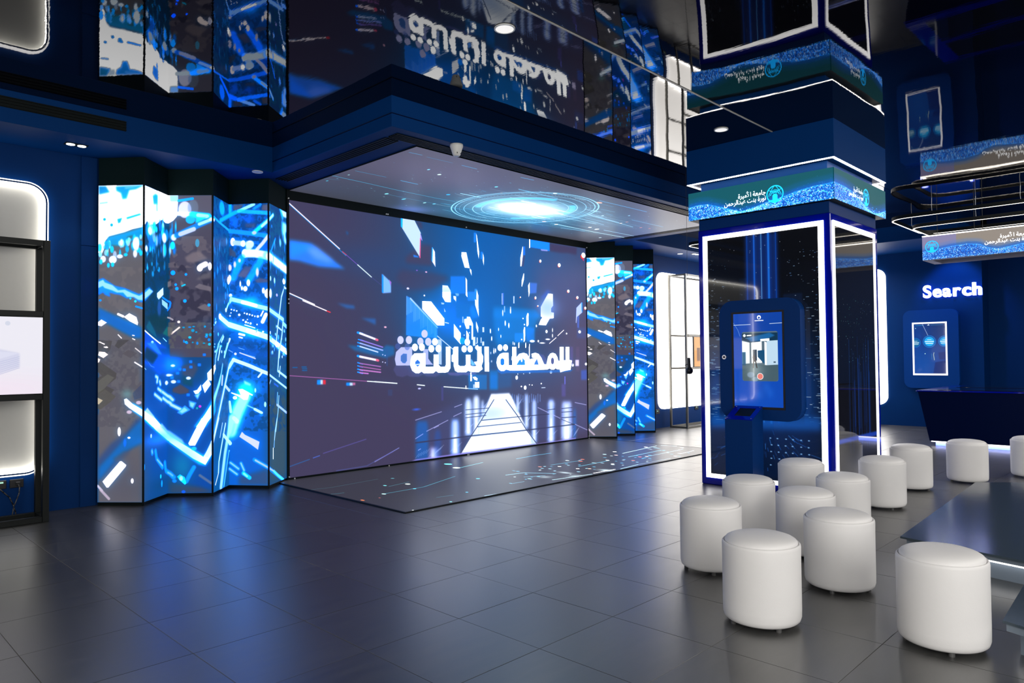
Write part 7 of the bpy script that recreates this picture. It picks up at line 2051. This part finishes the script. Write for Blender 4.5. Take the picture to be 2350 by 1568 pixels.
kk = empty('photo_kiosk', (7.26, 3.44, .76), 'navy rounded touch kiosk on the pillar face showing a room photo and red button', 'kiosk')
MB().prism([(kx, a, b) for a, b in rrect(2.992, .76, 3.88, 2.03, .15, 10)], (PX0-.012-kx, 0, 0)).make('panel', NAVY_KIOSK, kk)
MB().ring([(kx-.004, a, b) for a, b in ((3.737, .875), (3.158, .875), (3.158, 1.905), (3.737, 1.905))], [(kx-.004, a, b) for a, b in ((3.715, .90), (3.178, .90), (3.178, 1.885), (3.715, 1.885))], (.006, 0, 0)).make('bezel', PLASTIC_K, kk)
picture('touch_screen', [(kx-.002, 3.715, .90), (kx-.002, 3.178, .90), (kx-.002, 3.178, 1.885), (kx-.002, 3.715, 1.885)], KM, kk, thick=.002)
lk = MB().cyl((kx, 3.815, 1.425), (kx-.03, 3.815, 1.425), .024, 18).make('lock', CHROME, kk)
MB().cyl((kx-.03, 3.815, 1.425), (kx-.033, 3.815, 1.425), .012, 12).make('keyhole', PLASTIC_K, lk)
k2 = empty('photo_kiosk', (8.05, 4.27, .80), 'navy rounded panel on the hidden left side of the pillar, only its pale edge showing', 'kiosk')
MB().prism([(a, PY1+.002, b) for a, b in rrect(7.56, .80, 8.45, 2.06, .22, 10)], (0, .050, 0)).make('panel', NAVY_KIOSK, k2)
MB().ring([(a, PY1+.052, b) for a, b in rrect(7.55, .79, 8.46, 2.07, .23, 10)], [(a, PY1+.052, b) for a, b in rrect(7.575, .815, 8.435, 2.045, .205, 10)], (0, .012, 0)).make('edge_trim', PLASTIC_W, k2)
# print box below it
pd = empty('printer_box', (7.1, 3.55, 0), 'navy box with a sloping open top standing under the pillar kiosk', 'box')
xa, xb, ya, yb, zf, zk = 6.95, 7.195, 3.40, 3.70, .775, .90
MB().hexa([(xa, yb, 0), (xa, ya, 0), (xb, ya, 0), (xb, yb, 0)], [(xa, yb, zf), (xa, ya, zf), (xb, ya, zk), (xb, yb, zk)]).make('body', NAVY_KIOSK, pd)
sl = (zk-zf)/(xb-xa); zs = lambda x, d: zf+(x-xa)*sl+d
MB().ring([(xa, yb, zs(xa, .001)), (xa, ya, zs(xa, .001)), (xb, ya, zs(xb, .001)), (xb, yb, zs(xb, .001))], [(xa+.06, yb-.07, zs(xa+.06, .001)), (xa+.06, ya+.05, zs(xa+.06, .001)), (xb-.04, ya+.05, zs(xb-.04, .001)), (xb-.04, yb-.07, zs(xb-.04, .001))], (0, 0, .006)).make('top_plate', ACRYLIC, pd)
MB().hexa([(xa+.06, yb-.07, zs(xa+.06, .001)), (xa+.06, ya+.05, zs(xa+.06, .001)), (xb-.04, ya+.05, zs(xb-.04, .001)), (xb-.04, yb-.07, zs(xb-.04, .001))], [(xa+.06, yb-.07, zs(xa+.06, .002)), (xa+.06, ya+.05, zs(xa+.06, .002)), (xb-.04, ya+.05, zs(xb-.04, .002)), (xb-.04, yb-.07, zs(xb-.04, .002))]).make('slot', BLACK, pd)
for x in (xa+.02, xb-.02):
    for y in (ya+.02, yb-.02): MB().cyl((x, y, zs(x, .006)), (x, y, zs(x, .011)), .009, 10).make('screw', CHROME, pd)

# ================================================================== search corner
WX = 15.95
sg = empty('search_sign', (WX, 3.77, 2.57), 'glowing white raised Search lettering on the navy end wall', 'sign')
y_left = 4.145; squ = 1.0
letters('Search', .335, .03, LED_HALO, sg, lambda x, y, d: (WX-.025-d*.5, y_left+.008-x*squ, 2.562+y), .035, 'halo')
letters('Search', .335, .03, LED_SIGN, sg, lambda x, y, d: (WX-.06-d, y_left-x*squ, 2.562+y), .024, 'letter')
sa = Canvas(60, 103, 6, '06388a')
sa.haze(20, 85, 30, 40, '0a50a8', .8); sa.haze(50, 10, 30, 30, '08306e', .7); sa.poly([(40, 80), (60, 76), (60, 103), (36, 103)], '06246c', .8, 1); sa.poly([(46, 60), (60, 58), (60, 74), (48, 74)], '062470', .8, 1)
sa.line([(3, 3.5), (19, 3.3)], .8, '2aa8d8', .8); sa.line([(33, 3), (56, 2.6)], .8, '2a88b8', .8); sa.poly([(26, 3.6), (28.6, 1), (31, 3.4)], 'e0f0ff'); sa.dot(3.4, 9, .9, .9, 'a8e8f0')
sa.line([(17, 1), (21, 10), (27, 24)], 1, 'b8c8e8', .8)
for x, y, r, c, al in ((29.6, 37, 12.6, '12b0f8', 1), (58, 37, 11.5, '12a8f0', .95), (3, 39, 10, '1478a8', .8)):
    sa.dot(x, y, r, r, '0a78d0', al); sa.dot(x, y, r*.88, r*.88, '063c90', al); sa.dot(x, y, r*.78, r*.78, c, al, .8)
    for k in range(3): sa.line([(x-r*(.3, .62, .5)[k], y-r*.3+k*r*.3), (x+r*(.3, .62, .5)[k], y-r*.3+k*r*.3)], (1.0, 1.8, 1.6)[k], 'e8f8ff', al, .2)
sa.dot(21, 62, 1, 1, 'c0f0e8'); sa.line([(38, 60), (37, 64), (38.4, 75)], 1.2, 'c8d8c8', .9); sa.line([(33, 62), (34, 74)], .8, '3a8ab8', .8)
SM = screen_mat('search_screen', sa, 1.0, .5, .01, .08, .5, .3)
sk = empty('search_kiosk', (WX, 4.0, .77), 'navy rounded touch kiosk on the end wall under the Search sign', 'kiosk')
MB().prism([(WX-.12, a, b) for a, b in rrect(3.53, .77, 4.50, 2.315, .14, 10)], (.119, 0, 0)).make('panel', pbr('blue_kiosk_panel', (0.0, .040, .22), .4, .15), sk)
MB().ring([(WX-.126, a, b) for a, b in ((4.335, 1.025), (3.725, 1.025), (3.725, 2.07), (4.335, 2.07))], [(WX-.126, a, b) for a, b in ((4.305, 1.06), (3.755, 1.06), (3.755, 2.04), (4.305, 2.04))], (.006, 0, 0)).make('bezel', glow('pale_screen_border', (1, .93, .93), .75), sk)
picture('touch_screen', [(WX-.122, 4.305, 1.06), (WX-.122, 3.755, 1.06), (WX-.122, 3.755, 2.04), (WX-.122, 4.305, 2.04)], SM, sk, thick=.002)

# demonstration desk
dk = empty('desk', (13.8, 2.0, 0), 'large navy desk with glass insets and a glowing line along its foot', 'desk')
dx0, dx1, dy0, dy1, dz = 12.62, 15.0, -1.2, 3.42, .87
MB().hexa([(dx0+.10, dy0+.15, .075), (dx1-.10, dy0+.15, .075), (dx1-.10, dy1-.15, .075), (dx0+.10, dy1-.15, .075)], [(dx0+.02, dy0+.02, dz-.02), (dx1-.02, dy0+.02, dz-.02), (dx1-.02, dy1-.02, dz-.02), (dx0+.02, dy1-.02, dz-.02)]).make('body', NAVY_DEEP, dk)
MB().box(dx0, dy0, dz-.02, dx1, dy1, dz, .004, 1).make('top', ACRYLIC, dk)
for y in (1.75, .15, -1.05):
    for x in (dx0+.20, dx0+1.32):
        MB().box(x, y, dz+.001, x+.94, min(y+1.42, dy1-.18), dz+.006, .002, 1).make('glass_inset', GLASS_DARK, dk)
MB().box(dx0+.16, dy0+.22, .0, dx1-.16, dy1-.22, .075).make('plinth', LED_BLUE, dk)
MB().box(dx0+.11, dy0+.17, .060, dx0+.15, dy1-.17, .072).make('light_strip', LED_W, dk)

# hanging light rings with the ribbon screen
def ring_lamp(label, x0, x1, y0, y1, z, r=.28, wires=()):
    t = empty('ring_lamp', ((x0+x1)/2, (y0+y1)/2, z), label, 'pendant lamp', 'rounded ring lamps hanging from the mirror ceiling')
    o = rrect(x0, y0, x1, y1, r, 10); i = rrect(x0+.028, y0+.028, x1-.028, y1-.028, r-.028, 10)
    MB().ring([(a, b, z+.012) for a, b in o], [(a, b, z+.012) for a, b in i], (0, 0, .055)).make('profile', BLACK_METAL, t)
    o2 = rrect(x0+.005, y0+.005, x1-.005, y1-.005, r-.005, 10); i2 = rrect(x0+.023, y0+.023, x1-.023, y1-.023, r-.023, 10)
    MB().ring([(a, b, z+.010) for a, b in o2], [(a, b, z+.010) for a, b in i2], (0, 0, .0025)).make('diffuser', LED_WARM, t)
    for (a, b) in wires: MB().tube([(a, b, z+.06), (a+.02, b+.01, (z+CEIL)/2), (a, b, CEIL)], .0035, 6).make('wire', PLASTIC_W, t)
    return t
ring_lamp('largest upper ring lamp above the navy desk', 12.05, 14.0, -.6, 3.63, 3.515, .30, [(12.07, 3.0), (12.07, 1.9), (13.3, 3.61)])
ring_lamp('lower ring lamp just above the hanging ribbon screen', 12.36, 13.7, -.35, 3.40, 3.40, .22, [(12.38, 2.5), (12.38, 1.7)])
ring_lamp('ring lamp over the far corner, mostly hidden by the pillar', 11.38, 13.2, 5.4, 6.80, 3.42, .22, [(11.5, 6.0)])
hs = empty('hanging_screen', (13.0, 1.8, 2.925), 'hanging ribbon screen above the desk with the university lettering and blue sparks', 'sign')
gz0, gz1, gx0, gx1, gy0, gy1 = 2.925, 3.293, 12.68, 13.37, -.10, 3.30
sc_ = spark_band(340, 36.8, [(0, 24), (20, 22), (40, 19), (50, 18.5), (62, 18), (78, 20), (86, 26), (100, 30), (115, 28), (140, 24), (170, 22), (200, 26), (250, 20), (340, 24)], '8a84a8', '5a80c0', [(13.5, 16.5, 9.4, -20, 0, 1, 1), (150.5, 17, 9.4, 141, 13.5, 8.0, .9)], 9, 12, 47)
HSM = screen_mat('ribbon_screen', sc_, 1.0, 1.4, .04, hdr=.8)
picture('screen', [(gx0, gy1, gz0), (gx0, gy0, gz0), (gx0, gy0, gz1), (gx0, gy1, gz1)], HSM, hs, thick=.01)
MB().ring([(gx0+.011, gy0, gz0-.004), (gx1, gy0, gz0-.004), (gx1, gy1, gz0-.004), (gx0+.011, gy1, gz0-.004)], [(gx0+.10, gy0+.1, gz0-.004), (gx1-.06, gy0+.1, gz0-.004), (gx1-.06, gy1-.12, gz0-.004), (gx0+.10, gy1-.12, gz0-.004)], (0, 0, gz1-gz0+.004)).make('casing', SIGN_GREY, hs)
MB().ring([(gx0, gy0, gz1+.002), (gx1, gy0, gz1+.002), (gx1, gy1, gz1+.002), (gx0, gy1, gz1+.002)], [(gx0+.03, gy0+.03, gz1+.002), (gx1-.03, gy0+.03, gz1+.002), (gx1-.03, gy1-.03, gz1+.002), (gx0+.03, gy1-.03, gz1+.002)], (0, 0, .014)).make('light_strip', LED_WARM, hs)
for (a, b) in ((12.75, 2.6), (12.75, 1.2), (13.3, 2.6), (12.75, 3.1)): MB().cyl((a, b, gz1), (a, b, CEIL), .004, 6).make('wire', PLASTIC_K, hs)

# low platforms
def platform(label, top, inset, z=.17, th=.036):
    c = [sum(p[i] for p in top)/len(top) for i in (0, 1)]
    t = empty('platform', (c[0], c[1], 0), label, 'platform', 'low glossy platforms with lit feet')
    MB().prism([(x, y, z-th*.35) for x, y in top], (0, 0, th*.35)).make('top', TOPGLASS, t)
    sub = [(x+(c[0]-x)*.018, y+(c[1]-y)*.03) for x, y in top]
    MB().prism([(x, y, z-th-.012) for x, y in sub], (0, 0, th*.65+.012)).make('apron', PLINTH, t)
    MB().prism([(x, y, 0) for x, y in inset], (0, 0, z-th-.012)).make('plinth', PLINTH, t)
    o = [(x+(x-c[0])*.003, y+(y-c[1])*.004) for x, y in inset]; o2 = [(x+(x-c[0])*.014, y+(y-c[1])*.020) for x, y in inset]
    MB().ring([(x, y, z-th-.028) for x, y in o2], [(x, y, z-th-.028) for x, y in o], (0, 0, .014)).make('light_strip', LED_W, t)
    return t
platform('long low dark glossy platform behind the nearest right stool, lit from below', [(5.465, 1.602), (5.03, -.60), (8.9, -.9), (8.9, .95), (8.264, 1.729)], [(5.545, 1.53), (5.13, -.50), (8.78, -.8), (8.78, .92), (8.18, 1.65)])
platform('low dark glossy platform cut by the right edge in front, lit from below', [(4.067, .755), (3.745, -.15), (4.58, -.25), (4.773, .783)], [(4.150, .70), (3.86, -.08), (4.50, -.16), (4.68, .73)])

# ================================================================== stools
SH, SR = .475, .2025
BODY = [(0, .018), (.165, .018), (.185, .022), (.196, .032), (.2015, .05), (SR, .09), (SR, .36), (.2035, .415), (.2015, .426), (.1965, .432), (.1925, .431), (.1900, .427), (.1890, .420), (.185, .418), (0, .418)]
CUSH = [(0, .418), (.184, .419), (.1880, .424), (.1890, .431), (.1870, .439), (.1800, .448), (.165, .457), (.140, .465), (.10, .471), (.05, .4745), (0, .475)]
bm_b = MB().lathe(BODY, (0, 0, 0)); me_b = D.meshes.new('body'); bmesh.ops.recalc_face_normals(bm_b.bm, faces=bm_b.bm.faces); bm_b.bm.to_mesh(me_b); bm_b.bm.free()
bm_c = MB().lathe(CUSH, (0, 0, 0)); me_c = D.meshes.new('cushion'); bmesh.ops.recalc_face_normals(bm_c.bm, faces=bm_c.bm.faces); bm_c.bm.to_mesh(me_c); bm_c.bm.free()
bm_f = MB().cyl((0, 0, 0), (0, 0, .019), .014, 12); me_f = D.meshes.new('foot'); bm_f.bm.to_mesh(me_f); bm_f.bm.free()
for me in (me_b, me_c):
    me.materials.append(LEATHER)
    for p in me.polygons: p.use_smooth = True
me_f.materials.append(FOOT)
def stool(x, y, label, turn):
    t = empty('stool', (x, y, 0), label, 'stool', 'round white upholstered stools'); t.rotation_euler.z = turn
    for nm, me in (('body', me_b), ('cushion', me_c)):
        o = D.objects.new(nm, me); COL.objects.link(o); o.parent = t
    for k in range(4):
        o = D.objects.new('foot', me_f); COL.objects.link(o); o.parent = t; a = k*math.pi/2+.6; o.location = (.165*math.cos(a), .165*math.sin(a), 0)
for k, (x, y, lab) in enumerate([
    (4.437, 2.480, 'white round stool at the left end of the cluster'),
    (5.468, 2.715, 'white round stool directly in front of the navy print box'),
    (6.672, 2.791, 'white round stool pushed close to the pillar corner'),
    (5.224, 2.158, 'white round stool in the middle of the cluster, ringed by others'),
    (6.080, 2.203, 'white round stool behind the middle one, in front of the pillar edge'),
    (3.736, 1.790, 'white round stool at the very front of the cluster'),
    (4.610, 1.700, 'white round stool right of the front one, second in the front row'),
    (7.326, 2.292, 'white round stool just right of the pillar edge, behind the cluster'),
    (8.504, 2.369, 'white round stool partly behind its neighbour, right of the pillar'),
    (9.368, 2.035, 'white round stool standing alone before the navy desk'),
    (10.198, 1.569, 'white round stool cut by the right edge, beside the desk'),
    (4.053, 1.002, 'largest white round stool, alone at the front by the platform')]):
    stool(x, y, lab, k*.7)
